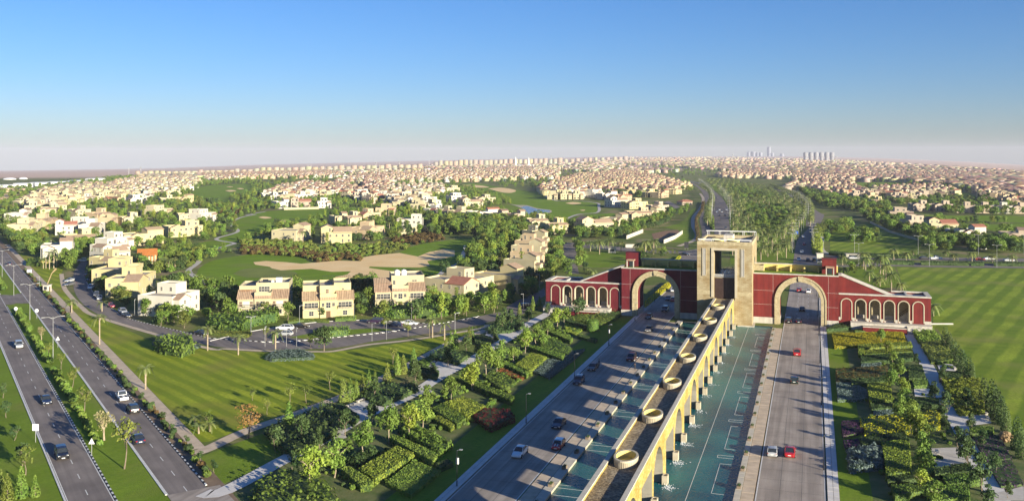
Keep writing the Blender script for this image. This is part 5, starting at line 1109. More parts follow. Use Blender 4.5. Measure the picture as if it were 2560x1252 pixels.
# --- houses picked one by one: frame, left and right foot of the facade, depth, style, wall, tile, label
# the houses are deep: their flat roofs show well from the air
HL = [
 ('o', (265, 590), (620, 492), 10, 0, 'white', 'tile_terracotta', 'white villa with palms before it at the bend of the village road'),
 ('n', (1800, 955), (2125, 800), 9, 3, 'yellow', 'tile_terracotta', 'yellow villa next up the hill from the white corner villa'),
 ('n', (1575, 812), (1870, 715), 9, 0, 'yellow', 'tile_terracotta', 'pale yellow villa with a four pane window, second above the white corner villa'),
 ('n', (1420, 650), (1715, 605), 9, 3, 'yellow', 'tile_tan', 'yellow villa in front of the stepped white houses on the village road'),
 ('n', (1385, 560), (1700, 520), 9, 2, 'white', 'tile_terracotta', 'white stepped house with roof pergola above the yellow village road villa'),
 ('n', (1400, 455), (1660, 420), 9, 5, 'white', 'tile_terracotta', 'white cube house left of the orange wooden terrace roof'),
 ('n', (1490, 350), (1715, 320), 8, 5, 'white', 'tile_terracotta', 'low white house at the top of the curving village road'),
 ('n', (1620, 300), (2150, 255), 11, 1, 'yellow', 'tile_tan', 'wide yellow house above the orange wooden terrace roof'),
 ('n', (530, 455), (940, 440), 11, 1, 'white', 'tile_terracotta', 'white villa behind a row of palms beside the lawn strip'),
 ('n', (880, 320), (1250, 295), 11, 4, 'yellow', 'tile_tan', 'large yellow villa right behind the white palm villa'),
 ('r', (430, 893), (700, 830), 10, 0, 'cream', 'tile_terracotta', 'cream villa with scattered small windows at the left end of its row'),
 ('r', (700, 812), (985, 745), 10, 4, 'peach', 'tile_tan', 'peach villa with a roof terrace, right behind the left end villa'),
 ('r', (840, 905), (1175, 895), 9, 2, 'white', 'tile_red', 'white house with pergola frames and a red tile strip'),
 ('r', (340, 705), (600, 650), 10, 1, 'white', 'tile_terracotta', 'white villa with small dotted windows at the far left'),
 ('r', (590, 610), (895, 600), 9, 4, 'cream', 'tile_terracotta', 'cream villa with square tower behind the peach one'),
 ('r', (1300, 855), (1480, 830), 10, 5, 'white', 'tile_terracotta', 'white block house with a dark stair slit'),
 ('r', (1490, 905), (1700, 830), 9, 3, 'white', 'tile_terracotta', 'white stepped house right of the white block house'),
 ('r', (1690, 790), (1820, 760), 9, 1, 'peach', 'tile_terracotta', 'small peach house at the right end of the stepped white house'),
 ('r', (1480, 700), (1700, 680), 9, 4, 'peach', 'tile_terracotta', 'peach house with square tower behind the white block house'),
 ('r', (1860, 770), (2145, 755), 9, 0, 'cream', 'tile_tan', 'cream house with round upper window beside the inner road'),
 ('r', (1150, 640), (1400, 625), 9, 3, 'cream', 'tile_terracotta', 'cream house among trees in the middle of the left village'),
 ('r', (1600, 415), (1790, 425), 8, 4, 'yellow', 'tile_red', 'yellow house with reddish roof and small tower among palms'),
 ('r', (1330, 420), (1545, 390), 8, 4, 'white', 'tile_terracotta', 'white house with narrow tower behind the palm row'),
 ('r', (1870, 420), (2065, 440), 8, 5, 'white', 'tile_terracotta', 'bright white house beside the inner road bend'),
 ('r', (950, 490), (1250, 455), 9, 3, 'yellow', 'tile_tan', 'yellow house in the upper left cluster'),
 ('r', (300, 490), (680, 470), 10, 1, 'cream', 'tile_terracotta', 'long cream house at the left edge of the upper cluster'),
 ('r', (690, 500), (850, 490), 8, 5, 'pink', 'tile_brown', 'unfinished brown framed house in the upper left cluster'),
 ('i', (1190, 455), (1350, 440), 9, 5, 'cream', 'tile_terracotta', 'cream house left of the white tree court by the fairway'),
 ('i', (1395, 490), (1555, 485), 9, 0, 'cream', 'tile_terracotta', 'cream house with small gable facing the cart path'),
 ('i', (1560, 490), (1690, 475), 9, 5, 'white', 'tile_terracotta', 'white cube house nearest the cart path on the left'),
 ('i', (1320, 605), (1590, 590), 10, 0, 'yellow', 'tile_terracotta', 'deep yellow house beside the small green of the cart path'),
 ('i', (1255, 348), (1360, 345), 8, 0, 'cream', 'tile_terracotta', 'cream house below the far left fairway, left one of a pair'),
 ('i', (1400, 345), (1525, 335), 8, 1, 'yellow', 'tile_terracotta', 'yellow house below the far left fairway, right one of a pair'),
 ('i', (1145, 315), (1255, 300), 8, 4, 'white', 'tile_brown', 'white house with dark openings and a narrow tower'),
 ('i', (1300, 285), (1415, 280), 8, 3, 'cream', 'tile_terracotta', 'cream gabled house at the head of the far left fairway'),
 ('q', (520, 545), (790, 485), 12, 1, 'cream', 'tile_terracotta', 'large cream villa at the left end of the fairway terrace'),
 ('q', (850, 570), (1250, 562), 12, 2, 'yellow', 'tile_terracotta', 'yellow twin villa with white balconies facing the bunkers'),
 ('q', (1470, 515), (1740, 460), 11, 3, 'peach', 'tile_tan', 'tall peach villa at the right end of the fairway terrace'),
 ('q', (1200, 335), (1380, 325), 10, 4, 'cream', 'tile_terracotta', 'cream tower house behind the yellow twin villa'),
 ('q', (1030, 330), (1200, 322), 9, 1, 'cream', 'tile_terracotta', 'cream house just left of the cream tower house'),
 ('q', (1400, 290), (1640, 270), 10, 3, 'peach', 'tile_red', 'peach house with a red gable behind the peach villa'),
 ('q', (1560, 205), (1805, 205), 10, 5, 'peach', 'tile_red', 'peach block house on the rise behind the red gable'),
 ('q', (1835, 372), (2160, 372), 10, 0, 'white', 'tile_terracotta', 'white house with small red tile porch above the retaining wall'),
 ('q', (270, 112), (440, 105), 9, 1, 'white', 'tile_terracotta', 'white gabled house at the left of the fairway wall'),
 ('q', (455, 108), (720, 105), 9, 2, 'pink', 'tile_red', 'brownish house with red roof behind the pale fairway wall'),
 ('q', (800, 108), (980, 105), 9, 5, 'white', 'tile_terracotta', 'white house right of the pale fairway wall'),
 ('p', (625, 1000), (1050, 900), 14, 3, 'cream', 'tile_red', 'cream villa with red gable roofs left of the gate wing'),
 ('p', (1240, 905), (1450, 850), 13, 1, 'yellow', 'tile_terracotta', 'yellow row house next behind the cream red roofed villa'),
 ('p', (1545, 690), (1655, 665), 12, 1, 'cream', 'tile_terracotta', 'cream row house third from the gate wing'),
 ('p', (1640, 575), (1710, 550), 12, 3, 'peach', 'tile_tan', 'peach row house fourth from the gate wing'),
 ('p', (1620, 470), (1720, 440), 12, 1, 'cream', 'tile_terracotta', 'cream row house fifth from the gate wing'),
 ('p', (1620, 400), (1720, 370), 11, 4, 'peach', 'tile_tan', 'peach row house sixth from the gate wing'),
 ('p', (1650, 320), (1750, 300), 11, 1, 'cream', 'tile_tan', 'cream row house seventh from the gate wing'),
 ('p', (1600, 250), (1690, 240), 10, 4, 'cream', 'tile_terracotta', 'cream tower topped house at the far end of the row'),
 ('l', (880, 755), (1060, 750), 10, 4, 'cream', 'tile_terracotta', 'cream house with tile hipped top, left one of two by the wood'),
 ('l', (1070, 803), (1255, 795), 10, 4, 'yellow', 'tile_terracotta', 'pale yellow house with tile hipped top, right one of two by the wood'),
 ('l', (1415, 800), (1700, 785), 10, 2, 'cream', 'tile_terracotta', 'cream house with small red porch roof by the dark trees'),
 ('l', (1705, 742), (1855, 720), 9, 1, 'cream', 'tile_terracotta', 'cream gabled house next in the row along the tree hedge'),
 ('l', (1855, 670), (2070, 665), 9, 4, 'peach', 'tile_terracotta', 'peach house third in the row along the tree hedge'),
 ('l', (2075, 660), (2170, 645), 9, 1, 'cream', 'tile_tan', 'narrow cream house fourth in the row along the tree hedge'),
 ('l', (2115, 600), (2250, 590), 9, 3, 'pink', 'tile_tan', 'pinkish house at the upper end of the row along the tree hedge'),
 ('l', (2375, 520), (2470, 515), 9, 9, 'pink', 'tile_red', 'small red roofed gatehouse beside the curved avenue'),
 ('l', (310, 670), (590, 660), 9, 1, 'white', 'tile_red', 'bright white house at the near end of the lake row'),
 ('l', (185, 660), (330, 645), 9, 3, 'cream', 'tile_terracotta', 'cream house second in the lake row'),
 ('l', (60, 650), (185, 640), 9, 3, 'cream', 'tile_terracotta', 'cream house third in the lake row'),
 ('l', (-60, 640), (60, 630), 9, 3, 'white', 'tile_red', 'white house with red roof fourth in the lake row'),
 ('l', (520, 690), (680, 680), 9, 1, 'pink', 'tile_brown', 'brown roofed house in shade right of the lake row'),
 ('l', (730, 690), (840, 685), 9, 1, 'pink', 'tile_terracotta', 'half hidden house with tile roof among the wood'),
 ('l', (240, 560), (430, 550), 9, 2, 'cream', 'tile_terracotta', 'cream house behind the lake row, near the palms'),
 ('l', (380, 512), (550, 505), 9, 3, 'cream', 'tile_tan', 'cream house nearest the left end of the lake'),
 ('l', (105, 490), (260, 485), 9, 5, 'white', 'tile_red', 'white house with red tiles behind the lake row'),
 ('l', (50, 402), (195, 398), 9, 0, 'cream', 'tile_terracotta', 'cream house left of the upper lake fairway'),
 ('l', (1685, 542), (1850, 535), 9, 2, 'white', 'tile_terracotta', 'white low house right of the lake fairway'),
 ('l', (1855, 560), (2050, 550), 9, 3, 'yellow', 'tile_terracotta', 'yellow house right of the white low house by the fairway'),
 ('l', (1745, 482), (1935, 470), 9, 4, 'peach', 'tile_red', 'peach house behind the white low house'),
 ('l', (1590, 462), (1750, 455), 9, 1, 'white', 'tile_terracotta', 'white house at the right end of the upper fairway'),
 ('l', (2010, 445), (2130, 440), 9, 0, 'yellow', 'tile_terracotta', 'yellow house left of the avenue trees'),
 ('l', (2140, 450), (2280, 440), 9, 1, 'peach', 'tile_red', 'peach house nearest the avenue trees'),
 ('l', (2285, 415), (2400, 405), 9, 4, 'yellow', 'tile_terracotta', 'yellow tower house beside the curved avenue'),
 ('m', (2080, 725), (2290, 722), 11, 1, 'white', 'tile_red', 'white house with red roof nearest the striped lawn on the right'),
 ('m', (1870, 668), (2075, 668), 11, 2, 'cream', 'tile_red', 'cream house with two red roofs left of the white one'),
 ('m', (1700, 640), (1880, 640), 11, 5, 'pink', 'tile_red', 'pinkish house with dark arches third from the striped lawn'),
 ('m', (2415, 748), (2600, 752), 11, 1, 'pink', 'tile_brown', 'brownish gabled house at the right edge of the picture'),
 ('m', (1735, 500), (1885, 500), 9, 3, 'pink', 'tile_brown', 'pinkish twin gabled house, first from the left along the right fairway'),
 ('m', (1900, 502), (2050, 503), 9, 3, 'pink', 'tile_brown', 'pinkish twin gabled house, second along the right fairway'),
 ('m', (2060, 513), (2200, 515), 9, 3, 'pink', 'tile_brown', 'pinkish twin gabled house, third along the right fairway'),
 ('m', (2205, 516), (2340, 517), 9, 3, 'pink', 'tile_brown', 'pinkish twin gabled house, fourth along the right fairway'),
 ('m', (2345, 518), (2480, 519), 9, 3, 'white', 'tile_brown', 'pale twin gabled house, fifth along the right fairway'),
 ('m', (2485, 519), (2610, 520), 9, 3, 'pink', 'tile_brown', 'pinkish twin gabled house at the right end of the fairway row'),
 ('m', (1440, 468), (1520, 468), 9, 4, 'yellow', 'tile_terracotta', 'tall yellow house standing out on the right slope'),
 ('m', (1560, 565), (1740, 568), 10, 5, 'pink', 'tile_brown', 'pinkish flat roofed house behind the dark trees'),
 ('m', (1640, 440), (1720, 442), 9, 4, 'yellow', 'tile_terracotta', 'pale yellow house right of the tall yellow house'),
 ('m', (15, 455), (90, 455), 9, 9, 'pink', 'tile_red', 'little red roofed pavilion left of the curved avenue'),
]
for i, (fr, a, b_, D, st, wall, tile, label) in enumerate(HL):
    D *= 1.35; p, q, W, ang = front(fr, a, b_)
    if st == 9: bx = [(0, W, 0, D * .7, 0, 3.6, 'hip')]
    else: bx = villa_boxes(min(W, 26), D, i, st)
    if W > 15 and st != 9: 
        W = min(W, 26)
    hgt = px(p[0], p[1])[1] - HZ
    foot(p, ang, W, D); house('villa', label, bx, wall, tile, (*p, 0), ang, 'villas of the estate', i, hero=hgt > 150)
# orange wooden terrace beside the village road
p, q, W, ang = front('n', (1795, 535), (2045, 525)); W = min(W, 14)
e = empty('timber_pavilion', (*p, 0), ang, 'orange wooden terrace pavilion with slatted roof among the white houses', 'pavilion'); foot(p, ang, W, 6)
MB().add([(-.3, -.6, 4.6), (W + .3, -.6, 4.6), (W + .3, 6, 7.2), (-.3, 6, 7.2), (-.3, -.6, 4.75), (W + .3, -.6, 4.75), (W + .3, 6, 7.35), (-.3, 6, 7.35)], [(0, 3, 2, 1), (4, 5, 6, 7), (0, 1, 5, 4), (1, 2, 6, 5), (2, 3, 7, 6), (3, 0, 4, 7)]).build('roof', 'wood_orange', e)
for i in range(7): MB().box(i * W / 6.2, i * W / 6.2 + .3, 0, .3, 0, 4.8).build('post', 'wood_orange', e)
MB().box(0, W, 3, 5.9, 0, 4.4).build('wall', 'wall_cream', e); MB().box(0, W, .35, .45, 1.6, 1.75).build('rail', 'wood_orange', e)
# retaining and garden walls, site hoardings
def wall_line(fr, pts, h, m, label, t=.3, cat='wall'):
    p = QL(fr, pts); mb = MB(); ribbon_mb(mb, p, -t / 2, t / 2, 0, h); o = mb.build('boundary_wall', m); tag(o, label, cat); return o
wall_line('l', [(1825, 852), (1985, 788)], 2.4, 'coping', 'white site hoarding before the row of round trees'); wall_line('l', [(2190, 895), (2300, 850), (2372, 800)], 2.4, 'coping', 'white site hoarding beside the excavation near the avenue')
wall_line('l', [(1815, 935), (1945, 935)], 2.0, 'coping', 'low white tent wall behind the palms'); wall_line('q', [(365, 130), (820, 118)], 2.2, 'wall_cream', 'pale boundary wall between the houses and the fairway')
wall_line('q', [(1850, 470), (2170, 390), (2300, 420)], 3.5, 'wall_cream', 'cream retaining wall below the white house with red porch'); wall_line('n', [(365, 508), (875, 520)], 1.1, 'yellow_stucco', 'low yellow wall in front of the palm villa')
wall_line('s', [(900, -10), (1100, 90), (1260, 140), (1450, 185)], 1.6, 'stone_pale', 'curving pale wall above the striped lawn'); wall_line('i', [(100, 570), (180, 600), (400, 640)], 1.0, 'stone_pale', 'low pale wall along the left meadow path')
mb = MB(); ribbon_mb(mb, QL('h', [(1640, 942), (1885, 942)]), -.35, .35, 0, .45); tag(mb.build('kerb_wall', 'stone_white'), 'low white wall stub reaching from the gate onto the lawn', 'wall')
# site excavation and guard boxes
sheet('bare_ground', QL('l', [(2070, 800), (2200, 770), (2330, 760), (2350, 800), (2190, 880), (2090, 850)]), .06, 'brown_soil')
def booth(fr, x, y, sx, sy, h, label, m='wall_white'):
    p = Q(fr, x, y); e = empty('guard_booth', (*p, 0), R(10), label, 'booth'); MB().box(-sx / 2, sx / 2, -sy / 2, sy / 2, 0, h).build('wall', m, e)
    MB().box(-sx / 2 - .25, sx / 2 + .25, -sy / 2 - .25, sy / 2 + .25, h + .002, h + .2).build('roof', 'roof_flat', e); MB().box(-sx * .3, sx * .3, -sy / 2 - .03, -sy / 2 - .002, 1, 2.1).build('window', 'glass', e); MB().box(sx / 2 + .002, sx / 2 + .03, -.4, .4, 0, 2).build('door', 'shutter', e)
booth('n', 615, 880, 2.2, 2.2, 2.6, 'small white guard booth on the tan path by the dual road'); booth('s', 372, 402, 3.2, 2.4, 4.6, 'white gate booth with dark window beside the right avenue'); booth('l', 1685, 985, 4, 3, 3, 'small white utility house on the palm lawn behind the gate'); booth('s', 715, 360, 7, 3, 2.4, 'long low white booth on the cross road median')
# ------------------------------------------------ scattered houses of the wider town (each its own thing, shared meshes)
PROTO = {}
def proto(wall, tile, k):
    key = (wall, tile, k)
    if key not in PROTO:
        r = random.Random(hash(key) % 1000 + k); W, D = r.uniform(11, 15), r.uniform(12, 15); wm, roofs, fm, wins = house_geo(villa_boxes(W, D, k, (0, 1, 2, 5, 0, 5)[k % 6]), k)
        R_ = MB()
        for q in roofs: R_.add(q.v, q.f)
        wmb = MB()
        for (x, y, z, a, w_, h) in wins:
            c, s = math.cos(a), math.sin(a); nx, ny = s, -c; vs = []
            for dz in (-h / 2, h / 2):
                for du, dn in ((-w_ / 2, .06), (w_ / 2, .06), (w_ / 2, -.02), (-w_ / 2, -.02)): vs.append((x + c * du + nx * dn - W / 2, y + s * du + ny * dn - D / 2, z + dz))
            wmb.add(vs, [(0, 1, 5, 4), (1, 2, 6, 5), (3, 0, 4, 7), (4, 5, 6, 7)])
        for q in (wm, R_, fm): q.v = [(v[0] - W / 2, v[1] - D / 2, v[2]) for v in q.v]
        wm.k = 0; wm.add(fm.v, fm.f, 1)
        PROTO[key] = (wm.mesh('wall', ['wall_' + wall, 'roof_flat']), R_.mesh('roof', tile) if R_.v else None, wmb.mesh('window', 'glass'))
    return PROTO[key]
FAR = []           # (x, y, rot, wall, tile, k) left for the joined far town
def pxpoly(fr, pts): o = FR[fr]; return [(o[0] + x / o[2], o[1] + y / o[2]) for x, y in pts]
NOPUT = []         # pixel polygons without houses
TOWNS = [   # name, pixel polygon, spacing across (m), spacing in depth (m), base rotation, palette, label
 ('a', 'z', [(50, 520), (60, 505), (120, 480), (210, 468), (300, 470), (330, 490), (300, 505), (210, 505), (150, 530), (60, 535)], 17, 19, .9, ('cream', 'cream', 'yellow'), ('tile_terracotta', 'tile_tan'), 'in the upper left village'),
 ('b', 'z', [(260, 470), (330, 452), (480, 445), (500, 462), (470, 480), (400, 490), (330, 495)], 17, 24, .7, ('cream', 'yellow', 'white'), ('tile_terracotta', 'tile_tan'), 'left of the far left fairway'),
 ('c', 'z', [(480, 440), (760, 425), (830, 432), (870, 445), (640, 448), (520, 458)], 17, 34, .6, ('cream', 'white', 'peach'), ('tile_terracotta', 'tile_red'), 'below the long apartment row'),
 ('d', 'z', [(670, 505), (660, 490), (700, 475), (760, 462), (860, 470), (900, 485), (820, 500), (780, 500)], 16, 20, .6, ('cream', 'white', 'cream'), ('tile_terracotta', 'tile_red'), 'behind the pale fairway wall'),
 ('e', 'z', [(820, 480), (830, 462), (900, 445), (960, 440), (985, 475), (960, 495), (920, 515), (860, 500)], 16, 22, .4, ('cream', 'white', 'pink'), ('tile_terracotta', 'tile_red'), 'along the tree lined inner road'),
 ('f', 'z', [(950, 500), (1000, 470), (1110, 470), (1100, 490), (1060, 500), (1100, 520), (1080, 530), (980, 520)], 16, 22, .3, ('cream', 'white', 'cream'), ('tile_terracotta', 'tile_tan'), 'uphill from the lake row'),
 ('g', 'z', [(870, 440), (1300, 420), (1400, 430), (1390, 450), (1180, 455), (950, 460)], 18, 40, .4, ('cream', 'white', 'peach'), ('tile_terracotta', 'tile_red'), 'in the middle town beyond the lake'),
 ('h', 'z', [(1345, 500), (1340, 478), (1370, 465), (1500, 470), (1500, 492), (1430, 500)], 15, 20, .2, ('cream', 'white', 'yellow'), ('tile_terracotta', 'tile_red'), 'above the lake fairway'),
 ('i', 'z', [(1380, 462), (1450, 440), (1560, 432), (1640, 445), (1720, 470), (1700, 485), (1600, 490), (1520, 482), (1450, 470)], 16, 22, .2, ('cream', 'yellow', 'peach'), ('tile_terracotta', 'tile_red'), 'on the slope left of the avenue'),
 ('j', 'm', [(780, 350), (860, 300), (1060, 290), (1290, 300), (1310, 340), (1500, 390), (1440, 430), (1290, 420), (1060, 380), (900, 345)], 17, 22, 0, ('pink', 'peach', 'cream'), ('tile_red', 'tile_brown'), 'in the first rows right of the avenue'),
 ('k', 'm', [(1420, 350), (1900, 330), (2060, 370), (2050, 410), (1850, 410), (1720, 440), (1560, 420)], 17, 24, -.1, ('pink', 'peach', 'cream'), ('tile_red', 'tile_brown'), 'in the middle of the right town'),
 ('l', 'm', [(2080, 330), (2330, 330), (2560, 380), (2600, 480), (2450, 470), (2250, 440), (2250, 400)], 17, 24, -.2, ('pink', 'peach', 'cream'), ('tile_red', 'tile_brown'), 'in the right town above the fairway'),
 ('m', 'm', [(250, 245), (450, 200), (820, 215), (820, 250), (700, 270), (600, 250), (480, 260)], 18, 34, .1, ('pink', 'peach', 'cream'), ('tile_red', 'tile_brown'), 'in the band behind the palm avenue'),
 ('n', 'm', [(830, 240), (1300, 225), (2180, 235), (2190, 275), (1900, 290), (1300, 280), (850, 290)], 18, 38, 0, ('pink', 'peach', 'pink'), ('tile_red', 'tile_brown'), 'in the far rows of the right town'),
]
cand = []
def footgrid():
    bb = [(min(p[0] for p in f), max(p[0] for p in f), min(p[1] for p in f), max(p[1] for p in f), f) for f in HFOOT + KEEP_OUT]
    return bb
def blocked(x, y, bb, m=0):
    for a, b_, c, d, f in bb:
        if a - m < x < b_ + m and c - m < y < d + m and (inpoly(x, y, f) or (m and any(math.hypot(x - q[0], y - q[1]) < m for q in f))): return True
    return False
bb0 = footgrid(); rh = random.Random(21)
for nm, fr, pp, dx, dy, rot, walls, tiles, label in TOWNS:
    pix = pxpoly(fr, pp); wp = [P(*q) for q in pix]; cx = sum(q[0] for q in wp) / len(wp); cy = sum(q[1] for q in wp) / len(wp)
    base = YAW + rot * .6; c, s = math.cos(base), math.sin(base); L_ = [((q[0] - cx) * c + (q[1] - cy) * s, -(q[0] - cx) * s + (q[1] - cy) * c) for q in wp]
    y = min(q[1] for q in L_)
    while y < max(q[1] for q in L_):
        x = min(q[0] for q in L_) + rh.random() * dx
        while x < max(q[0] for q in L_):
            lx, ly = x + rh.uniform(-2, 2), y + rh.uniform(-3, 3)
            if inpoly(lx, ly, L_):
                X, Y = cx + lx * c - ly * s, cy + lx * s + ly * c
                if not blocked(X, Y, bb0, 7): cand.append((px(X, Y)[1], X, Y, base + rh.gauss(0, .25) + rh.choice((0, 0, 0, .5, -.5)), rh.choice(walls), rh.choice(tiles), rh.randrange(12), label))
            x += dx
        y += dy
cand.sort(reverse=True)
NH = 300 - len(HL) - 3
print('houses', len(HL), 'scattered', len(cand))
tints = {'cream': 'cream', 'yellow': 'yellow', 'white': 'white', 'peach': 'peach', 'pink': 'pinkish'}
for i, (v, X, Y, rot, wall, tile, k, label) in enumerate(cand):
    HFOOT.append([(X - 7, Y - 7), (X + 7, Y - 7), (X + 7, Y + 7), (X - 7, Y + 7)])
    if i < NH:
        a, b_, w_ = proto(wall, tile, k)
        shp = ('stepped', 'gabled', 'terraced', 'flat roofed', 'stepped', 'flat roofed')[k % 6]; lab = f"{tints[wall]} {shp} house {label}"; e = empty('villa', (X, Y, terr(X, Y) - .1), rot, lab, 'house', 'villas ' + label)
        obj('wall', a, e)
        if b_: obj('roof', b_, e)
        q = obj('window', w_, e); q['kind'] = 'stuff'
    else: FAR.append((X, Y, rot, wall, tile, k))
# ================================================================== TREES
def crown_mesh(name, leaf, seed, h0, h1, r, n, size, lobes=10, shape='round', droop=0.0):
    rr = random.Random(seed); cs = []
    for i in range(lobes):
        t = rr.random(); z = h0 + (h1 - h0) * (.12 + .76 * t)
        k = {'round': math.sqrt(max(0, 1 - (2 * t - 1) ** 2)) * .75 + .1, 'cone': (1 - t) * .8 + .08, 'flat': .8 if t > .4 else .5, 'col': .35}[shape]
        a = rr.random() * 6.28; d = r * k * math.sqrt(rr.random()) * .85
        cs.append((d * math.cos(a), d * math.sin(a), z, r * rr.uniform(.36, .6) * (1 if shape != 'col' else 1.5)))
    if shape == 'round': cs.append((0, 0, (h0 + h1) / 2, r * .7))
    def f(q):
        x, y, z, R_ = q.choice(cs); v = Vector((q.gauss(0, 1), q.gauss(0, 1), q.gauss(0, 1))); v.normalize()
        if v.z < -.3 and q.random() < .6: v.z = -v.z
        k = R_ * (q.random() ** .35)
        return (x + v.x * k, y + v.y * k, z + v.z * k * .85 - droop * (math.hypot(x + v.x * k, y + v.y * k) / r) ** 2), tuple(v)
    V, F = leaf_cloud(n, f, size, rr); return np_mesh(name, V, F, [leaf])
def trunk_mesh(name, seed, h, r, m='trunk', limbs=4, spread=1.2, top=None):
    rr = random.Random(seed); mb = MB(); p = [Vector((0, 0, 0))]
    for i in range(3): p.append(p[-1] + Vector((rr.gauss(0, .12), rr.gauss(0, .12), h / 3)))
    for i in range(3): mb.bar(p[i], p[i + 1], r * (1 - .18 * i), 6, r * (1 - .18 * (i + 1)))
    for i in range(limbs):
        a = 6.28 * i / limbs + rr.random(); q = p[3] + Vector((math.cos(a) * spread * .5, math.sin(a) * spread * .5, h * .28)); mb.bar(p[2 + (i % 2)], q, r * .5, 5, r * .32)
        for j in range(2): mb.bar(q, q + Vector((math.cos(a + rr.gauss(0, .6)) * spread * .6, math.sin(a + rr.gauss(0, .6)) * spread * .6, h * .25)), r * .3, 4, r * .1)
    return mb.mesh(name, m)
TK = {}
def kind(key, leafs, n, size, lobes, shape, h, r, hb, trunk='trunk', tr=.16, var=3, droop=0.0, limbs=4):
    TK[key] = [(crown_mesh('crown', leafs[i % len(leafs)], 50 + i * 7 + len(TK), hb, h, r, n, size, lobes, shape, droop), trunk_mesh('trunk', i + len(TK), hb + .25 * (h - hb), tr, trunk, limbs, r * .6)) for i in range(var)]
kind('garden', ['leaf_mid', 'leaf_lime', 'leaf_mid'], 950, .55, 13, 'round', 7.0, 2.7, 2.2, 'palm_trunk', .14, 4, .5)
kind('magnolia', ['leaf_dark', 'leaf_dark'], 700, .5, 12, 'cone', 6.5, 2.1, 1.2, 'trunk', .12, 3)
kind('broad', ['leaf_mid', 'leaf_dark', 'leaf_mid', 'leaf_olive', 'leaf_mid'], 620, .75, 12, 'round', 7.0, 3.3, 1.4, var=5)
kind('sparse', ['leaf_olive', 'leaf_olive'], 260, .42, 9, 'flat', 5.5, 2.0, 2.0, 'trunk', .10, 3)
kind('blossom', ['leaf_blossom'], 420, .4, 10, 'round', 5.6, 2.3, 2.0, 'palm_trunk', .22, 2)
kind('orange', ['leaf_orange'], 520, .4, 11, 'round', 7.5, 3.0, 1.8, 'trunk', .22, 1, limbs=7)
kind('poplar', ['leaf_lime', 'leaf_mid'], 500, .6, 12, 'col', 9.5, 2.0, 1.2, var=2)
kind('globe', ['leaf_dark'], 380, .4, 8, 'round', 3.6, 1.25, 1.2, 'trunk', .08, 2)
def cone_mesh(leaf, seed, h, r, n, size, pw=.75):
    rr = random.Random(seed)
    def f(q):
        t = 1 - math.sqrt(q.random()); a = q.random() * 6.28; k = r * (1 - t) ** pw * (.9 + .1 * q.random()) * (1 if t > .08 else .8); return (k * math.cos(a), k * math.sin(a), .15 + t * (h - .15)), (math.cos(a), math.sin(a), .35)
    V, F = leaf_cloud(n, f, size, rr); return np_mesh('crown', V, F, [leaf])
ctrunk = MB().bar((0, 0, 0), (0, 0, 2.5), .12, 6, .05).mesh('trunk', 'trunk')
TK['cone'] = [(cone_mesh(l, i, 4.6, 1.05, 600, .3), ctrunk) for i, l in enumerate(('leaf_mid', 'leaf_olive', 'leaf_mid'))]
TK['conifer'] = [(cone_mesh('leaf_dark', 9 + i, 7.0, 1.5, 800, .4, .45), ctrunk) for i in range(3)]
def frond_mesh(L_=3.2, droop=1.4, up=.9, wid=.55, n=13, seed=0):
    rr = random.Random(seed); V = []; F = []; pts = []
    for i in range(n + 1):
        t = i / n; pts.append(Vector((L_ * t * (1 - .12 * t), 0, up * L_ * .55 * t - droop * L_ * .55 * t * t)))
    for i in range(n):
        a, b_ = pts[i], pts[i + 1]; w = wid * math.sin(math.pi * min(.97, .12 + .82 * i / n)) ** .7
        for s in (-1, 1):
            o = len(V); e = (a + b_) / 2 + Vector((.35 * w + .12, s * w, -.32 * w + rr.uniform(-.08, .08)))
            V += [a, b_, e + Vector((.1, 0, 0)), e - Vector((.06, 0, 0))]; F.append((o, o + 1, o + 2, o + 3) if s < 0 else (o + 3, o + 2, o + 1, o))
    return np_mesh('frond', [tuple(v) for v in V], F, ['palm_leaf'])
FRONDS = [frond_mesh(3.1, .9, 1.2, .6, 13, 1), frond_mesh(3.3, 1.7, .9, .6, 13, 2), frond_mesh(3.0, 2.2, .35, .55, 13, 3)]
def merged_fronds(n, seed):
    rr = random.Random(seed); V = []; F = []
    for i in range(n):
        me = FRONDS[min(2, int(3 * i / n))]; co = np.zeros(len(me.vertices) * 3); me.vertices.foreach_get('co', co); co = co.reshape(-1, 3)
        a = i * 2.4 + rr.random() * .5; s = rr.uniform(.85, 1.1); c, q = math.cos(a), math.sin(a); o = len(V)
        for p in co: V.append(((p[0] * c - p[1] * q) * s, (p[0] * q + p[1] * c) * s, p[2] * s))
        for p in me.polygons: F.append(tuple(v + o for v in p.vertices))
    return np_mesh('crown', V, F, ['palm_leaf'])
PCROWN = [merged_fronds(24, 1), merged_fronds(26, 2), merged_fronds(14, 3)]
ptrunk = MB(); 
for i in range(10): ptrunk.bar((0, 0, i * .1), (0, 0, i * .1 + .1), .030, 7, .036)
ptrunk = ptrunk.mesh('trunk', 'palm_trunk')
def tree(key, x, y, s, label, group, name='tree', cat='tree', i=0, z=None):
    cr, tr = TK[key][i % len(TK[key])]; e = empty(name, (x, y, terr(x, y) if z is None else z), rk.random() * 6.28, label, cat, group); e.scale = (s, s, s * rk.uniform(.92, 1.1)); obj('trunk', tr, e); obj('crown', cr, e); return e
def palm(x, y, h, label, group, s=1.0, single=False, i=0, young=False, r=.22):
    e = empty('palm_tree', (x, y, terr(x, y)), rk.random() * 6.28, label, 'palm tree', group)
    t = obj('trunk', ptrunk, e); t.scale = (r / .033, r / .033, h)
    if single:
        n = 11 if young else 16
        for k in range(n):
            q = obj('frond', FRONDS[min(2, 3 * k // n)], e, (0, 0, h - .05), k * 2.4 + rk.random() * .4, s * rk.uniform(.85, 1.1))
    else: obj('crown', PCROWN[i % 2 if not young else 2], e, (0, 0, h - .05), 0, s)
    return e
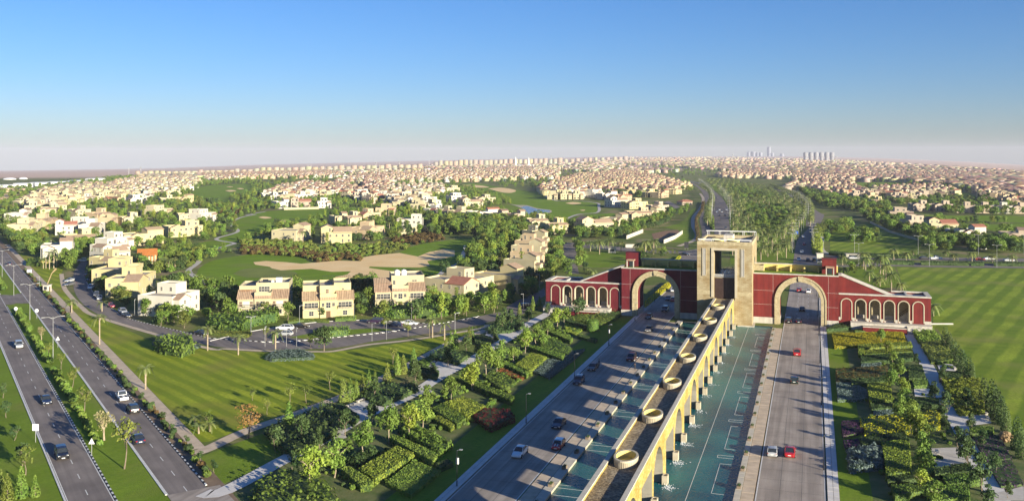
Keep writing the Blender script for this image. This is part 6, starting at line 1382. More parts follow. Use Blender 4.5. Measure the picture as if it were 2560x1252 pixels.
USED = []      # places already taken by trees
def put(key, fr, lst, zc, s, phrase, group, name='tree', cat='tree', order=None):
    for i, p in enumerate(lst):
        x, y = Q(fr, p[0], p[1], zc); sc_ = (p[2] if len(p) > 2 else 1.0) * s * rk.uniform(.92, 1.08); USED.append((x, y, 2.5))
        tree(key, x, y, sc_, f'{ORD[i]} {phrase}' if len(lst) > 1 else phrase, group, name, cat, i + len(lst), .02)
put('garden', 'e', [(395, 80, .8), (440, 150, .8), (480, 210, .8), (520, 320), (470, 400), (545, 450), (560, 520), (530, 590), (605, 590), (640, 680), (685, 760), (700, 830), (690, 960), (668, 1040, .8), (760, 1140), (600, 660)], 3.6, .72, 'weeping light green tree from the gate in the right garden row', 'light green trees in the right garden')
put('magnolia', 'e', [(640, 255, .7), (828, 335, .9), (760, 480, 1.1), (985, 560), (842, 610, 1.25), (835, 690, .9), (1020, 690, .8), (930, 790), (985, 870, 1.2), (990, 930, 1.1), (1100, 790, .8), (1190, 950, .8), (1085, 1100, 1.4), (1275, 1120, .6), (1140, 1200, .9)], 2.6, .75, 'dark glossy tree from the gate along the right garden path', 'dark trees along the right garden path')
put('conifer', 'e', [(840, 195), (868, 205, .8), (900, 280), (930, 330, 1.1), (962, 375, 1.1), (1000, 405), (1025, 412, .8), (1110, 600), (1165, 650, 1.2), (1200, 690, 1.2), (1232, 725), (1262, 780, .9), (1340, 900), (1372, 960)], 0, .85, 'dark upright conifer from the gate along the right lawn edge', 'conifers between the right garden and the lawn', 'conifer', 'conifer')
put('garden', 'b', [(790, 970, 1.15), (985, 885), (1205, 745, 1.05), (1410, 640), (1565, 600, .9), (1670, 545, 1.05), (1720, 410, .9), (1890, 355, .9), (2055, 255, .9)], 4.0, .9, 'light green tree from the camera in the left garden row', 'light green trees in the left garden')
put('garden', 'w', [(1100, 730, 1.25), (930, 880, .95), (1230, 700, .9), (1290, 570), (1450, 560, .8), (1600, 440, .95), (1740, 340, 1.05), (1640, 390), (1890, 260, .9), (2010, 150, 1.1), (2110, 110), (1840, 380, .8)], 4.0, .85, 'light green tree from the bench plaza in the far left garden', 'light green trees in the left garden')
put('broad', 'g', [(510, 770, .95)], 4, 1.0, 'big leafy green tree standing before the left gate arcade', 'broad trees')
put('magnolia', 'b', [(525, 760), (735, 670), (862, 770, .95), (1068, 640, 1.1), (1275, 560, 1.1), (1300, 370), (1625, 260, 1.05), (1760, 200, .7), (1870, 130, .9), (655, 890, .7)], 2.6, .8, 'dark glossy tree from the camera beside the left garden path', 'dark trees along the left garden path')
put('magnolia', 'w', [(190, 900, 1.1), (610, 660), (850, 490, 1.1), (420, 790, .6), (1210, 400, 1.0), (1300, 220, 1.1), (1420, 200, 1.2), (1520, 240), (1640, 130, 1.1), (1340, 160), (1890, 50, .9), (1000, 560, .8)], 2.6, .8, 'dark tree from the bench plaza along the far left garden path', 'dark trees along the left garden path')
put('cone', 'b', [(630, 690, 1.35), (1055, 495, 1.15), (1107, 475, 1.05), (1155, 450, 1.0), (1203, 415, .95), (1252, 400, 1.1), (1300, 360, .9), (1395, 330, 1.1), (1428, 300), (1475, 270, 1.2), (1522, 265, 1.1), (1600, 225, 1.1)], 0, 1.0, 'clipped cone tree from the camera in the row left of the white path', 'clipped cone trees of the left garden', 'cone_tree', 'cone tree')
put('cone', 'w', [(180, 800, 1.1), (45, 880, 1.1), (590, 600, .9), (655, 590, 1.05), (705, 575, 1.2), (885, 480, 1.0), (925, 470, 1.0), (1245, 290, .9), (1530, 130, .9), (1700, 80, 1.0), (1785, 60, .9)], 0, 1.0, 'clipped cone tree in the far half of the left garden, from the bench plaza', 'clipped cone trees of the left garden', 'cone_tree', 'cone tree')
put('cone', 'a', [(50, 1250, 1.1), (140, 1235, 1.1), (232, 1225, .9), (5, 1190, .8)], 0, 1.0, 'golden green cone tree from the left in the bottom left corner', 'cone trees in the bottom left corner', 'cone_tree', 'cone tree')
put('orange', 'a', [(1645, 835)], 0, .95, 'rust orange tree beside the diagonal tan path', None)
put('blossom', 'a', [(690, 850, 1.0), (275, 185, .7)], 0, .95, 'pale blossoming tree on the dual road median from the camera', 'blossom trees on the median')
put('sparse', 'a', [(825, 1040, 1.35), (560, 660), (480, 500, .8), (405, 380, .8), (325, 290, .7), (170, 1080, .9)], 0, 1.0, 'thin yellowish tree from the camera on the dual road median', 'thin trees on the median')
put('globe', 'a', [(40, 700, .9), (95, 850, .9), (150, 1020, 1.0), (20, 570, .9)], 0, 1.0, 'small clipped round tree on the verge left of the dual road, from the sign', 'round trees on the left verge')
put('globe', 'a', [(1330, 990, .55), (1240, 880, .5), (1080, 725, .5), (1000, 665, .65), (945, 585, .5), (885, 530, .5), (825, 470, .45), (795, 445, .45), (735, 380, .45), (690, 330, .4), (1140, 800, .5), (1420, 1065, .6)], 0, 1.0, 'clipped globe bush from the camera beside the tan path', 'globe bushes beside the tan path', 'globe_bush', 'bush')
put('sparse', 'b', [(460, 580, .7), (765, 490, .8), (640, 500, .9), (10, 700, .7), (950, 390, .8), (345, 470, .6), (1050, 400, .7), (1440, 190, .9)], 0, .9, 'young thin tree on the striped lawn beside the diagonal path, from the camera', 'young trees on the left lawn')
put('broad', 'j', [(1000, 950, 1.0)], 0, 1.0, 'dense dark tree standing at the lawn edge by the road island', None)
put('sparse', 'j', [(1840, 810, .9), (870, 930, .8), (420, 850, .7), (1600, 745, .9)], 0, 1.0, 'thin street tree from the left near the road island', 'thin street trees')
# palms one by one
def palms(fr, lst, phrase, group, single=True, young=True, s=.85, r=.2):
    for i, (x, y, yt) in enumerate(lst):
        X, Y = Q(fr, x, y); v = FR[fr][1] + y / FR[fr][2]; h = max(1.6, (y - yt) / FR[fr][2] * CH / max(v - HZ, 1) - .8); USED.append((X, Y, 2.5))
        palm(X, Y, h, f'{ORD[i]} {phrase}' if len(lst) > 1 else phrase, group, s * min(1.1, .55 + h * .07), single, i, young, r)
palms('a', [(660, 215, 15), (965, 510, 345), (1390, 790, 710), (1295, 750, 670), (1318, 805, 745)], 'palm from the left on the striped lawn near the tan path', 'palms on the left lawn')
palms('o', [(725, 1025, 690), (1125, 1080, 800), (1610, 1070, 740)], 'tall palm with pale trunk from the left along the lawn edge', 'palms along the lawn edge')
palms('j', [(2060, 810, 610), (2085, 815, 600), (2205, 840, 650)], 'palm in the trio beside the village road near the garden', 'palm trio by the village road')
palms('n', [(565, 580, 430), (645, 590, 350), (705, 575, 320), (600, 580, 420), (920, 1150, 980), (935, 1155, 970), (1330, 1140, 990), (1310, 1250, 1170), (700, 580, 400), (740, 560, 420)], 'palm on the grass strip by the village road, from the white villa', 'palms on the grass strip', True, True, .9)
palms('o', [(560, 480, 230), (290, 580, 410), (770, 450, 270), (530, 480, 260), (100, 560, 470)], 'palm in the garden of the white corner villa', 'palms by the white corner villa')
palms('l', [(1470, 970, 870), (1560, 1000, 860), (1660, 985, 850), (1770, 965, 870), (1930, 1010, 890), (2010, 1015, 860), (2090, 1000, 850), (1440, 1190, 1120), (1500, 1200, 1150)], 'date palm from the left on the lawn behind the left gate wing', 'date palms behind the left gate wing', False, False, 1.15, .25)
palms('s', [(610, 430, 320), (830, 470, 290), (850, 490, 340), (1005, 520, 330), (1035, 530, 320), (1062, 580, 410), (1120, 690, 500), (620, 530, 440), (890, 600, 480), (965, 640, 560), (1220, 690, 600), (920, 470, 430), (1000, 650, 540), (1560, 960, 820)], 'date palm from the left behind the right gate wing', 'date palms behind the right gate wing', False, False, 1.15, .25)
palms('s', [(1145, 390, 255), (1277, 390, 285), (1515, 350, 300), (1772, 380, 300), (1960, 395, 285), (2172, 402, 315), (2382, 405, 310), (1690, 330, 270), (1350, 330, 260)], 'palm from the left along the cross road', 'palms along the cross road', False, False, 1.1, .25)
palms('q', [(612, 575, 400), (1740, 400, 280), (1130, 560, 510), (1210, 545, 505)], 'palm from the left among the fairway terrace villas', 'palms by the fairway terrace', False, True, .9)
palms('i', [(1275, 840, 760), (1320, 850, 770), (1370, 840, 760), (1240, 830, 770)], 'palm in the group beside the cart path planting', 'palms beside the cart path', False, False, 1.0)
palms('i', [(60, 530, 430), (150, 530, 460), (250, 670, 600), (185, 670, 610), (105, 520, 440), (1020, 560, 490), (980, 550, 500), (930, 560, 510), (900, 555, 500)], 'palm from the left in the meadow of the left village', 'palms in the left village', False, False, 1.0)
npal = len([o for o in bpy.data.objects if o.get('category') == 'palm tree'])
# palm grove between the two avenues, in rows
gp = [P(*q) for q in pxpoly('t', [(920, 1230), (930, 900), (900, 640), (905, 540), (800, 330), (660, 210), (560, 130), (900, 120), (1400, 240), (1780, 400), (1930, 520), (1930, 700), (1780, 860), (1740, 1200)])]
hole = [P(*q) for q in pxpoly('t', [(1080, 460), (1600, 460), (1740, 620), (1720, 680), (1500, 720), (1180, 700), (1060, 560)])]; hole2 = [P(*q) for q in pxpoly('t', [(900, 200), (1300, 290), (1500, 400), (1050, 410), (900, 300)])]
low = [P(*q) for q in pxpoly('t', [(1180, 700), (1700, 680), (1600, 860), (1250, 880)])]
gpl = []; rp = random.Random(8)
ys = [q[1] for q in gp]; y = min(ys)
while y < max(ys):
    x = -260
    while x < 60:
        X, Y = x + rp.uniform(-1.5, 1.5) + ((y / 15.0) % 2) * 4, y + rp.uniform(-1.5, 1.5)
        if inpoly(X, Y, gp) and not inpoly(X, Y, hole) and not inpoly(X, Y, hole2) and not inpoly(X, Y, low): gpl.append((px(X, Y)[1], X, Y))
        x += 9.0
    y += 15.0 if y < 700 else 24
for side in (-1, 1):                       # palms lining the outer edges of the avenues
    for q in resample([P(*q) for q in pxpoly('t', [(1990, 760), (2000, 560), (1950, 430), (1750, 330), (1450, 210)] if side > 0 else [(590, 740), (600, 540), (660, 420), (620, 290), (500, 210)])], 14): gpl.append((px(*q)[1], *q))
gpl.sort(reverse=True); print('palms', npal, len(gpl))
for i, (v, X, Y) in enumerate(gpl[:300 - npal]): palm(X, Y, rp.uniform(5, 8), 'date palm standing in rows in the grove between the two avenues', 'date palms of the avenue grove', rp.uniform(.95, 1.25), False, i, False, .25)
PREST = [(X, Y) for v, X, Y in gpl[300 - npal:]]
def gn_scatter(name, pts, src, zoff=0.0):
    me = bpy.data.meshes.new(name); me.from_pydata([(p[0], p[1], terr(p[0], p[1]) + zoff) for p in pts], [], [])
    for an, k in (('sc', 2), ('rz', 3)):
        a = me.attributes.new(an, 'FLOAT', 'POINT'); a.data.foreach_set('value', [float(p[k]) for p in pts])
    ng = bpy.data.node_groups.new(name, 'GeometryNodeTree'); ng.interface.new_socket('Geometry', in_out='INPUT', socket_type='NodeSocketGeometry'); ng.interface.new_socket('Geometry', in_out='OUTPUT', socket_type='NodeSocketGeometry')
    N = ng.nodes; L = ng.links; gi = N.new('NodeGroupInput'); go = N.new('NodeGroupOutput'); ip = N.new('GeometryNodeInstanceOnPoints'); oi = N.new('GeometryNodeObjectInfo'); oi.inputs['Object'].default_value = src; oi.inputs['As Instance'].default_value = True
    a1 = N.new('GeometryNodeInputNamedAttribute'); a1.data_type = 'FLOAT'; a1.inputs[0].default_value = 'sc'; a2 = N.new('GeometryNodeInputNamedAttribute'); a2.data_type = 'FLOAT'; a2.inputs[0].default_value = 'rz'
    cx_ = N.new('ShaderNodeCombineXYZ'); L.new(a2.outputs[0], cx_.inputs[2]); L.new(gi.outputs[0], ip.inputs['Points']); L.new(oi.outputs['Geometry'], ip.inputs['Instance']); L.new(cx_.outputs[0], ip.inputs['Rotation']); L.new(a1.outputs[0], ip.inputs['Scale']); L.new(ip.outputs[0], go.inputs[0])
    o = obj(name, me); o['kind'] = 'stuff'; md = o.modifiers.new('scatter', 'NODES'); md.node_group = ng; return o
# ------------------------------------------------ trees of the village, nearest ones single, the rest a wood
bb1 = footgrid(); tc = []; rt = random.Random(5)
def scatter(fr, pp, spacing, keys, label, group, s=(.6, 1.15), chk=True, m=2.2):
    wp = [P(*q) for q in pxpoly(fr, pp)]; A_ = abs(sum(wp[i][0] * wp[(i + 1) % len(wp)][1] - wp[(i + 1) % len(wp)][0] * wp[i][1] for i in range(len(wp)))) / 2
    x0, x1, y0, y1 = min(p[0] for p in wp), max(p[0] for p in wp), min(p[1] for p in wp), max(p[1] for p in wp)
    n = int((x1 - x0) * (y1 - y0) / spacing ** 2)
    for i in range(min(n, 40000)):
        X, Y = rt.uniform(x0, x1), rt.uniform(y0, y1)
        if not inpoly(X, Y, wp): continue
        if noise.noise((X * .02, Y * .02, 3.1)) < -.28 and rt.random() < .7: continue
        if chk and blocked(X, Y, bb1, m): continue
        tc.append((px(X, Y)[1], X, Y, rt.uniform(*s), rt.choice(keys), label, group))
W1 = [(0, 540), (0, 505), (120, 470), (300, 445), (560, 440), (700, 470), (1000, 470), (1240, 470), (1330, 500), (1420, 560), (1400, 640), (1440, 690), (1360, 740), (1340, 790), (1200, 800), (1000, 800), (700, 810), (560, 830), (470, 840), (380, 810), (330, 740), (280, 620), (150, 660), (60, 640), (0, 590)]
scatter('z', W1, 7.6, ['broad'] * 5 + ['poplar', 'sparse'], 'leafy tree among the villas and gardens left of the gate', 'trees among the villas', (.5, 1.0))
scatter('l', [(-100, 690), (300, 680), (830, 700), (900, 780), (780, 880), (700, 1000), (520, 1100), (300, 1160), (200, 1000), (310, 860), (200, 820), (-60, 780)], 4.6, ['broad'] * 5 + ['poplar'], 'tree of the dense wood right of the bunkers', 'trees of the wood by the bunkers', (.7, 1.2))
scatter('p', [(860, 1100), (1000, 940), (1250, 960), (1330, 1000), (1480, 900), (1650, 880), (1500, 1000), (1300, 1040), (1120, 1130)], 3.4, ['broad'], 'leafy tree between the row houses and the village road', 'trees near the row houses', (.5, .85), False)
scatter('p', [(1750, 250), (1900, 260), (1880, 420), (1940, 560), (1930, 650), (1700, 640), (1650, 560), (1740, 420)], 3.8, ['broad'], 'tree between the row houses and the striped side road', 'trees beside the side road', (.55, .9), False)
scatter('l', [(1320, 900), (1370, 890), (1420, 1100), (1440, 1180), (1350, 1180), (1360, 1050)], 3.6, ['broad'], 'tree on the right side of the striped side road', 'trees beside the side road', (.5, .85), False)
scatter('n', [(1180, 480), (1300, 400), (1380, 520), (1400, 640), (1560, 620), (1500, 760), (1720, 800), (1660, 900), (1800, 950), (1700, 1080), (1850, 1200), (2100, 1250), (1700, 1160), (1450, 1000), (1280, 900), (1150, 680)], 4.0, ['broad'], 'leafy tree between the stepped houses and the village road', 'trees below the stepped houses', (.5, .85))
scatter('n', [(860, 560), (1000, 450), (960, 330), (1200, 250), (1240, 310), (1060, 480), (960, 570), (900, 620)], 3.8, ['broad'], 'leafy tree right of the white palm villa', 'trees by the palm villa', (.6, .95))
scatter('n', [(0, 60), (330, 60), (350, 180), (700, 220), (520, 300), (350, 500), (250, 420), (100, 260), (0, 150)], 8.0, ['broad', 'broad', 'sparse'], 'tree in the meadow between the dual road and the left village', 'trees of the left meadow', (.6, 1.0))
scatter('o', [(20, 560), (300, 600), (440, 640), (470, 720), (400, 780), (60, 800)], 3.6, ['broad', 'broad', 'sparse'], 'leafy tree in front of the white corner villa', 'trees before the white corner villa', (.5, .85), False)
scatter('o', [(680, 260), (860, 240), (1100, 320), (1110, 560), (900, 560), (820, 500), (690, 440)], 4.5, ['broad'], 'leafy tree between the white corner villa and the cream villa', 'trees between the roadside villas', (.6, 1.0), False)
scatter('j', [(640, 330), (790, 330), (780, 520), (640, 500)], 3.8, ['broad'], 'leafy tree between the first and second roadside villa', 'trees between the roadside villas', (.6, .95), False)
scatter('j', [(1290, 300), (1510, 290), (1500, 460), (1300, 470)], 3.8, ['broad'], 'dark tree between the second and third roadside villa', 'trees between the roadside villas', (.6, .95), False)
scatter('j', [(940, 600), (1080, 560), (1070, 630), (960, 640)], 4, ['broad'], 'garden tree before the middle roadside villa', 'trees before the roadside villas', (.45, .6), False); scatter('j', [(1120, 590), (1250, 560), (1240, 620), (1120, 630)], 4, ['broad'], 'garden tree right of the middle villa door', 'trees before the roadside villas', (.45, .6), False)
scatter('j', [(2000, 300), (2240, 380), (2420, 440), (2560, 430), (2560, 600), (2350, 640), (2200, 560), (2020, 560)], 4.0, ['broad'], 'leafy tree between the third villa and the row houses', 'trees near the row houses', (.5, .9), False)
scatter('l', [(1230, 720), (1420, 690), (1640, 690), (1850, 730), (2060, 680), (2250, 600), (2420, 560), (2420, 590), (2150, 720), (1980, 780), (1830, 830), (1640, 860), (1320, 850), (1250, 800)], 5.0, ['broad'], 'dark tree in the belt behind the palm lawn', 'trees behind the palm lawn', (.6, 1.0))
scatter('g', [(1000, 330), (1200, 320), (1400, 330), (1340, 400), (1080, 420), (900, 430), (800, 420)], 6, ['broad', 'sparse'], 'bushy tree on the corner behind the left arch block', 'trees behind the left arch block', (.4, .7))
scatter('s', [(690, 130), (760, 110), (970, 110), (980, 190), (800, 210), (690, 190)], 5.0, ['broad'], 'dark round tree on the striped lawn beyond the cross road', 'trees on the far striped lawn', (.6, 1.0), False)
scatter('s', [(450, 30), (700, 0), (700, 90), (480, 110), (450, 200), (440, 270)], 6, ['broad'], 'dark tree along the path right of the right avenue', 'trees along the right avenue', (.6, 1.0), False)
scatter('s', [(1440, 150), (1860, 120), (2300, 190), (2504, 200), (2504, 330), (2200, 300), (1900, 290), (1450, 300)], 5.6, ['broad'], 'dark tree in the belt along the cross road on the right', 'trees along the cross road', (.7, 1.1), False)
scatter('s', [(680, 460), (840, 440), (850, 540), (700, 560)], 5, ['broad', 'sparse'], 'bushy tree behind the right gate wing', 'trees behind the right gate wing', (.5, .8), False)
scatter('m', [(880, 345), (1050, 380), (1290, 430), (1440, 440), (1560, 470), (1560, 560), (1690, 580), (1740, 650), (1900, 680), (1800, 740), (1700, 700), (1500, 620), (1380, 570), (1340, 500), (1100, 480), (1070, 470), (940, 400)], 6.4, ['broad'], 'dark tree in the belt between the right avenue and the town', 'trees right of the right avenue', (.7, 1.2))
scatter('m', [(1850, 640), (2070, 680), (2300, 730), (2560, 740), (2560, 774), (1800, 760)], 5.6, ['broad'], 'dark tree below the red roofed houses on the right', 'trees below the red roofed houses', (.6, 1.0))
scatter('z', [(2270, 560), (2420, 545), (2560, 560), (2560, 600), (2480, 590), (2400, 580), (2330, 570)], 11, ['broad'], 'tree between the right fairways and the red roofed houses', 'trees on the right fairways', (.6, 1.0))
gt = [P(*q) for q in pxpoly('t', [(1080, 470), (1600, 460), (1740, 620), (1720, 680), (1500, 720), (1180, 700), (1060, 560)])]
scatter('t', [(1080, 470), (1600, 460), (1740, 620), (1720, 680), (1500, 720), (1180, 700), (1060, 560)], 5.4, ['magnolia', 'broad'], 'dark tree of the square orchard in the palm grove', 'trees of the grove orchard', (.6, .9), False); scatter('t', [(900, 210), (1300, 300), (1480, 400), (1050, 410), (920, 320)], 6.5, ['magnolia', 'broad'], 'dark tree of the far orchard in the palm grove', 'trees of the grove orchard', (.6, .9), False)
scatter('t', [(1180, 720), (1700, 690), (1620, 860), (1250, 880)], 5.0, ['broad'], 'bright green low tree between the orchard and the gate tower', 'low trees in the palm grove', (.5, .75), False)
scatter('z', [(0, 640), (120, 660), (90, 600), (0, 580)], 7, ['broad'], 'tree at the left edge beside the dual road', 'trees at the left edge', (.7, 1.0))
# row of clipped trees along the curved walk
tr_ = QL('l', [(1980, 770), (2150, 735), (2300, 660), (2420, 590)])
for i, q in enumerate(resample(tr_, 4.6)[:20]): tree('globe', *q, 1.35, f'{ORD[i]} clipped tree from the hoarding in the row along the curved walk', 'clipped trees along the curved walk', 'tree', 'tree', i)
nt0 = len([o for o in bpy.data.objects if o.get('category') == 'tree'])
tc.sort(key=lambda t: -t[0]); kept = []
cell = {}
def ok(x, y, d):
    k = (int(x // 4), int(y // 4))
    for i in (-1, 0, 1):
        for j in (-1, 0, 1):
            for q in cell.get((k[0] + i, k[1] + j), ()):
                if math.hypot(q[0] - x, q[1] - y) < d: return False
    cell.setdefault(k, []).append((x, y)); return True
for x, y, r in USED: cell.setdefault((int(x // 4), int(y // 4)), []).append((x, y))
REST = {}
cnt = 0
for (v, X, Y, s, key, label, group) in tc:
    if not ok(X, Y, 2.2): continue
    if label.startswith('leafy tree among the villas'):
        u_, v_ = px(X, Y); label = {'poplar': 'tall narrow tree', 'sparse': 'thin yellowish tree'}.get(key, 'round leafy tree') + (' in the gardens of the left village' if u_ < 330 else ' between the left village and the cart path' if u_ < 600 else ' behind or beside the three roadside villas' if v_ > 640 else ' near the houses beyond the long bunker' if u_ < 1100 else ' near the houses right of the bunkers')
    if cnt < 300 - nt0: tree(key, X, Y, s, label, group, 'tree', 'tree', rt.randrange(9)); cnt += 1
    else:
        i = rt.randrange(5); REST.setdefault((key, i % len(TK[key])), []).append((X, Y, s, rt.random() * 6.28))
# far planting between the far houses, sampled where the photo is green
bb2 = [b for b in footgrid()]
for pp, n in (([(0, 500), (0, 478), (340, 440), (700, 430), (1000, 425), (1400, 420), (1700, 440), (1740, 480), (1600, 495), (1300, 470), (800, 500), (600, 440), (200, 470)], 3000), ([(1700, 440), (1480, 425), (1700, 412), (2100, 440), (2560, 480), (2560, 550), (2300, 530), (2150, 500), (2050, 480), (1900, 440)], 2600), ([(500, 440), (1000, 418), (1600, 405), (2100, 410), (2560, 440), (2560, 480), (2100, 440), (1500, 430), (1000, 440)], 3000)):
    xs = [p[0] for p in pp]; ysq = [p[1] for p in pp]
    for i in range(n):
        u, v = rt.uniform(min(xs), max(xs)), rt.uniform(min(ysq), max(ysq))
        if not inpoly(u, v, pp): continue
        X, Y = P(u, v)
        if blocked(X, Y, bb2): continue
        REST.setdefault(('broad', rt.randrange(5)), []).append((X, Y, rt.uniform(.7, 1.3) * (1 + max(0, 440 - v) * .012), rt.random() * 6.28))
src = {}
for o in bpy.data.objects:
    if o.name.startswith('crown') and o.data: src.setdefault(o.data.name, o)
for (key, i), pts in REST.items():
    me = TK[key][i][0]; so_ = src.get(me.name)
    if so_ is None: so_ = next(iter(src.values()))
    gn_scatter('woodland', pts, so_)
if PREST: gn_scatter('palm_wood', [(x, y, 1.15, rt.random() * 6) for x, y in PREST], src[PCROWN[0].name], 6.0)
# low scrub in the rough of the golf course
bbx = [b for b in bb1 if b[4] is not BANK]
def bushes(fr, pp, n, leaf, s=(.6, 1.6)):
    wp = [P(*q) for q in pxpoly(fr, pp)]; x0, x1, y0, y1 = min(p[0] for p in wp), max(p[0] for p in wp), min(p[1] for p in wp), max(p[1] for p in wp); out = []
    k = 0
    while len(out) < n and k < 30000:
        k += 1; X, Y = rt.uniform(x0, x1), rt.uniform(y0, y1)
        if inpoly(X, Y, wp) and not blocked(X, Y, bbx): out.append((X, Y, rt.uniform(*s), rt.random() * 6))
    return out
bsrc = {o.data.name: o for o in bpy.data.objects if o.name.startswith('foliage') and o.data and o.data.name.startswith('shrub')}
def bsource(leaf):
    for m_ in bush_me[leaf]:
        if m_.name in bsrc: return bsrc[m_.name]
    o = shrub(*Q('q', 700 + 120 * len(bsrc), 640), 1.2, leaf, f'single {leaf[5:]} scrub bush on the bank behind the long bunker', 'scrub bushes', 0); bsrc[o.children[0].data.name] = o.children[0]; return o.children[0]
for leaf, n, pp in (('leaf_olive', 420, [(0, 800), (500, 780), (800, 840), (1400, 820), (1700, 840), (1560, 900), (1200, 980), (720, 1000), (620, 950), (0, 925)]), ('leaf_brown', 300, [(0, 850), (600, 880), (800, 930), (1100, 930), (1200, 985), (760, 1005), (620, 950), (0, 925)]), ('leaf_brown', 200, [(1480, 760), (2000, 690), (2000, 780), (1720, 830), (1500, 810)]), ('leaf_mid', 160, [(0, 800), (900, 830), (1500, 850), (1200, 970), (400, 930)])):
    gn_scatter('scrub', bushes('k', pp, n, leaf), bsource(leaf))
gn_scatter('scrub', bushes('i', [(1280, 780), (1480, 700), (1700, 700), (1560, 760), (1480, 840), (1280, 880)], 160, 'leaf_olive'), bsource('leaf_olive')); gn_scatter('scrub', bushes('i', [(1500, 330), (1800, 340), (1900, 420), (1780, 470), (1600, 380)], 160, 'leaf_brown', (.8, 1.8)), bsource('leaf_brown'))
gn_scatter('scrub', bushes('z', W1, 900, 'leaf_mid', (.7, 1.8)), bsource('leaf_mid'))
gn_scatter('scrub', bushes('z', W1, 500, 'leaf_dark', (.7, 1.8)), bsource('leaf_dark'))

# loose ground cover between the clipped beds
def cover(poly, n, leaf, s=(.25, .6)):
    out = []; x0, x1, y0, y1 = min(p[0] for p in poly), max(p[0] for p in poly), min(p[1] for p in poly), max(p[1] for p in poly)
    while len(out) < n:
        X, Y = rt.uniform(x0, x1), rt.uniform(y0, y1)
        if inpoly(X, Y, poly) and noise.noise((X * .12, Y * .07, 7)) > -.1: out.append((X, Y, rt.uniform(*s), rt.random() * 6))
    gn_scatter('ground_cover', out, bsource(leaf))
cover([(-56.5, -8), (-39, -8), (-39, -205), (-57.5, -205)], 700, 'leaf_mid'); cover([(-56.5, -8), (-39, -8), (-39, -205), (-57.5, -205)], 350, 'leaf_dark')
cover([(38, -13), (52.5, -13), (52.5, -205), (38, -205)], 420, 'leaf_mid'); cover([(57.5, 4), (62.5, 4), (62.5, -90), (57.5, -90)], 160, 'leaf_mid')
# ================================================================== VEHICLES
CARC = dict(black=(.012, .012, .014), navy=(.012, .018, .045), white=(.75, .75, .74), silver=(.38, .39, .40), red=(.36, .012, .016), darkred=(.16, .012, .012), grey=(.11, .11, .115), darkgreen=(.014, .03, .022), blue=(.03, .06, .14), purple=(.035, .018, .045))
for k, c in CARC.items(): mat('car_' + k, c, rough=.28, spec=.5, coat=.6)
mat('tyre', (.015, .015, .015), rough=.8); mat('rim', (.45, .45, .46), rough=.3, metal=.8); mat('headlight', (.7, .72, .72), rough=.15); mat('taillight', (.32, .008, .008), rough=.25); mat('plate', (.75, .75, .72), rough=.5); mat('trim', (.02, .02, .022), rough=.5)
# stations from nose to tail: (y, half width, z bottom, z shoulder) and greenhouse (y, half width, z top)
CT = {'sedan': dict(L=4.6, W=.90, body=[(0, .62, .42, .55), (.12, .78, .26, .70), (.7, .88, .20, .80), (1.35, .90, .18, .90), (2.3, .90, .18, .94), (3.3, .90, .18, .97), (4.1, .88, .22, .98), (4.5, .80, .28, .92), (4.6, .68, .42, .72)], gh=[(1.25, .80, .90), (2.05, .64, 1.36), (2.6, .65, 1.43), (3.1, .64, 1.40), (4.05, .76, .97)]),
      'suv': dict(L=4.6, W=.94, body=[(0, .66, .5, .72), (.1, .84, .32, .90), (.6, .93, .26, 1.00), (1.2, .94, .24, 1.08), (2.3, .94, .24, 1.10), (3.5, .94, .24, 1.12), (4.3, .92, .28, 1.12), (4.55, .88, .34, 1.05), (4.6, .78, .45, .85)], gh=[(1.1, .82, 1.07), (1.75, .70, 1.60), (2.5, .72, 1.70), (3.9, .72, 1.66), (4.45, .80, 1.11)]),
      'hatch': dict(L=3.8, W=.85, body=[(0, .6, .42, .58), (.1, .76, .28, .74), (.5, .84, .22, .84), (1.0, .85, .20, .92), (2.0, .85, .20, .95), (3.0, .85, .2, .97), (3.6, .83, .25, .96), (3.76, .78, .32, .88), (3.8, .68, .45, .70)], gh=[(.95, .76, .91), (1.5, .66, 1.36), (2.0, .68, 1.43), (3.1, .68, 1.40), (3.62, .74, .96)]),
      'pickup': dict(L=5.2, W=.93, body=[(0, .68, .5, .75), (.1, .84, .36, .92), (.6, .92, .30, 1.0), (1.3, .93, .28, 1.06), (2.4, .93, .28, 1.08), (3.2, .93, .28, 1.08), (3.25, .93, .28, .98), (5.0, .92, .32, .98), (5.2, .86, .40, .95)], gh=[(1.2, .82, 1.05), (1.8, .70, 1.62), (2.4, .72, 1.72), (3.0, .72, 1.68), (3.22, .80, 1.08)])}
CARM = {}
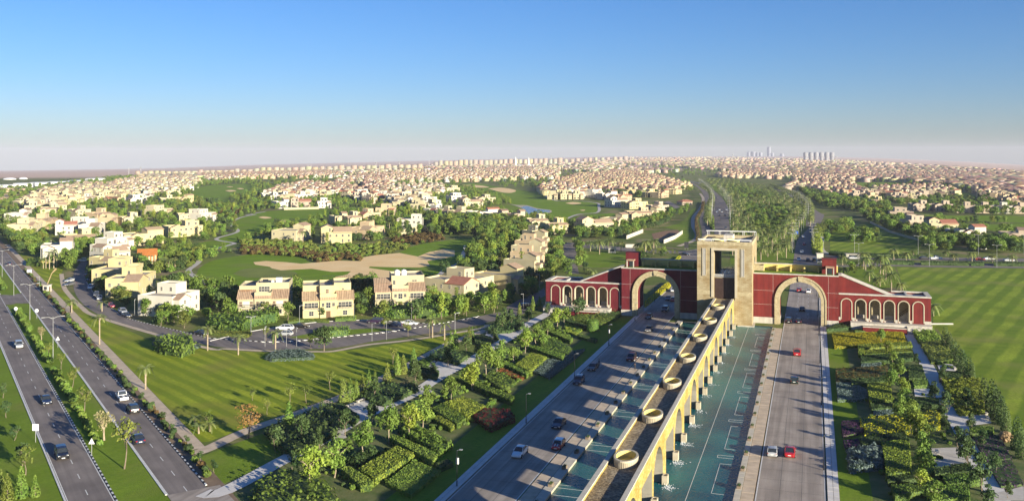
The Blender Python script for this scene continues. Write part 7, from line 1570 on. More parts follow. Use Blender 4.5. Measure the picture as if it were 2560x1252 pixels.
def car_meshes(tp):
    if tp in CARM: return CARM[tp]
    t = CT[tp]; b = MB(); S = []
    for y, w, z0, z1 in t['body']:
        S.append([(-w * .92, y, z0), (-w, y, z0 + (z1 - z0) * .35), (-w * .98, y, z0 + (z1 - z0) * .75), (-w * .86, y, z1), (0, y, z1 + .03), (w * .86, y, z1), (w * .98, y, z0 + (z1 - z0) * .75), (w, y, z0 + (z1 - z0) * .35), (w * .92, y, z0)])
    n = 9
    b.add([p for s in S for p in s], [(i * n + j, i * n + (j + 1) % n, (i + 1) * n + (j + 1) % n, (i + 1) * n + j) for i in range(len(S) - 1) for j in range(n)] + [tuple(range(n))[::-1], tuple(range((len(S) - 1) * n, len(S) * n))])
    zb = min(s[3] for s in t['body'][3:6]) - .03
    g = t['gh']; gl = MB(); G = [[(-w, y, zb + .0 if k in (0, len(g) - 1) else zb), (-w if k in (0, len(g) - 1) else -w, y, z), (w, y, z), (w, y, zb)] for k, (y, w, z) in enumerate(g)]
    vs = []; ws = max(p[1] for p in g)
    for y, w, z in g: vs += [(-ws, y, zb), (-w, y, z), (w, y, z), (ws, y, zb)]
    gl.add(vs, [(4 * i + j, 4 * i + j + 1, 4 * i + 5 + j, 4 * i + 4 + j) for i in range(len(g) - 1) for j in range(3)])
    rf = MB(); i0, i1 = 1, len(g) - 2; rv = []
    for i in range(i0, i1 + 1): y, w, z = g[i]; rv += [(-w - .02, y, z + .005), (-w * .5, y, z + .05), (w * .5, y, z + .05), (w + .02, y, z + .005)]
    m_ = i1 - i0; rf.add(rv, [(4 * i + j, 4 * i + j + 1, 4 * i + 5 + j, 4 * i + 4 + j) for i in range(m_) for j in range(3)])
    for s in (-1, 1):                                   # pillars
        for a, c in ((0, 1), (len(g) - 1, len(g) - 2)): rf.bar((s * (ws - .0), g[a][0], max(g[a][2], zb)), (s * (g[c][1] + .01), g[c][0], g[c][2]), .05, 4)
        k = len(g) // 2; rf.bar((s * (ws + .005), g[k][0], zb + .05), (s * (g[k][1] + .01), g[k][0], g[k][2]), .04, 4)
    r = .32 if tp in ('sedan', 'hatch') else .37
    wh = MB(); wh.k = 0; prof = [(.02, -.1), (r * .62, -.1), (r * .66, -.12), (r, -.1), (r, .1), (r * .66, .12), (r * .62, .1), (.02, .1)]
    wv = [(z, rr_ * math.cos(2 * math.pi * i / 14), rr_ * math.sin(2 * math.pi * i / 14)) for rr_, z in prof for i in range(14)]
    wh.add(wv, [(j * 14 + i, j * 14 + (i + 1) % 14, (j + 1) * 14 + (i + 1) % 14, (j + 1) * 14 + i) for j in range(2, 5) for i in range(14)], 0)
    wh.add(wv, [(j * 14 + i, j * 14 + (i + 1) % 14, (j + 1) * 14 + (i + 1) % 14, (j + 1) * 14 + i) for j in (0, 1, 5, 6) for i in range(14)], 1)
    hl = MB().box(-.16, .16, 0, .12, -.07, .07); tl = MB().box(-.14, .14, -.1, 0, -.09, .09); pl_ = MB().box(-.26, .26, -.02, .02, -.06, .06); mr = MB().box(-.1, .1, -.06, .06, -.06, .07)
    CARM[tp] = (b, gl.mesh('windows', 'glass'), rf, wh.mesh('wheel', ['tyre', 'rim']), hl.mesh('headlight', 'headlight'), tl.mesh('taillight', 'taillight'), pl_.mesh('number_plate', 'plate'), mr, r, {})
    return CARM[tp]
def car(tp, colr, x, y, ang, label, detail=True, roofc=None, group=None, z=.06):
    b, gl, rf, wh, hl, tl, pt, mr, r, cache = car_meshes(tp); t = CT[tp]
    for k, mb_ in (('b', b), ('r', rf), ('m', mr)):
        for cc in (colr, roofc or colr):
            if (k, cc) not in cache: cache[(k, cc)] = mb_.mesh({'b': 'body', 'r': 'roof', 'm': 'mirror'}[k], 'car_' + cc, smooth=False)
    # local nose towards -y
    e = empty('car' if tp != 'pickup' else 'pickup_truck', (x, y, z + terr(x, y)), ang, label, 'car' if tp != 'pickup' else 'pickup', group)
    L_ = t['L']; o_ = -L_ / 2; e.scale = (1.06, 1.18, 1.06)
    def add(nm, me, p, rz=0, mx=1): q = obj(nm, me, e, p, rz); q.scale = (mx, 1, 1); return q
    add('body', cache[('b', colr)], (0, o_, 0)); add('windows', gl, (0, o_, 0)); add('roof', cache[('r', roofc or colr)], (0, o_, 0))
    if detail:
        for yy in (.78 if tp != 'pickup' else .95, L_ - .85 if tp != 'pickup' else L_ - 1.0):
            for s in (-1, 1): add('wheel', wh, (s * (t['W'] - .06), o_ + yy, r))
        zf = t['body'][1][3] - .1; zr = t['body'][-2][3] - .14; w = t['W']
        for s in (-1, 1): add('headlight', hl, (s * w * .66, o_ + .06, zf)); add('taillight', tl, (s * w * .72, o_ + L_ - .02, zr)); add('mirror', cache[('m', colr)], (s * (w + .06), o_ + t['gh'][0][0] + .55, t['body'][3][3] + .06))
        add('number_plate', pt, (0, o_ - .01, .45)); add('number_plate', pt, (0, o_ + L_ + .01, .62))
    if tp == 'pickup':
        q = MB().box(-.72, .72, 3.35, 5.05, .985, 1.0).mesh('cargo_bed', 'trim'); add('cargo_bed', q, (0, o_, 0))
    return e
SOUTH, NORTH = 0.0, math.pi                    # nose to -y / +y
DU = math.atan2(D_[0], -D_[1])                  # nose along +s
def cp(fr, x, y): return Q(fr, x, y, .5)
def C(tp, col_, fr, x, y, ang, label, **k): car(tp, col_, *cp(fr, x, y), ang, label, **k)
DA = math.atan2(D_[1], D_[0]) + math.pi / 2     # nose pointing along +s  (up the picture)
DB = DA + math.pi
g1 = 'cars on the left gate road'; g2 = 'cars on the right gate road'; g3 = 'cars on the dual road'
C('sedan', 'white', 'c', 62, 870, SOUTH, 'white sedan nearest the camera on the left gate road', group=g1)
e = car('hatch', 'red', *cp('c', 362, 815), SOUTH, 'small red hatchback with white roof and white bonnet stripes', roofc='white', group=g1)
for s in (-.22, .22): obj('bonnet_stripe', MB().add([(s - .09, .06, .73), (s + .09, .06, .73), (s + .09, .5, .89), (s - .09, .5, .89), (s - .09, 1.0, .965), (s + .09, 1.0, .965)], [(0, 1, 2, 3), (3, 2, 5, 4)]).mesh('bonnet_stripe', 'paint'), e, (0, -1.9, .0))
C('sedan', 'navy', 'c', 366, 650, SOUTH, 'dark navy sedan behind the red hatchback', group=g1); C('suv', 'navy', 'c', 522, 318, SOUTH + .05, 'dark blue suv by the left kerb beside a lamp post', group=g1)
C('sedan', 'black', 'c', 632, 212, SOUTH, 'black sedan stopped at the left kerb with a person beside it', group=g1); C('suv', 'darkred', 'c', 932, 140, SOUTH, 'dark red suv beside the left pool walkway', group=g1)
C('sedan', 'grey', 'g', 1122, 985, SOUTH, 'grey sedan between the garden topiary and the left pool', group=g1); C('sedan', 'black', 'g', 1122, 875, SOUTH, 'black sedan just in front of the left arch', group=g1)
C('suv', 'navy', 'g', 1263, 815, SOUTH, 'dark blue suv under the left arch', group=g1); C('sedan', 'navy', 'g', 1290, 718, SOUTH, 'dark blue car just behind the left arch', group=g1, detail=False); C('hatch', 'red', 'g', 1333, 730, SOUTH, 'red car at the right edge of the left arch view', group=g1, detail=False); C('sedan', 'white', 'g', 1335, 645, SOUTH, 'white car farthest off seen through the left arch', group=g1, detail=False)
C('hatch', 'silver', 'd', 142, 912, NORTH, 'silver grey hatchback beside the red car, nearest on the right gate road', group=g2); C('sedan', 'red', 'd', 262, 912, NORTH, 'red car beside the silver hatchback', group=g2); C('hatch', 'darkgreen', 'd', 294, 418, NORTH, 'dark green car alone in the middle of the right gate road', group=g2)
C('suv', 'red', 'd', 312, 228, NORTH, 'bright red suv before the right arch', group=g2); C('suv', 'black', 'h', 460, 912, NORTH, 'black suv on the left at the right arch', group=g2); C('sedan', 'black', 'h', 546, 914, NORTH, 'black car on the right at the right arch', group=g2)
C('sedan', 'black', 'h', 575, 812, NORTH, 'black car seen through the right arch', group=g2); C('hatch', 'red', 'h', 548, 645, NORTH, 'red car seen high in the right arch', group=g2); C('sedan', 'white', 'h', 629, 655, NORTH, 'white car seen high in the right arch', group=g2)
for x, y, tp, c_, lab in ((155, 368, 'sedan', 'white', 'white car left of two dark ones beyond the right arch'), (250, 375, 'sedan', 'black', 'black car between a white and a dark car beyond the gate'), (316, 376, 'suv', 'black', 'black suv beside the gate booth'), (185, 292, 'sedan', 'white', 'white car on the right avenue, above the three abreast'), (212, 213, 'sedan', 'red', 'red car on the right avenue beside yellow shrubs'), (200, 133, 'sedan', 'white', 'white car farther up the right avenue by the side kerb'), (275, 82, 'sedan', 'blue', 'dark blue car near the avenue bend'), (122, 450, 'suv', 'grey', 'grey car just above the terrace of the right gate')):
    C(tp, c_, 's', x, y, NORTH + (.15 if y < 140 else 0), lab, detail=False, group='cars on the right avenue')
C('sedan', 'black', 't', 2022, 580, NORTH + .6, 'dark car at the bend of the right avenue', detail=False)
for x, y, tp, c_, lab in ((705, 355, 'sedan', 'navy', 'dark car highest on the left avenue'), (752, 517, 'sedan', 'white', 'white car in the cluster, upper middle, left avenue'), (852, 515, 'suv', 'white', 'white suv at the right kerb of the left avenue'), (720, 548, 'suv', 'white', 'white suv in front of the car cluster on the left avenue'), (786, 543, 'sedan', 'silver', 'silver car in the cluster on the left avenue'), (757, 592, 'sedan', 'grey', 'grey car just below the cluster on the left avenue'), (830, 590, 'sedan', 'black', 'black car low right of the cluster on the left avenue'), (840, 770, 'suv', 'grey', 'grey suv above the tower roof on the left avenue'), (626, 493, 'sedan', 'white', 'white car alone on the far lane of the left avenue')):
    C(tp, c_, 't', x, y, SOUTH + .1, lab, detail=False, group='cars on the left avenue')
C('sedan', 'black', 't', 280, 1120, R(80), 'black car crossing behind the left arch block')
C('suv', 'silver', 'a', 125, 222, DB, 'silver car farthest along the left carriageway', group=g3); C('sedan', 'navy', 'a', 306, 585, DB, 'dark blue sedan in the middle of the left carriageway', group=g3); C('suv', 'black', 'a', 408, 940, DB, 'black suv nearest the camera on the left carriageway', group=g3)
C('pickup', 'white', 'a', 808, 562, DA, 'white pickup parked at the kerb beside the tan path', group=g3); C('suv', 'black', 'a', 880, 645, DA, 'black suv right behind the white pickup', group=g3); C('sedan', 'navy', 'a', 914, 842, DA, 'dark blue sedan nearest the camera on the right carriageway', group=g3); C('sedan', 'navy', 'n', 122, 522, DA, 'dark car far off on the right carriageway', group=g3)
gp_ = 'cars parked along the village road'
for fr, x, y, tp, c_, a, lab in (('n', 1085, 478, 'suv', 'white', -60, 'white suv parked at the head of the village road curve'), ('n', 915, 735, 'sedan', 'silver', 5, 'silver car in the bay left of the village road'), ('n', 912, 785, 'sedan', 'grey', 5, 'grey car below the silver one in the village road bay'),
    ('n', 1190, 828, 'suv', 'white', 30, 'white suv parked on the right of the village road'), ('n', 1160, 655, 'sedan', 'darkred', 12, 'dark red car parked high on the right of the village road'), ('n', 1180, 720, 'sedan', 'black', 20, 'black car parked above the white suv'), ('n', 1262, 925, 'suv', 'grey', 38, 'grey covered car parked below the white suv'), ('n', 1300, 965, 'sedan', 'silver', 40, 'silver car parked below the grey covered one'),
    ('n', 1450, 1062, 'sedan', 'red', 55, 'red car parked on the brick forecourt'), ('n', 1600, 1145, 'suv', 'silver', 55, 'silver suv parked before the white corner villa'), ('n', 1650, 1190, 'sedan', 'black', 60, 'black car parked beside the silver suv'), ('n', 1340, 345, 'sedan', 'navy', -50, 'dark car in the shade at the top of the village road'),
    ('o', 1732, 735, 'suv', 'white', -80, 'white suv parked at the angle before the first roadside villa'), ('o', 1742, 805, 'hatch', 'silver', -80, 'silver hatchback parked beside the white suv on the service road'), ('o', 1942, 705, 'sedan', 'black', 100, 'black sedan parked between the first two roadside villas'),
    ('j', 1515, 655, 'suv', 'purple', -80, 'dark purple suv before the third roadside villa gate'), ('j', 1705, 688, 'sedan', 'navy', -85, 'dark blue car parked next to the white sedan'), ('j', 1855, 672, 'sedan', 'white', 95, 'white sedan parked at the striped kerb by the third villa'), ('p', 1435, 1075, 'suv', 'black', 140, 'black car under the trees near the left gate wing'),
    ('o', 640, 800, 'sedan', 'black', 70, 'black car in the driveway left of the tall hedge')):
    C(tp, c_, fr, x, y, R(a), lab, group=gp_)
for x, y, tp, c_, lab in ((725, 355, 'sedan', 'silver', 'silver car beside the booth on the cross road'), (1465, 356, 'sedan', 'black', 'dark car on the cross road left of the white pickup'), (1585, 358, 'pickup', 'white', 'white pickup on the cross road'), (2042, 366, 'sedan', 'red', 'red car on the cross road between palms'), (2140, 362, 'sedan', 'white', 'white car on the cross road right of the red one'), (2345, 378, 'sedan', 'silver', 'silver car at the right end of the cross road'), (2060, 258, 'suv', 'white', 'white van parked below the red roofed houses')): C(tp, c_, 's', x, y, YAW + R(92), lab, detail=False, group='cars on the cross road')
# golf cart
p_ = Q('p', 632, 330); e = empty('golf_cart', (*p_, .12), R(20), 'white golf cart on the path beside the bunker', 'golf cart')
MB().box(-.6, .6, -1.2, 1.2, .3, .7).box(-.6, .6, -1.2, -.7, .7, 1.0).build('body', 'white_metal', e); MB().box(-.62, .62, -.7, .9, 1.85, 1.95).build('roof', 'white_metal', e); MB().box(-.5, .5, .1, .6, .7, 1.1).build('seat', 'trunk', e)
t_ = MB(); [t_.bar((sx * .55, sy, .7), (sx * .55, sy, 1.86), .04, 4) for sx in (-1, 1) for sy in (-.65, .85)]; t_.build('roof_post', 'grey_metal', e)
for sx in (-1, 1):
    for sy in (-.8, .8): q = MB().bar((sx * .5, sy, .25), (sx * .66, sy, .25), .25, 10).build('wheel', 'tyre', e)
# ================================================================== LAMPS, SIGNS, FURNITURE
def lamp_black():
    p = MB().bar((0, 0, 0), (0, 0, .9), .11, 8).bar((0, 0, .9), (0, 0, 5.9), .065, 8, .05).mesh('pole', 'black_metal'); h = MB().bar((0, 0, 5.9), (-.55, 0, 6.1), .04, 5).box(-.95, -.45, -.16, .16, 6.05, 6.18).mesh('lamp_head', 'grey_metal'); return p, h
LB = lamp_black()
def lampb(x, y, label, rz=0, h=1.0): e = empty('street_lamp', (x, y, .1), rz, label, 'street lamp', 'black lamps along the gate roads'); e.scale = (1, 1, h); obj('pole', LB[0], e); obj('lamp_head', LB[1], e); return e
for i, (fr, x, y) in enumerate((('b', 1938, 1140), ('c', 110, 650), ('c', 487, 300), ('c', 753, 45), ('g', 773, 1130), ('g', 1000, 918), ('g', 1172, 752))):
    e = lampb(*Q(fr, x, y), f'black lamp post along the left gate road, {ORD[i]} from the camera', math.pi)
    if i in (0, 4): MB().box(-.2, .2, -.35, -.1, 3.6, 4.6).build('control_box', 'white_metal', e)
for i, (fr, x, y) in enumerate((('d', 497, 1040), ('d', 480, 590), ('d', 470, 300), ('d', 462, 110), ('h', 712, 880), ('h', 700, 700))): lampb(*Q(fr, x, y), f'black lamp post along the right gate road, {ORD[i]} from the camera', math.pi)
def lampw(h, arm, double=True):
    p = MB().bar((0, 0, 0), (0, 0, h), .08 if h > 9 else .045, 8, .04).mesh('pole', 'lamp_grey'); a = MB()
    for s in ((-1, 1) if double else (1,)): a.bar((0, 0, h - .6), (s * arm * .5, 0, h - .15), .06, 5).bar((s * arm * .5, 0, h - .15), (s * arm, 0, h - .1), .05, 5); a.box(min(s * arm, s * (arm + .8)), max(s * arm, s * (arm + .8)), -.16, .16, h - .17, h - .04)
    return p, a.mesh('lamp_arm', 'lamp_grey')
LW = lampw(12, 2.0); LS = lampw(5.6, .7, False); LT = lampw(11, 1.6)
def lampx(me, x, y, rz, label, group): e = empty('street_lamp', (x, y, terr(x, y)), rz, label, 'street lamp', group); obj('pole', me[0], e); obj('lamp_arm', me[1], e)
for i, (fr, x, y) in enumerate((('a', 352, 330), ('n', 390, 1250), ('n', 180, 935), ('n', 28, 690))): lampx(LW, *Q(fr, x, y), math.atan2(N_[1], N_[0]), f'white double armed lamp on the dual road median, {ORD[i]} from the camera', 'white lamps on the dual road median')
for i, (fr, x, y) in enumerate((('j', 270, 790), ('j', 755, 665), ('j', 1300, 640), ('j', 1875, 640), ('j', 2310, 750), ('n', 1755, 1200), ('n', 1465, 990), ('n', 1215, 680), ('n', 515, 860), ('p', 1610, 830), ('p', 1400, 1110), ('p', 1880, 320), ('o', 1290, 815), ('j', 1480, 850), ('j', 1625, 835), ('j', 725, 905), ('j', 625, 905), ('j', 410, 905), ('w', 705, 340))): lampx(LS, *Q(fr, x, y), rk.random() * 6, f'slim white lamp post in the village, {ORD[i]} of those near its road', 'slim lamps of the village')
for i, (x, y) in enumerate(((1517, 446), (2221, 456), (735, 322), (780, 430), (1400, 336), (2027, 320), (2504, 320))): lampx(LT, *Q('s', x, y), YAW, f'tall pale lamp by the cross road, {ORD[i]} of the cross road lamps', 'tall lamps of the cross road')
li = 0
for line, st in (([(650, 700), (655, 560), (665, 430), (640, 330), (560, 240), (470, 170)], 26), ([(905, 760), (895, 620), (890, 480), (820, 360), (740, 280)], 26), ([(1745, 1100), (1770, 960), (1960, 720), (1965, 560), (1850, 420), (1600, 300)], 26), ([(2040, 1080), (2010, 930)], 22)):
    for q in resample([P(FR['t'][0] + x / FR['t'][2], FR['t'][1] + y / FR['t'][2]) for x, y in line], st): lampx(LT, *q, YAW, f'tall pale lamp {("on the left avenue median", "between the left avenue and the grove", "between the grove and the right avenue", "right of the right avenue")[li]}', 'tall lamps along the avenues')
    li += 1
def sign(name, fr, x, y, h, shape, label, m='white_metal'):
    p = Q(fr, x, y); e = empty(name, (*p, .03), YAW, label, 'sign'); MB().bar((0, 0, 0), (0, 0, h), .05, 6).build('pole', 'grey_metal', e)
    b = MB()
    if shape == 'sq': b.box(-.6, .6, -.05, -.0, h - .1, h + 1.15)
    elif shape == 'tri': b.add([(-.55, -.06, h - .1), (.55, -.06, h - .1), (0, -.06, h + .95), (-.55, -.0, h - .1), (.55, 0, h - .1), (0, 0, h + .95)], [(0, 1, 2), (5, 4, 3), (0, 3, 4, 1), (1, 4, 5, 2), (2, 5, 3, 0)])
    else: b.bar((0, -.06, h + .5), (0, 0, h + .5), .6, 18)
    b.build('sign_face', m, e)
sign('road_sign', 'a', 236, 862, 2.3, 'sq', 'blank white square sign at the left kerb of the dual road'); sign('warning_sign', 'a', 608, 950, 2.2, 'tri', 'white triangular sign on the median near the blossom tree'); sign('warning_sign', 'a', 384, 235, 2.2, 'tri', 'white triangular sign beside the right carriageway lamp'); sign('round_sign', 'n', 207, 1200, 2.0, 'o', 'round white sign left at the median gap'); sign('round_sign', 'n', 480, 1235, 2.2, 'o', 'round white sign right at the median gap')
mat('sign_dark', (.02, .02, .025), rough=.4); mat('sign_blue', (.03, .10, .42), rough=.4)
for fr, x, y, m, lab in (('t', 1952, 730, 'sign_dark', 'dark upright banner board on the grove edge, upper one'), ('t', 1952, 770, 'sign_dark', 'dark upright banner board on the grove edge, lower one'), ('t', 1745, 1060, 'sign_dark', 'dark board beside the right avenue near the gate'), ('t', 1800, 870, 'sign_blue', 'blue road sign beside the grove'), ('t', 305, 1060, 'sign_dark', 'dark board at the curved walk corner')):
    p_ = Q(fr, x, y); e = empty('banner_board', (*p_, 0), YAW, lab, 'sign'); MB().box(-1.2, 1.2, -.08, .08, 1.2, 4.6 if m == 'sign_dark' else 3.2).build('board', m, e); MB().bar((-.8, 0, 0), (-.8, 0, 1.2), .07, 6).build('post', 'grey_metal', e); MB().bar((.8, 0, 0), (.8, 0, 1.2), .07, 6).build('post', 'grey_metal', e)
p_ = Q('n', 380, 640); e = empty('utility_box', (*p_, .05), math.atan2(N_[1], N_[0]), 'white utility box beside the tan path on the left', 'utility box'); MB().box(-.9, .9, -.4, .4, .1, 1.6).build('cabinet', 'white_metal', e); MB().box(-1, 1, -.5, .5, 0, .1).build('base', 'paving', e)
bench_me = (MB().box(-1.4, 1.4, -.28, .28, .36, .46).mesh('seat', 'stone_white'), MB().box(-.18, .18, -.24, .24, 0, .358).mesh('leg', 'stone_white'))
def bench(fr, x, y, rz, label):
    e = empty('bench', (*Q(fr, x, y), .12), rz, label, 'bench', 'stone benches of the gardens'); obj('seat', bench_me[0], e); obj('leg', bench_me[1], e, (-1, 0, 0)); obj('leg', bench_me[1], e, (1, 0, 0))
bench('b', 1190, 480, R(80), 'white stone bench on the near left plaza, inner one'); bench('b', 1110, 515, R(80), 'white stone bench on the near left plaza, outer one'); bench('b', 1745, 185, R(80), 'long white bench on the far left plaza'); bench('w', 1130, 370, R(80), 'white bench on the plaza by the square hedge')
bench('e', 1120, 650, R(90), 'white bench on the lower bench corner, far one'); bench('e', 1135, 690, R(90), 'white bench on the lower bench corner, near one'); bench('e', 905, 340, R(90), 'white bench in the upper bench corner'); bench('e', 785, 930, R(90), 'white bench on the tan plaza of the right garden')
# clipped drum topiary and tall bits of the left garden
p_ = Q('w', 2465, 350, 0); e = empty('drum_topiary', (*p_, 0), 0, 'tall round drum shaped topiary beside the left gate road', 'topiary')
MB().lathe([(1.5, 0), (1.75, .4), (1.75, 3.0), (1.4, 3.4), (.01, 3.5)], 20).build('hedge_body', 'leaf_dark', e)
V, F = leaf_cloud(1500, lambda r: ((lambda a, z: ((1.8 * math.cos(a), 1.8 * math.sin(a), z), (math.cos(a), math.sin(a), .2)))(r.random() * 6.283, r.uniform(0, 3.3)) if r.random() < .75 else (((lambda a, k: (k * math.cos(a), k * math.sin(a), 3.5))(r.random() * 6.28, 1.7 * math.sqrt(r.random()))), (0, 0, 1))), .34, random.Random(4)); obj('foliage', np_mesh('foliage', V, F, ['leaf_mid']), e)
p_ = Q('e', 1260, 820, .6); e = empty('straw_grass', (*p_, 0), 0, 'round straw coloured ornamental grass among the conifers', 'grass clump'); obj('foliage', blob_mesh('foliage', 'straw', 1.4, 500, .5, .75, 77), e)
# thatched parasol, leaning pale palm log
p_ = Q('p', 500, 1055); e = empty('thatched_parasol', (*p_, 0), 0, 'round thatched parasol in the third villa garden', 'parasol'); MB().lathe([(2.4, 2.2), (.05, 3.6), (.02, 3.58), (2.3, 2.1)], 16).build('canopy', 'straw', e); MB().bar((0, 0, 0), (0, 0, 3.4), .08, 6).build('pole', 'trunk', e)
p_ = Q('n', 615, 790); t_ = MB().bar((0, 0, 0), (1.2, 1.2, 4.6), .22, 8, .17).bar((1.2, 1.2, 4.6), (2.6, 2.2, 6.6), .2, 8, .5); o = t_.build('dry_palm', 'straw'); o.location = (*p_, 0); tag(o, 'leaning dry palm with straw coloured top by the guard booth', 'palm tree')
# ================================================================== PEOPLE
def person(fr, x, y, rz, top, legs, label, stride=.12):
    p_ = Q(fr, x, y); v = [((0, 0, .92), .14), ((0, 0, 1.12), .13), ((0, 0, 1.38), .15), ((0, 0, 1.5), .07), ((0, -.01, 1.6), .095), ((0, -.01, 1.72), .085)]
    E_ = [(0, 1), (1, 2), (2, 3), (3, 4), (4, 5)]
    for s in (-1, 1):
        k = len(v); v += [((s * .09, 0, .86), .10), ((s * .1, -s * stride, .48), .07), ((s * .1, -s * stride * .6 + .03, .09), .05), ((s * .1, -s * stride * .6 - .1, .05), .045)]; E_ += [(0, k), (k, k + 1), (k + 1, k + 2), (k + 2, k + 3)]
        k = len(v); v += [((s * .2, 0, 1.4), .065), ((s * .25, s * stride * .6, 1.14), .05), ((s * .25, s * stride * .4 - .08, .9), .042), ((s * .25, s * stride * .4 - .1, .8), .04)]; E_ += [(2, k), (k, k + 1), (k + 1, k + 2), (k + 2, k + 3)]
    me = bpy.data.meshes.new('person'); me.from_pydata([q[0] for q in v], E_, []); o = bpy.data.objects.new('person', me); link(o); o.location = (*p_, .14); o.rotation_euler = (0, 0, rz)
    sk_ = o.modifiers.new('skin', 'SKIN'); 
    for i, q in enumerate(v): me.skin_vertices[0].data[i].radius = (q[1], q[1])
    me.skin_vertices[0].data[0].use_root = True; sb = o.modifiers.new('sub', 'SUBSURF'); sb.levels = 1; sb.render_levels = 1
    dg = bpy.context.evaluated_depsgraph_get(); dg.update(); nm = bpy.data.meshes.new_from_object(o.evaluated_get(dg)); o.modifiers.clear(); o.data = nm; nm.materials.clear()
    for m in ('skin', top, legs): nm.materials.append(MT[m])
    for f in nm.polygons: z = f.center.z; f.material_index = 0 if z > 1.5 or (abs(f.center.x) > .2 and z < .86) else 1 if z > .9 else 2; f.use_smooth = True
    tag(o, label, 'person'); h = MB().lathe([(.02, .12), (.085, .09), (.105, .02), (.1, -.03), (.085, -.05)], 12, (0, .012, 1.72)).build('hair', 'trim', o)
mat('skin', (.30, .17, .11)); mat('cloth_dark', (.02, .02, .025)); mat('cloth_blue', (.03, .05, .11)); mat('cloth_pale', (.5, .5, .48))
person('c', 957, 238, R(30), 'cloth_dark', 'cloth_dark', 'person in dark clothes standing on the left pool walkway'); person('c', 678, 205, R(-60), 'cloth_dark', 'cloth_dark', 'person in black standing beside the stopped black sedan'); person('e', 809, 452, R(170), 'cloth_dark', 'cloth_blue', 'person in dark clothes walking on the right garden path', .25); person('g', 855, 578, 0, 'cloth_dark', 'cloth_dark', 'person leaning over the roof edge of the left wing')
bpy.data.objects[[o.name for o in bpy.data.objects if o.get('label', '').startswith('person leaning')][0]].location = (*Q('g', 855, 585, 10.2), 10.05)
# ================================================================== FAR TOWN
cpal = {'wall_' + k: [ .5 * (a[i] + b_[i]) for i in range(3)] for k, (a, b_) in WALLC.items()}
def vcmat(name):
    m = bpy.data.materials.new(name); m.use_nodes = True; t = m.node_tree; a = t.nodes.new('ShaderNodeVertexColor'); a.layer_name = 'col'; b = t.nodes['Principled BSDF']; b.inputs['Roughness'].default_value = .85; t.links.new(a.outputs[0], b.inputs['Base Color']); MT[name] = m
vcmat('town')
def town(name, items):
    """items: x, y, rot, w, d, h, wall colour, roof colour, roof height"""
    V = []; F = []; Cc = []
    for (x, y, a, w, d, h, wc, rc, rh_) in items:
        z = terr(x, y) - .3; c, s = math.cos(a), math.sin(a); o = len(V)
        for zz, k in ((z, 1), (z + h, 1), (z + h, 1.05), (z + h + rh_, .12 if rh_ > 1.2 else .98)):
            for sx, sy in ((-1, -1), (1, -1), (1, 1), (-1, 1)): lx, ly = sx * w / 2 * (k if rh_ <= 1.2 or k > .5 else .5), sy * d / 2 * k; V.append((x + lx * c - ly * s, y + lx * s + ly * c, zz))
        for i in range(4): F.append((o + i, o + (i + 1) % 4, o + 4 + (i + 1) % 4, o + 4 + i)); Cc.append(wc)
        for i in range(4): F.append((o + 8 + i, o + 8 + (i + 1) % 4, o + 12 + (i + 1) % 4, o + 12 + i)); Cc.append(rc)
        F.append((o + 12, o + 13, o + 14, o + 15)); Cc.append(rc)
        n = max(1, int(h / 3.1)); nw = max(1, int(w / 3.4))
        if True:                      # window holes as dark set in boxes on the two sides that show
            for side in ((0, 1) if h < 60 else ()):
                for fl in range(min(n, 10)):
                    for i in range(min(nw, 7)):
                        if (i * 7 + fl * 3 + int(x)) % 4 == 0: continue
                        L_ = w if side == 0 else d; u = -L_ / 2 + (i + .5) * L_ / min(nw, 7); q = []
                        for du, dz in ((-.55, -.6), (.55, -.6), (.55, .6), (-.55, .6)):
                            if side == 0: lx, ly = u + du, -d / 2 - .05
                            else: lx, ly = w / 2 + .05, u + du
                            q.append((x + lx * c - ly * s, y + lx * s + ly * c, z + 2.0 + fl * 3.0 + dz))
                        b_ = len(V); V += q; F.append((b_, b_ + 1, b_ + 2, b_ + 3)); Cc.append((.05, .045, .04))
    me = np_mesh(name, V, F, ['town']); at = me.color_attributes.new('col', 'FLOAT_COLOR', 'CORNER'); at.data.foreach_set('color', np.repeat(np.array([(*c_, 1) for c_ in Cc], np.float32), 4, axis=0).ravel())
    o = obj(name, me); return o
rf_ = random.Random(99); J = lambda c, k=.12: tuple(max(0, q * rf_.uniform(1 - k, 1 + k)) for q in c)
tilec = {'tile_terracotta': (.34, .245, .165), 'tile_red': (.31, .175, .12), 'tile_brown': (.25, .18, .135), 'tile_tan': (.40, .32, .22)}
items = []
for X, Y, rot, wall, tile, k in FAR:
    items.append((X, Y, rot, rf_.uniform(10, 14), rf_.uniform(9, 11), 6.4, J(cpal['wall_' + wall]), J(tilec[tile]), 2.0 if k % 3 == 0 else .6)); items.append((X + rf_.uniform(-2, 2), Y + 2, rot, 5, 5, 9.2, J(cpal['wall_' + wall]), J(tilec[tile]), 1.5))
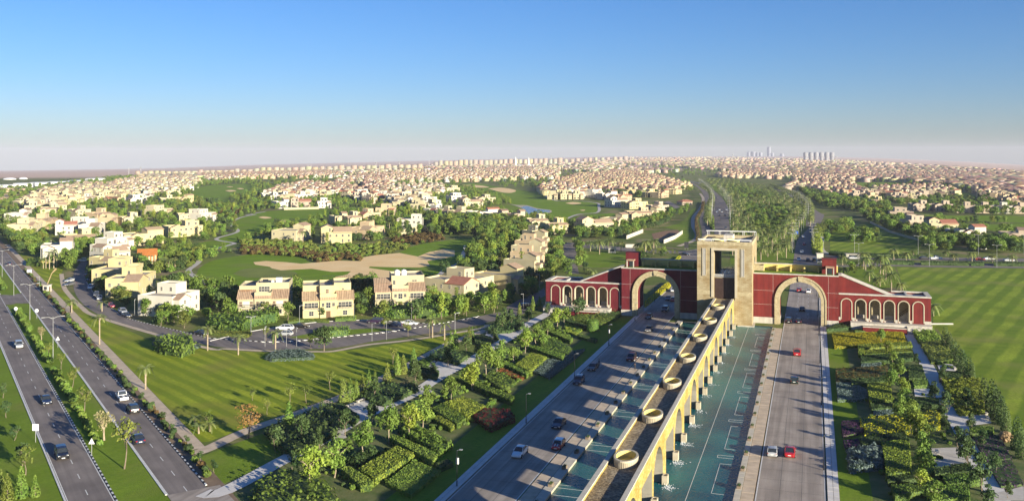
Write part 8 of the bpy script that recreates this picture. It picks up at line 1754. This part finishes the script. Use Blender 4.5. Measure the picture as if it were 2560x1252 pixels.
ZN = [  # pixel polygon, count, wall palette, roof palette, hill sizes
 ([(340, 447), (360, 438), (1060, 418), (1090, 424), (1000, 432), (640, 442), (480, 450)], 900, ('cream', 'white', 'yellow'), ('tile_terracotta', 'tile_tan', 'tile_tan')),
 ([(1000, 426), (1080, 414), (1250, 414), (1560, 402), (1560, 418), (1700, 430), (1600, 436), (1400, 428), (1200, 432)], 900, ('cream', 'white', 'pink', 'peach'), ('tile_terracotta', 'tile_red', 'tile_tan')),
 ([(1480, 404), (1560, 394), (1800, 392), (2000, 398), (2120, 402), (2250, 410), (2560, 432), (2560, 470), (2400, 455), (2150, 440), (1950, 440), (1850, 432), (1700, 420)], 3300, ('pink', 'peach', 'cream', 'pink'), ('tile_red', 'tile_brown', 'tile_brown', 'tile_terracotta')),
 ([(1950, 436), (2560, 455), (2560, 500), (2450, 480), (2300, 460), (2000, 450)], 420, ('pink', 'peach', 'cream'), ('tile_red', 'tile_brown'))]
for pp, n, ws, rs in ZN:
    x0, x1, y0, y1 = min(p[0] for p in pp), max(p[0] for p in pp), min(p[1] for p in pp), max(p[1] for p in pp); k = 0; t = 0
    while k < n and t < n * 20:
        t += 1; u, v = rf_.uniform(x0, x1), rf_.uniform(y0, y1)
        if not inpoly(u, v, pp): continue
        X, Y = P(u, v)
        if blocked(X, Y, bb2): continue
        k += 1; rot = YAW + .4 * round(noise.noise((X * .002, Y * .002, 0)) * 4) + rf_.gauss(0, .15); far = max(1, (430 - v) * .02 + 1)
        items.append((X, Y, rot, rf_.uniform(11, 17) * min(far, 1.5), rf_.uniform(9, 12), rf_.uniform(6, 9.5), J(cpal['wall_' + rf_.choice(ws)], .2), J(tilec[rf_.choice(rs)], .25), rf_.choice((2.2, .6, .6) if u < 1600 else (2.0, 2.0, .6)))) 
print('far houses', len(items)); o = town('distant_town', items); o['kind'] = 'stuff'
# long rows of flats on the horizon: every block a thing
def block_row(x0, y0, x1, y1, n, hpx, wpx, label, grp):
    for i in range(n):
        t = i / max(n - 1, 1); u, v = x0 + (x1 - x0) * t + rf_.uniform(-2, 2), y0 + (y1 - y0) * t; X, Y = P(u, v); d = (-(X - CX) * syw + (Y + CY) * cyw) / FPX
        o = town('apartment_block', [(X, Y, YAW + rf_.uniform(.1, .35), wpx * d * rf_.uniform(.8, 1.1), 14, hpx * d * rf_.uniform(.85, 1.12), J((.34, .29, .205), .12), J((.30, .26, .20)), .5)])
        tag(o, label, 'apartment block', grp)
block_row(345, 443, 640, 436, 20, 14, 12, 'cream apartment block in the left part of the long horizon row', 'apartment blocks left on the horizon'); block_row(640, 435, 1050, 425, 26, 15, 13, 'cream apartment block in the middle part of the long horizon row', 'apartment blocks middle on the horizon'); block_row(1090, 417, 1400, 410, 26, 14, 10, 'greyish apartment block right of the gap in the horizon row', 'apartment blocks right on the horizon'); block_row(1400, 408, 1565, 402, 12, 10, 9, 'hazy apartment block at the right end of the horizon row', 'apartment blocks far right on the horizon')
# white market halls and brown shells at the upper left
def far_box(u, v, wpx, hpx, dpt, wc, rc, rh_, name, label, cat, grp=None, rot=.3):
    X, Y = P(u, v); d = (-(X - CX) * syw + (Y + CY) * cyw) / FPX; o = town(name, [(X, Y, YAW + rot, wpx * d, dpt, hpx * d, wc, rc, rh_)]); tag(o, label, cat, grp); return d
for i, (u, v, w_, h_) in enumerate(((20, 470, 40, 8), (60, 468, 40, 10), (100, 464, 40, 8), (150, 462, 50, 8), (195, 460, 40, 9), (240, 455, 44, 9))): far_box(u, v, w_, h_, 30, (.75, .73, .70), (.8, .79, .77), .6, 'market_hall', f'white flat market hall, {ORD[i]} from the left edge below the desert', 'hall', 'white market halls')
for i, (u, v, w_, h_) in enumerate(((15, 480, 40, 10), (60, 480, 46, 9), (110, 478, 40, 9), (165, 471, 30, 10), (215, 462, 36, 8))): far_box(u, v, w_, h_, 20, (.42, .30, .20), (.46, .36, .26), .5, 'shell_building', f'unfinished brown building, {ORD[i]} from the left edge by the sand', 'building', 'unfinished brown buildings')
for i, (u, v, w_) in enumerate(((24, 449, 30), (58, 448, 20))):
    X, Y = P(u, v); d = (-(X - CX) * syw + (Y + CY) * cyw) / FPX; r_ = w_ * d / 2; o = MB().lathe([(r_, 0), (r_, 1.5), (r_ * .8, 3), (r_ * .45, 4), (.1, 4.4)], 20).build('domed_hall', 'white_metal'); o.location = (X, Y, terr(X, Y)); tag(o, ('large white domed hall at the far left', 'smaller pale domed hall beside the white one')[i], 'hall')
sheet('sand', [P(*q) for q in ((-20, 500), (-20, 484), (60, 486), (140, 481), (150, 487), (90, 497), (30, 503))], .3, 'sand')
# six water tower like drums, minarets, distant skyline, masts
for i in range(6):
    X, Y = P(2014 + 13.2 * i, 402.5); d = (-(X - CX) * syw + (Y + CY) * cyw) / FPX; r_ = 5.6 * d; h = 22 * d; o = MB().lathe([(.1, 0), (r_ * .82, 0), (r_ * .82, h * .38), (r_ * 1.0, h * .5), (r_ * 1.05, h * .78), (r_ * .9, h * .93), (r_ * .5, h), (.1, h)], 22).build('drum_tower', 'far_concrete'); o.location = (X, Y, terr(X, Y)); tag(o, f'round grey tank shaped tower on the horizon, {ORD[i]} from the left of six', 'tower', 'six round towers on the horizon')
for i, u in enumerate((1289, 1322)):
    X, Y = P(u, 418); d = (-(X - CX) * syw + (Y + CY) * cyw) / FPX; h = 26 * d; o = MB().bar((0, 0, 0), (0, 0, h * .55), 2.6 * d, 10, 1.6 * d).bar((0, 0, h * .55), (0, 0, h * .6), 2.2 * d, 10).bar((0, 0, h * .6), (0, 0, h * .85), 1.1 * d, 10).bar((0, 0, h * .85), (0, 0, h), .9 * d, 8, .05).build('minaret', 'white_metal'); o.location = (X, Y, terr(X, Y)); tag(o, ('left one of two white minarets on the horizon', 'right one of two white minarets on the horizon')[i], 'minaret', 'white minarets')
far_box(1308, 418.5, 48, 6, 40, (.75, .74, .72), (.8, .8, .78), .6, 'mosque_hall', 'low white hall at the foot of the two minarets', 'mosque')
for i, (u, w_, h_) in enumerate(((1872, 6, 11), (1884, 8, 12), (1893, 5, 10), (1901, 5, 10), (1922, 4, 24), (1930, 4, 9), (1955, 6, 7))): far_box(u, 391.5, w_, h_, 60, (.25, .26, .30), (.25, .26, .30), .5, 'skyscraper', f'faint hazy tower of the distant skyline, {ORD[i]} from the left', 'tower', 'distant skyline towers')
mm = MB()
for i, (u, v, t, hd) in enumerate(((352, 446, 418, 1), (322, 445, 420, 0), (940, 446, 406, 1), (998, 424, 404, 1), (1073, 412, 402, 0), (1378, 416, 390, 1), (1832, 400, 386, 1), (2084, 408, 393, 0), (2091, 408, 391, 1), (948, 446, 412, 0), (770, 420, 411, 0), (778, 420, 412, 0))):
    X, Y = P(u, v); d = (-(X - CX) * syw + (Y + CY) * cyw) / FPX; h = (v - t) * d; m_ = MB().bar((0, 0, 0), (0, 0, h), .5 * d, 6, .3 * d)
    if hd: m_.lathe([(.3 * d, h - 2.5 * d), (2.2 * d, h - 1.2 * d), (2.2 * d, h), (.1, h)], 8)
    o = m_.build('light_mast', 'grey_metal'); o.location = (X, Y, terr(X, Y)); tag(o, f'tall dark light mast against the horizon, {ORD[i]} of those counted along it', 'mast', 'light masts on the horizon')
# ================================================================== HAZE
hb = MB().box(-14000, 12000, -420, 14600, -320, 138).build('haze', 'haze'); hb['kind'] = 'stuff'

# ------------------------------------------------ things that look alike: say which by their order from the left
same = {}
for o in list(bpy.data.objects):
    if o.get('label') and o.get('category') and o.parent is None: same.setdefault((o['label'], o['category']), []).append(o)
for (lb, ct), os_ in same.items():
    if 2 <= len(os_) <= 40:
        os_.sort(key=lambda o: px(o.location.x, o.location.y)[0])
        for i, o in enumerate(os_):
            t_ = f'{ORD[i]} from the left, {lb}'
            if len(t_.split()) > 16: t_ = f'{ORD[i]} {lb}, counted leftmost first'
            if len(t_.split()) <= 16: o['label'] = t_
